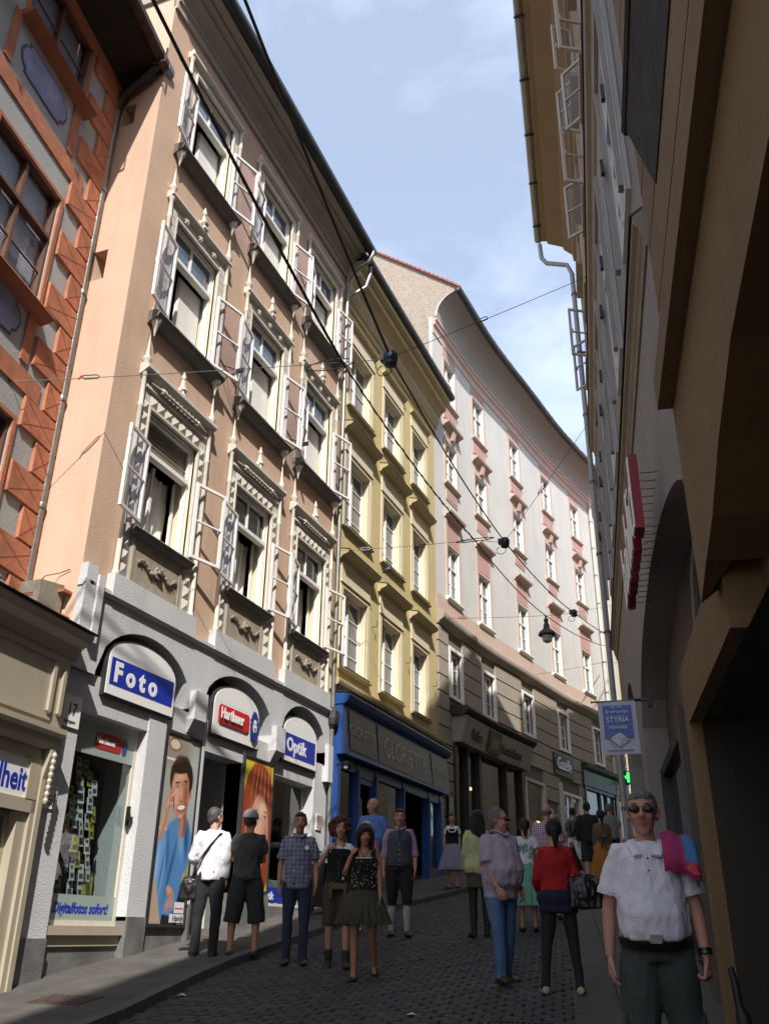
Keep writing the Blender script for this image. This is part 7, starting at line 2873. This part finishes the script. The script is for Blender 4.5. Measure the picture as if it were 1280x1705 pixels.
def strap_bag(label, pts, bagc, bagr, parent_t, m_=SHOEB, yaw=0, name='shoulder_bag', strap_r=.012):
    t_ = thing(name, label, 'bag')
    t_.location = parent_t.location
    t_.rotation_euler = parent_t.rotation_euler
    q = MB()
    bx, by, bz = bagc
    rx, ry, rz = bagr
    q.sphere(bagc, (rx, ry, rz), 12, 8).hexa([(bx - rx * .8, by - ry * .8, bz - rz * .9), (bx + rx * .8, by - ry * .8, bz - rz * .9), (bx + rx * .8, by + ry * .8, bz - rz * .9), (bx - rx * .8, by + ry * .8, bz - rz * .9), (bx - rx * .75, by - ry * .7, bz + rz * .7), (bx + rx * .75, by - ry * .7, bz + rz * .7), (bx + rx * .75, by + ry * .7, bz + rz * .7), (bx - rx * .75, by + ry * .7, bz + rz * .7)])
    fuse(q, 'bag_body', m_, t_, .010, 2, fold=.008, fscale=14)
    q = MB().tube(pts, [(strap_r * 1.9, strap_r * .4)] * len(pts), 8)
    build(q, 'strap', m_, t_, smooth=True)
    for px in (-.6, .6):
        build(MB().sphere((bx + rx * px, by, bz + rz * .85), .014, 7, 5), 'buckle', ZINC, t_)
    return t_


PVD = 0.08
# man in white shirt, seen from behind, by the phone poster
p1 = person('man in white shirt and black trousers seen from behind by the phone poster', 1.01, 10.81, -22, 1.78, hair='short', hairm=mat('salt_pepper_hair', (.06, .06, .06), .6, .5, 60), skin=SKIN, dz=PVD - .03,
            armL=((.30, -.12, -1), (-.25, -.85, -.35)), armR=((-.10, .10, -1), (-.02, -.25, -1)), legL=((.06, -.06, -1), (.02, .05, -1)), legR=((-.06, .05, -1), (0, .12, -1)),
            top=[('shirt', WSHIRT, 1.9, .87, .026, 1.475)], bottom=('trousers', TROU_BLACK, .98), shoes=('shoe', SHOEB), head_turn=-38)
strap_bag('black shoulder bag slung at the hip of the man in white', [(-.13, -.02, 1.46), (-.10, .10, 1.46), (.02, .155, 1.30), (.12, .15, 1.15), (.20, .10, .98), (.24, .05, .90)], (.25, .04, .80), (.12, .07, .15), p1)
p2 = person('man in charcoal tee, dark shorts and pale cap seen from behind', 1.44, 11.0, -35, 1.72, hair='cap', skin=SKINT, dz=PVD - .03,
            armL=((.12, -.30, -1), (-.75, -.55, .12)), armR=((-.14, -.25, -1), (.75, -.55, .05)), legL=((.14, -.03, -1), (.02, .03, -1)), legR=((-.14, .0, -1), (0, .08, -1)),
            top=[('tshirt', GTEE, .62, .90, .024, 1.475)], bottom=('shorts', DSHORT, 1.0, 1.18, .52), shoes=('flat', SHOEBR), head_turn=-28, build_=1.02)


def x_plaid(t_, c):
    build(c['lifted'](MB().lathe([(.001, -.004), (.028, -.003), (.028, .0), (.001, .002)], (0, 0, 0), 12)), 'badge', WHITES, t_)
    b = [o for o in t_.children if o.name.startswith('badge')][0]
    b.rotation_euler = (R(90), 0, 0)
    b.location = (.10, -.165 - .0, 1.30 + c['lift'])
    b.data.transform(Matrix.Translation((0, 0, -c['lift'])))
    q = MB()
    for i in range(7):
        q.sphere((0, -.155 + .0 * i, 1.40 - i * .075), .006, 6, 4)
    build(c['lifted'](q), 'button', SOCKW, t_)
    q = MB()
    q.hexa([(-.09, -.06, 1.455), (-.01, -.11, 1.44), (-.02, -.09, 1.47), (-.085, -.02, 1.50), (-.07, -.085, 1.43), (-.02, -.125, 1.40), (-.01, -.10, 1.44), (-.06, -.05, 1.47)])
    q.tube([(-.075, .03, 1.475), (-.085, -.02, 1.475), (-.05, -.085, 1.455), (-.012, -.125, 1.42)], [(.022, .008)] * 4, 8)
    q.tube([(.075, .03, 1.475), (.085, -.02, 1.475), (.05, -.085, 1.455), (.012, -.125, 1.42)], [(.022, .008)] * 4, 8)
    q.tube([(.075, .03, 1.475), (0, .085, 1.485), (-.075, .03, 1.475)], [(.022, .008)] * 3, 8)
    build(c['lifted'](MB().add(q.v[8:], [tuple(i - 8 for i in f) for f in q.f[6:]])), 'collar', PLAID, t_, smooth=True)


p3 = person('man in blue plaid shirt and dark jeans walking towards the camera', 2.26, 10.8, 156, 1.73, hair='short', skin=SKINT, dz=.0,
            armL=((.20, .02, -1), (.05, -.20, -1)), armR=((-.20, .05, -1), (-.02, -.18, -1)), legL=((.03, -.02, -1), (.0, .02, -1)), legR=((-.03, .03, -1), (0, .10, -1)),
            top=[('shirt', PLAID, .78, .84, .026, 1.47)], bottom=('trousers', JEANS_D, .98, .92), shoes=('ankle', SHOEBR), extra=x_plaid, build_=1.0)


def phone(t_, c, hand, lab, off=(0, 0, 0)):
    p = c['tips'][hand]
    m = t_.matrix_basis if False else Matrix.Translation(t_.location) @ Matrix.Rotation(t_.rotation_euler.z, 4, 'Z')
    wpos = m @ (p + Vector(off))
    ph = thing('mobile_phone', lab, 'phone', tuple(wpos))
    ph.rotation_euler = (R(8), 0, t_.rotation_euler.z + R(80))
    build(MB().box(-.024, .024, -.005, .005, -.055, .055), 'phone_body', BLACKM, ph)
    build(MB().box(-.020, .020, -.0062, -.0052, -.035, .047), 'phone_screen', FGL, ph)


def x_curly(t_, c):
    phone(t_, c, 'R', 'dark phone at the ear of the curly haired woman', (.0, .01, .03))
    k = c['k']
    q = MB()
    for i in range(8):
        q.sphere((0, -.145 * k, (1.30 - i * .035) * k), .006, 6, 4)
    build(c['lifted'](q), 'button', ZINC, t_)
    q = MB().tube([(-.06 * k, -.03, 1.47 * k), (-.035, -.115, 1.38 * k), (0, -.145, 1.335 * k), (.035, -.115, 1.38 * k), (.06 * k, -.03, 1.47 * k)], .004, 5)
    q.sphere((0, -.15, 1.325 * k), .012, 7, 5)
    build(c['lifted'](q), 'necklace', BLACKM, t_)
    q = MB().box(-.07, .07, -.150, -.135, .90 * k, .96 * k).box(-.10, -.07, -.145, -.12, .80 * k, .98 * k).box(.07, .10, -.145, -.12, .80 * k, .98 * k)
    build(c['lifted'](q), 'trouser_flap', mat('embroidered_tan', (.12, .09, .04), .8, .4, 30), t_)
    for s_ in 'LR':
        an = c['lp'][s_][2]
        build(MB().tube([an + Vector((0, 0, .05)), an + Vector((0, 0, .10))], .045, 10), 'sock', SOCKW, t_)


p4 = person('woman with auburn curls, black bodice and leather shorts holding a phone', 2.88, 10.65, 160, 1.64, True, hair='curly', hairm=HRED, skin=SKIN,
            armR=((-.42, -.28, -.86), (.52, -.25, .95)), armL=((.20, .05, -1), (.05, -.15, -1)), curlR=1.0, palmR=(.9, .3, .2), legL=((.02, -.10, -1), (.02, .10, -1)), legR=((-.03, .04, -1), (-.02, .34, -1)),
            top=[('blouse', WSHIRT, .45, 1.0, .014, 1.40), ('bodice', BLKV, 0, .98, .024, 1.365)], bottom=('shorts', LEATHR, 1.02, 1.04, .42), shoes=('boots', mat('grey_boot', (.03, .03, .022), .7, .2)), head_turn=6, extra=x_curly, footR=.5)


def x_skirt(t_, c):
    phone(t_, c, 'R', 'dark phone at the ear of the woman in the olive skirt', (0, .01, .03))
    k = c['k']
    rr = random.Random(4)
    q = MB()
    for i in range(70):
        a_ = rr.uniform(-2.6, -.5)
        z = rr.uniform(1.0, 1.33) * k
        q.sphere((.178 * k * math.cos(a_), .148 * k * math.sin(a_) - .012, z), .006, 5, 4)
    tag(build(c['lifted'](q), 'floral_print', mat('cream_blossom', (.5, .48, .35), .8, .1), t_), kind='stuff')
    q = MB().tube([(-.10 * k, -.115, 1.352 * k), (-.04, -.142, 1.348 * k), (.04, -.142, 1.348 * k), (.10 * k, -.115, 1.352 * k)], [(.014, .008)] * 4, 8)
    build(c['lifted'](q), 'lace_trim', WSHIRT, t_)
    q = MB().tube([(-.06 * k, -.02, 1.47 * k), (-.03, -.105, 1.41 * k), (0, -.125, 1.385 * k), (.03, -.105, 1.41 * k), (.06 * k, -.02, 1.47 * k)], .003, 5).sphere((0, -.13, 1.375 * k), .009, 6, 4)
    build(c['lifted'](q), 'necklace', BLACKM, t_)
    for sg in (-1, 1):
        q = MB().tube([(sg * .105 * k, -.115, 1.33 * k), (sg * .115 * k, -.09, 1.42 * k), (sg * .11 * k, .0, 1.465 * k), (sg * .10 * k, .10, 1.38 * k)], [(.028, .007)] * 4, 8)
        build(c['lifted'](q), 'bodice_strap', BLKV, t_)
    S, E, W_, u, f_ = c['ap']['L']
    build(c['lifted'](MB().tube([W_ - f_ * .02, W_ - f_ * .005], .029, 10)), 'wristwatch', ZINC, t_)


p5 = person('woman in flowered black bodice and pleated olive skirt mid stride with a phone', 3.45, 10.05, 162, 1.57, True, hair='bob', hairm=HB, skin=SKINT, build_=1.08,
            armR=((-.36, -.35, -.88), (.42, -.22, 1.0)), armL=((.16, -.05, -1), (.06, -.26, -1)), curlR=1.0, palmR=(.9, .3, .2), legL=((.03, .06, -1), (.04, .55, -.82)), legR=((-.03, -.04, -1), (.0, .02, -1)),
            top=[('bodice', BLKV, 0, .98, .026, 1.345)], bottom=('skirt', OLIVE, 1.02, .60, .34, 22), shoes=('flat', SHOEB), head_turn=12, head_tilt=8, extra=x_skirt, footL=1.3, footR=.2)


def x_vest(t_, c):
    for s_ in 'LR':
        hp, kn, an, shn = c['lp'][s_]
        build(MB().tube([kn + shn * .08, kn + shn * .16, kn + shn * .26, an], [.060, .062, .050, .043], 12), 'knee_sock', SOCKW, t_, smooth=True)
    q = MB()
    for i in range(5):
        q.sphere((0, -.158, 1.22 - i * .07), .007, 6, 4)
    build(c['lifted'](q), 'button', WHITES, t_)
    q = MB().tube([(0, -.10, 1.455), (.0, -.145, 1.38), (0, -.15, 1.30)], [(.012, .006), (.026, .006), (.02, .006)], 8)
    build(c['lifted'](q), 'necktie', JEANS_D, t_)
    for sg in (-1, 1):
        q = MB().tube([(sg * .075, .03, 1.475), (sg * .085, -.02, 1.475), (sg * .05, -.085, 1.455), (sg * .012, -.125, 1.42)], [(.022, .008)] * 4, 8)
        build(c['lifted'](q), 'collar', PSTR, t_, smooth=True)
        S, E, W_, u, f_ = c['ap']['L' if sg > 0 else 'R']
        build(c['lifted'](MB().tube([E - u * .02, E + f_ * .05], .058, 12)), 'rolled_cuff', PSTR, t_, smooth=True)


p6 = person('man in purple shirt, checked vest, knee breeches and white knee socks', 2.73, 13.2, 160, 1.73, hair='short', skin=SKINR, build_=1.05,
            armL=((.20, .05, -1), (.02, -.30, -1)), armR=((-.18, .02, -1), (-.05, -.12, -1)), legL=((.05, -.12, -1), (.0, .0, -1)), legR=((-.05, .10, -1), (0, .2, -1)),
            top=[('shirt', PSTR, 1.25, 1.0, .022, 1.475), ('vest', VEST, 0, .95, .034, 1.43)], bottom=('breeches', TROU_BLACK, 1.02, 1.08), shoes=('shoe', SHOEB), extra=x_vest)
p7 = person('bald man in a blue tee looking sideways before the blue shop window', 1.35, 15.6, 158, 1.84, hair='bald', hairm=HG_, skin=SKINR, build_=1.12, belly=.06, dz=PVD,
            top=[('tshirt', BLUET, .7, .86, .024, 1.475)], bottom=('trousers', BEIGE), shoes=('shoe', SHOEB), head_turn=-50)
p8 = person('blonde woman in a pink top half hidden behind the bob haired woman', 2.05, 13.6, 158, 1.55, True, hair='bob', hairm=HBD, skin=SKIN,
            top=[('tshirt', PINKC, .7, .90, .02, 1.45)], bottom=('trousers', BEIGE, .95, .8), shoes=('shoe', SNEAK), head_turn=30)


def x_dirndl(t_, c):
    k = c['k']
    q = MB().tube([(-.10 * k, -.10, 1.36 * k), (-.06 * k, -.13, 1.30 * k), (.06 * k, -.13, 1.30 * k), (.10 * k, -.10, 1.36 * k)], [(.016, .008)] * 4, 8)
    build(c['lifted'](q), 'lace_trim', WHITES, t_)


p9 = person('woman in dirndl with grey striped apron and white sleeves beside the dark shop front', 1.62, 19.6, 165, 1.5, True, hair='short', hairm=HB, skin=SKIN, dz=PVD,
            armL=((.14, .05, -1), (.02, -.06, -1)), armR=((-.22, .05, -1), (-.0, -.04, -1)), legL=((.03, -.08, -1), (0, 0, -1)), legR=((-.03, .08, -1), (0, .1, -1)),
            top=[('blouse', WSHIRT, .5, 1.0, .016, 1.40), ('bodice', BLKV, 0, 1.0, .026, 1.36)], bottom=('skirt', APRONB, 1.06, .42, .36, 20), shoes=('flat', SHOEB), extra=x_dirndl)
p10 = person('woman with long black hair and pale yellow cardigan seen from behind', 3.89, 13.3, -28, 1.66, True, hair='long', hairm=HBL, skin=SKIN, facef=False, build_=1.1,
             armL=((.16, -.10, -1), (.0, -.5, -.8)), armR=((-.16, -.10, -1), (.0, -.5, -.8)), legL=((.02, .05, -1), (0, .04, -1)), legR=((-.02, -.05, -1), (0, .04, -1)),
             top=[('cardigan', YCARD, 1.95, .86, .038, 1.45)], bottom=('skirt', LEATHR, .92, .66, .20, 3), shoes=('boots', SKTIGHT), extra=lambda t_, c: [build(MB().tube([c['lp'][s_][0], c['lp'][s_][1], c['lp'][s_][1] + c['lp'][s_][3] * .12, c['lp'][s_][2]], [.095, .058, .06, .042], 12), 'tights', SKTIGHT, t_, smooth=True) for s_ in 'LR'])


def sunglasses(t_, c, lab):
    q = MB()
    for sg in (-1, 1):
        q.tube([c['HP'](sg * .006, -.104, .018), c['HP'](sg * .034, -.108, .015), c['HP'](sg * .066, -.092, .018)], [(.016, .005), (.024, .005), (.016, .005)], 8, ref=(0, -1, 0)) if False else q.sphere(tuple(c['HP'](sg * .036, -.092, .015)), (.033, .012, .019), 12, 8)
        q.tube([c['HP'](sg * .062, -.092, .026), c['HP'](sg * .084, -.03, .028), c['HP'](sg * .086, .02, .022)], .003, 5)
    q.tube([c['HP'](-.014, -.105, .026), c['HP'](.014, -.105, .026)], .003, 5)
    sgl = thing('sunglasses', lab, 'sunglasses', tuple(t_.location), t_.rotation_euler.z, 'sunglasses worn in the street')
    build(c['lifted'](q), 'lenses_and_frame', BLACKM, sgl, smooth=True)


def x_mauve(t_, c):
    sunglasses(t_, c, 'dark sunglasses on the heavy man in mauve')
    S, E, W_, u, f_ = c['ap']['L']
    build(c['lifted'](MB().tube([W_ - f_ * .035, W_ - f_ * .012], .034, 10)), 'wristwatch', BLACKM, t_)
    q = MB()
    for sg in (-1, 1):
        q.tube([(0, .085, 1.485), (sg * .075, .03, 1.475), (sg * .085, -.02, 1.475), (sg * .05, -.085, 1.455), (sg * .012, -.125, 1.42)], [(.022, .008)] * 5, 8)
    build(c['lifted'](q), 'collar', MAUVE, t_, smooth=True)


p11 = person('heavy man in mauve short sleeved shirt and light jeans standing side on', 5.0, 10.1, 128, 1.70, hair='receding', hairm=HG_, skin=SKINR, build_=1.14, belly=.08,
             armL=((.12, .12, -1), (.0, -.45, -.85)), armR=((-.10, -.2, -1), (.1, -.5, -.9)), legL=((.06, .10, -1), (.02, .18, -1)), legR=((-.03, -.18, -1), (0, .0, -1)),
             top=[('shirt', MAUVE, .85, .82, .042, 1.475)], bottom=('trousers', JEANS_L, .96, 1.05), shoes=('shoe', SHOEBR), extra=x_mauve, head_turn=35, curlL=.8)
p12 = person('woman in green dirndl with white puff sleeves mostly hidden behind the mauve shirt', 4.45, 13.9, -15, 1.52, True, hair='tied', hairm=HB, skin=SKIN, facef=False,
             armL=((.2, 0, -1), (.0, -.5, -.8)), armR=((-.28, .1, -1), (.0, -.7, -.6)), top=[('blouse', WSHIRT, .5, 1.0, .03, 1.42), ('bodice', GREEND, 0, 1.0, .03, 1.40)], bottom=('skirt', GREEND, 1.05, .38, .33, 16), shoes=('flat', SHOEB))
p13 = person('bald man in red and blue checked shirt and beige trousers seen from behind', 4.52, 15.3, -12, 1.72, hair='bald', hairm=HG_, skin=SKINR, facef=False, build_=1.15,
             top=[('shirt', CHECK, .9, .86, .030, 1.475)], bottom=('trousers', BEIGE, .96), shoes=('shoe', SHOEB), legL=((.04, -.12, -1), (0, .1, -1)), legR=((-.04, .1, -1), (0, .15, -1)))
p14 = person('white haired woman in a white top glimpsed before the lit shop window', 3.75, 19.6, -25, 1.60, True, hair='bob', hairm=HW, skin=SKIN, facef=False,
             top=[('tshirt', WSHIRT, .7, .9, .03, 1.45)], bottom=('trousers', BEIGE), shoes=('shoe', SNEAK))
p15 = person('woman in red sweater with dark hair tied back seen from behind', 5.68, 9.66, -14, 1.58, True, hair='tied', hairm=HB, skin=SKIN, facef=False, build_=1.12,
             armL=((.24, -.02, -1), (-.05, -.75, -.45)), armR=((.20 - .42, .08, -1), (-.0, -.45, -.8)), legL=((.12, -.02, -1), (.10, .05, -1)), legR=((-.10, .04, -1), (-.08, .14, -1)),
             top=[('sweater', REDC, 1.95, .93, .026, 1.47)], bottom=('trousers', TROU_BLACK, 1.0, .86), shoes=('shoe', mat('yellow_white_sneaker', (.40, .42, .22), .7, .2, 12)),
             extra=lambda t_, c: fuse(c['lifted'](c['torso'](MB(), .78, 1.0, .042)), 'tunic_hem', NAVY, t_, .014, 2, fold=.008))
hb = strap_bag('slouchy black handbag on the arm of the woman in red', [(-.26, -.06, 1.10), (-.20, -.05, 1.26), (-.17, .02, 1.36), (-.17, .12, 1.30), (-.22, .14, 1.08)], (-.26, .10, .90), (.19, .10, .17), p15, name='handbag')
p16 = person('woman with dark backpack and pale skirt walking away up the street', 3.72, 22.6, -20, 1.60, True, hair='short', hairm=HB, skin=SKIN, facef=False,
             top=[('blouse', mat('grey_blue_blouse', (.12, .13, .16), .9, .3, 12), .8, 1.0, .025, 1.45)], bottom=('skirt', WSHIRT, 1.02, .48, .24, 9), shoes=('shoe', SNEAK), legL=((.03, -.12, -1), (0, .05, -1)), legR=((-.03, .15, -1), (0, .3, -1)))
strap_bag('dark backpack on the woman in the pale skirt', [(-.1, -.02, 1.44), (-.11, .10, 1.40), (-.08, .14, 1.25)], (0, .17, 1.12), (.13, .08, .18), p16, name='backpack')
p17 = person('man in dark jacket and shorts walking away in white sneakers', 4.22, 21.6, -18, 1.72, hair='short', skin=SKIN, facef=False, build_=1.1,
             top=[('jacket', TROU_BLACK, 1.9, .84, .035, 1.475)], bottom=('shorts', BEIGE if False else DSHORT, 1.0, 1.1, .45), shoes=('ankle', SNEAK), legL=((.03, .12, -1), (0, .3, -1)), legR=((-.03, -.12, -1), (0, .05, -1)))
p18 = person('woman in khaki blouse and orange skirt with black apron bow', 4.82, 19.4, -15, 1.56, True, hair='tied', hairm=HBL, skin=SKIN, facef=False,
             top=[('blouse', KHAKI, 1.5, 1.0, .028, 1.46)], bottom=('skirt', ORANGE, 1.05, .30, .34, 14), shoes=('flat', SHOEB),
             extra=lambda t_, c: build(c['lifted'](MB().tube([(-.10, .155, 1.0), (0, .165, 1.02), (.10, .155, 1.0)], [(.03, .01), (.012, .012), (.03, .01)], 8).tube([(0, .165, 1.02), (-.04, .19, .8)], [(.015, .005)] * 2, 6).tube([(0, .165, 1.02), (.05, .19, .82)], [(.015, .005)] * 2, 6)), 'apron_bow', BLACKM, t_))
p20 = person('person in pale grey top partly behind the man in the dark jacket', 4.55, 22.9, -20, 1.66, hair='short', hairm=HG_, skin=SKIN, facef=False,
             top=[('tshirt', mat('grey_green_top', (.20, .23, .22), .9, .2, 8), .8, .88, .025, 1.46)], bottom=('trousers', TROU_BLACK), shoes=('shoe', SHOEB))


def x_polo(t_, c):
    sunglasses(t_, c, 'dark sunglasses on the man in white polo')
    k = c['k']
    L = c['lift']
    q = c['lifted'](c['torso'](MB(), .955, 1.0, .034))
    build(q, 'belt', SHOEB, t_, smooth=True)
    build(MB().box(-.030, .030, -.215, -.185, .957 * k + L, .998 * k + L), 'belt_buckle', ZINC, t_)
    for sg in (-1, 1):
        q = MB().tube([(0, .095, 1.53), (sg * .078, .040, 1.525), (sg * .088, -.025, 1.51), (sg * .066, -.095, 1.475), (sg * .050, -.140, 1.43)], [(.028, .009)] * 5, 8)
        build(c['lifted'](q), 'collar', POLO, t_, smooth=True)
        S, E, W_, u, f_ = c['ap']['L' if sg > 0 else 'R']
        build(c['lifted'](MB().tube([S + u * .195, S + u * .222], [.078, .077], 14)), 'sleeve_cuff', POLO, t_, smooth=True)
    q = MB()
    q.hexa([(-.022, -.150, 1.31), (.022, -.150, 1.31), (.022, -.12, 1.31), (-.022, -.12, 1.31), (-.022, -.140, 1.455), (.022, -.140, 1.455), (.022, -.10, 1.45), (-.022, -.10, 1.45)])
    build(c['lifted'](q), 'placket', POLO, t_)
    build(c['lifted'](MB().sphere((0, -.158, 1.415), .006, 6, 4).sphere((0, -.176, 1.35), .006, 6, 4)), 'button', BLACKM, t_)
    S, E, W_, u, f_ = c['ap']['L']
    build(c['lifted'](MB().tube([W_ - f_ * .05, W_ - f_ * .015], .036, 12)), 'watch_strap', SHOEB, t_, smooth=True)
    build(c['lifted'](MB().lathe([(.001, 0), (.019, 0), (.019, .010), (.001, .012)], (W_.x - f_.x * .03, W_.y - .040, W_.z - f_.z * .03), 12)), 'wristwatch', ZINC, t_)
    # side pockets of the cargo trousers
    for s_, sg in (('L', 1), ('R', -1)):
        hp, kn, an, shn = c['lp'][s_]
        mid = hp.lerp(kn, .78)
        q = MB()
        q.hexa([(mid.x + sg * .075, mid.y - .06, mid.z - .11), (mid.x + sg * .115, mid.y - .05, mid.z - .11), (mid.x + sg * .115, mid.y + .07, mid.z - .11), (mid.x + sg * .075, mid.y + .07, mid.z - .11), (mid.x + sg * .080, mid.y - .06, mid.z + .07), (mid.x + sg * .108, mid.y - .05, mid.z + .07), (mid.x + sg * .108, mid.y + .07, mid.z + .07), (mid.x + sg * .080, mid.y + .07, mid.z + .07)])
        fuse(q, 'cargo_pocket', CARGO, t_, .010, 2, fold=.008, fscale=12)


p19 = person('grey haired man in white polo shirt and cargo trousers walking close to the camera', 6.96, 5.68, 174, 1.80, hair='short', hairm=HG_, skin=SKINR, build_=.98, belly=.045, fine=True,
             armL=((.24, .02, -1), (.06, -.22, -1)), armR=((-.26, .06, -1), (-.04, -.10, -1)), curlL=1.3, curlR=.55, legL=((.05, .02, -1), (.0, .05, -1)), legR=((-.05, -.10, -1), (0, .05, -1)),
             top=[('polo_shirt', POLO, .74, 1.0, .026, 1.47)], bottom=('trousers', CARGO, .985, 1.12), shoes=('shoe', SHOEBR), extra=x_polo, head_turn=-4)
# towel on his shoulder
t = thing('towel', 'pink and blue printed towel over the shoulder of the man in white polo', 'towel')
t.location = p19.location
t.rotation_euler = p19.rotation_euler
q = MB()
prof_ = [(-.175, 1.30), (-.172, 1.38), (-.145, 1.45), (-.085, 1.505), (-.01, 1.522), (.07, 1.505), (.125, 1.45), (.15, 1.36), (.155, 1.28)]
vs, n = [], 10
for j, (yy, zz) in enumerate(prof_):
    for i in range(n + 1):
        u = i / n
        xx = .085 + u * .19
        dr_ = -.055 * u * u - .01 + .008 * math.sin(u * 14 + j)
        vs.append((xx, yy - .008 * math.sin(u * 9), (zz + dr_) * 1.03 + .02))
fs = [(j * (n + 1) + i, j * (n + 1) + i + 1, (j + 1) * (n + 1) + i + 1, (j + 1) * (n + 1) + i) for j in range(len(prof_) - 1) for i in range(n)]
q.add(vs, fs)
mi = []
for j in range(len(prof_) - 1):
    for i in range(n):
        mi.append(1 if (j < 3 and i > 5 and j >= 1) or (j >= 3 and i > 5) else 0)
q.m = mi
o = build(q, 'towel_cloth', [cloth('pink_towel', (.38, .035, .12)), cloth('blue_towel', (.05, .17, .36))], t, smooth=True)
o.modifiers.new('thick', 'SOLIDIFY').thickness = .012
q = MB()
q.poly = None
q.add([(.20, -.185, 1.36), (.235, -.186, 1.40), (.25, -.186, 1.36), (.27, -.186, 1.33), (.24, -.187, 1.33), (.22, -.187, 1.345)], [(0, 1, 2, 3, 4, 5)])
build(q, 'towel_print', REDS, t)
# umbrella / stick held in his left hand
t = thing('folding_umbrella', 'black folded umbrella held low by the man in white polo', 'umbrella')
t.location = p19.location
t.rotation_euler = p19.rotation_euler
build(MB().tube([(.36, -.16, .88), (.37, -.18, .80), (.375, -.19, .70)], [.016, .02, .02], 10), 'handle', BLACKR, t, smooth=True)
build(MB().tube([(.375, -.19, .70), (.385, -.20, .66), (.40, -.23, .45), (.41, -.25, .28), (.41, -.255, .24)], [.02, .036, .03, .018, .006], 10), 'canopy', BLACKR, t, smooth=True)

# dark wheeled crate beside the plaid man
t = thing('wheeled_trolley', 'black wheeled shopping trolley parked by the last grey pier', 'trolley', (.62, 15.2, gz(15.2) + .08), R(80))
q = MB()
q.hexa([(-.24, -.16, .10), (.24, -.16, .10), (.24, .16, .10), (-.24, .16, .10), (-.27, -.18, .78), (.27, -.18, .78), (.27, .18, .78), (-.27, .18, .78)])
fuse(q, 'bag_body', BLACKM, t, .02, 1, fold=.006)
for sx in (-.26, .26):
    build(MB().tube([(sx, .1, .09), (sx + .03, .1, .09)], .09, 14), 'wheel', BLACKR, t)
    build(MB().tube([(sx * .8, .17, .7), (sx * .8, .22, 1.0)], .01, 6), 'handle_tube', ZINC, t)
build(MB().tube([(-.21, .22, 1.0), (.21, .22, 1.0)], .016, 8), 'handle', BLACKR, t)
# white stand ashtray by the far shop
t = thing('litter_bin', 'white topped black litter bin on a post before the far shop', 'litter bin', (3.0, 21.2, gz(21.2)), 0)
build(MB().lathe([(.16, 0), (.17, .1), (.17, .85), (.15, .88)], (0, 0, 0), 12), 'bin_body', BLACKM, t)
build(MB().lathe([(.18, .88), (.19, .93), (.05, 1.0), (.01, 1.0)], (0, 0, 0), 12), 'lid', WHITEP, t)

# groups of things of one kind
GRP = {'poster': 'posters beside the shop door', 'arched_sign': 'arched light boxes over the shop windows', 'downpipe': 'downpipes on the house fronts', 'joint_box': 'cable joint boxes over the street',
       'span_wire': 'span wires across the street', 'cable': 'overhead cables', 'cable_coil': 'cable coils', 'town_house': 'town houses along the street', 'storefront': 'shop fronts at street level',
       'shop_window': 'shop windows of the white house', 'notice_sign': 'small notices on the piers', 'mobile_phone': 'phones held at the ear', 'wall_bracket': 'iron brackets on the salmon house', 'wire': 'wires wound round the cables', 'house': 'plain houses out of view'}
for o in bpy.data.objects:
    if o.parent is None and o.get('category') and not o.get('group'):
        n_ = o.name.split('.')[0]
        if n_ in GRP:
            o['group'] = GRP[n_]
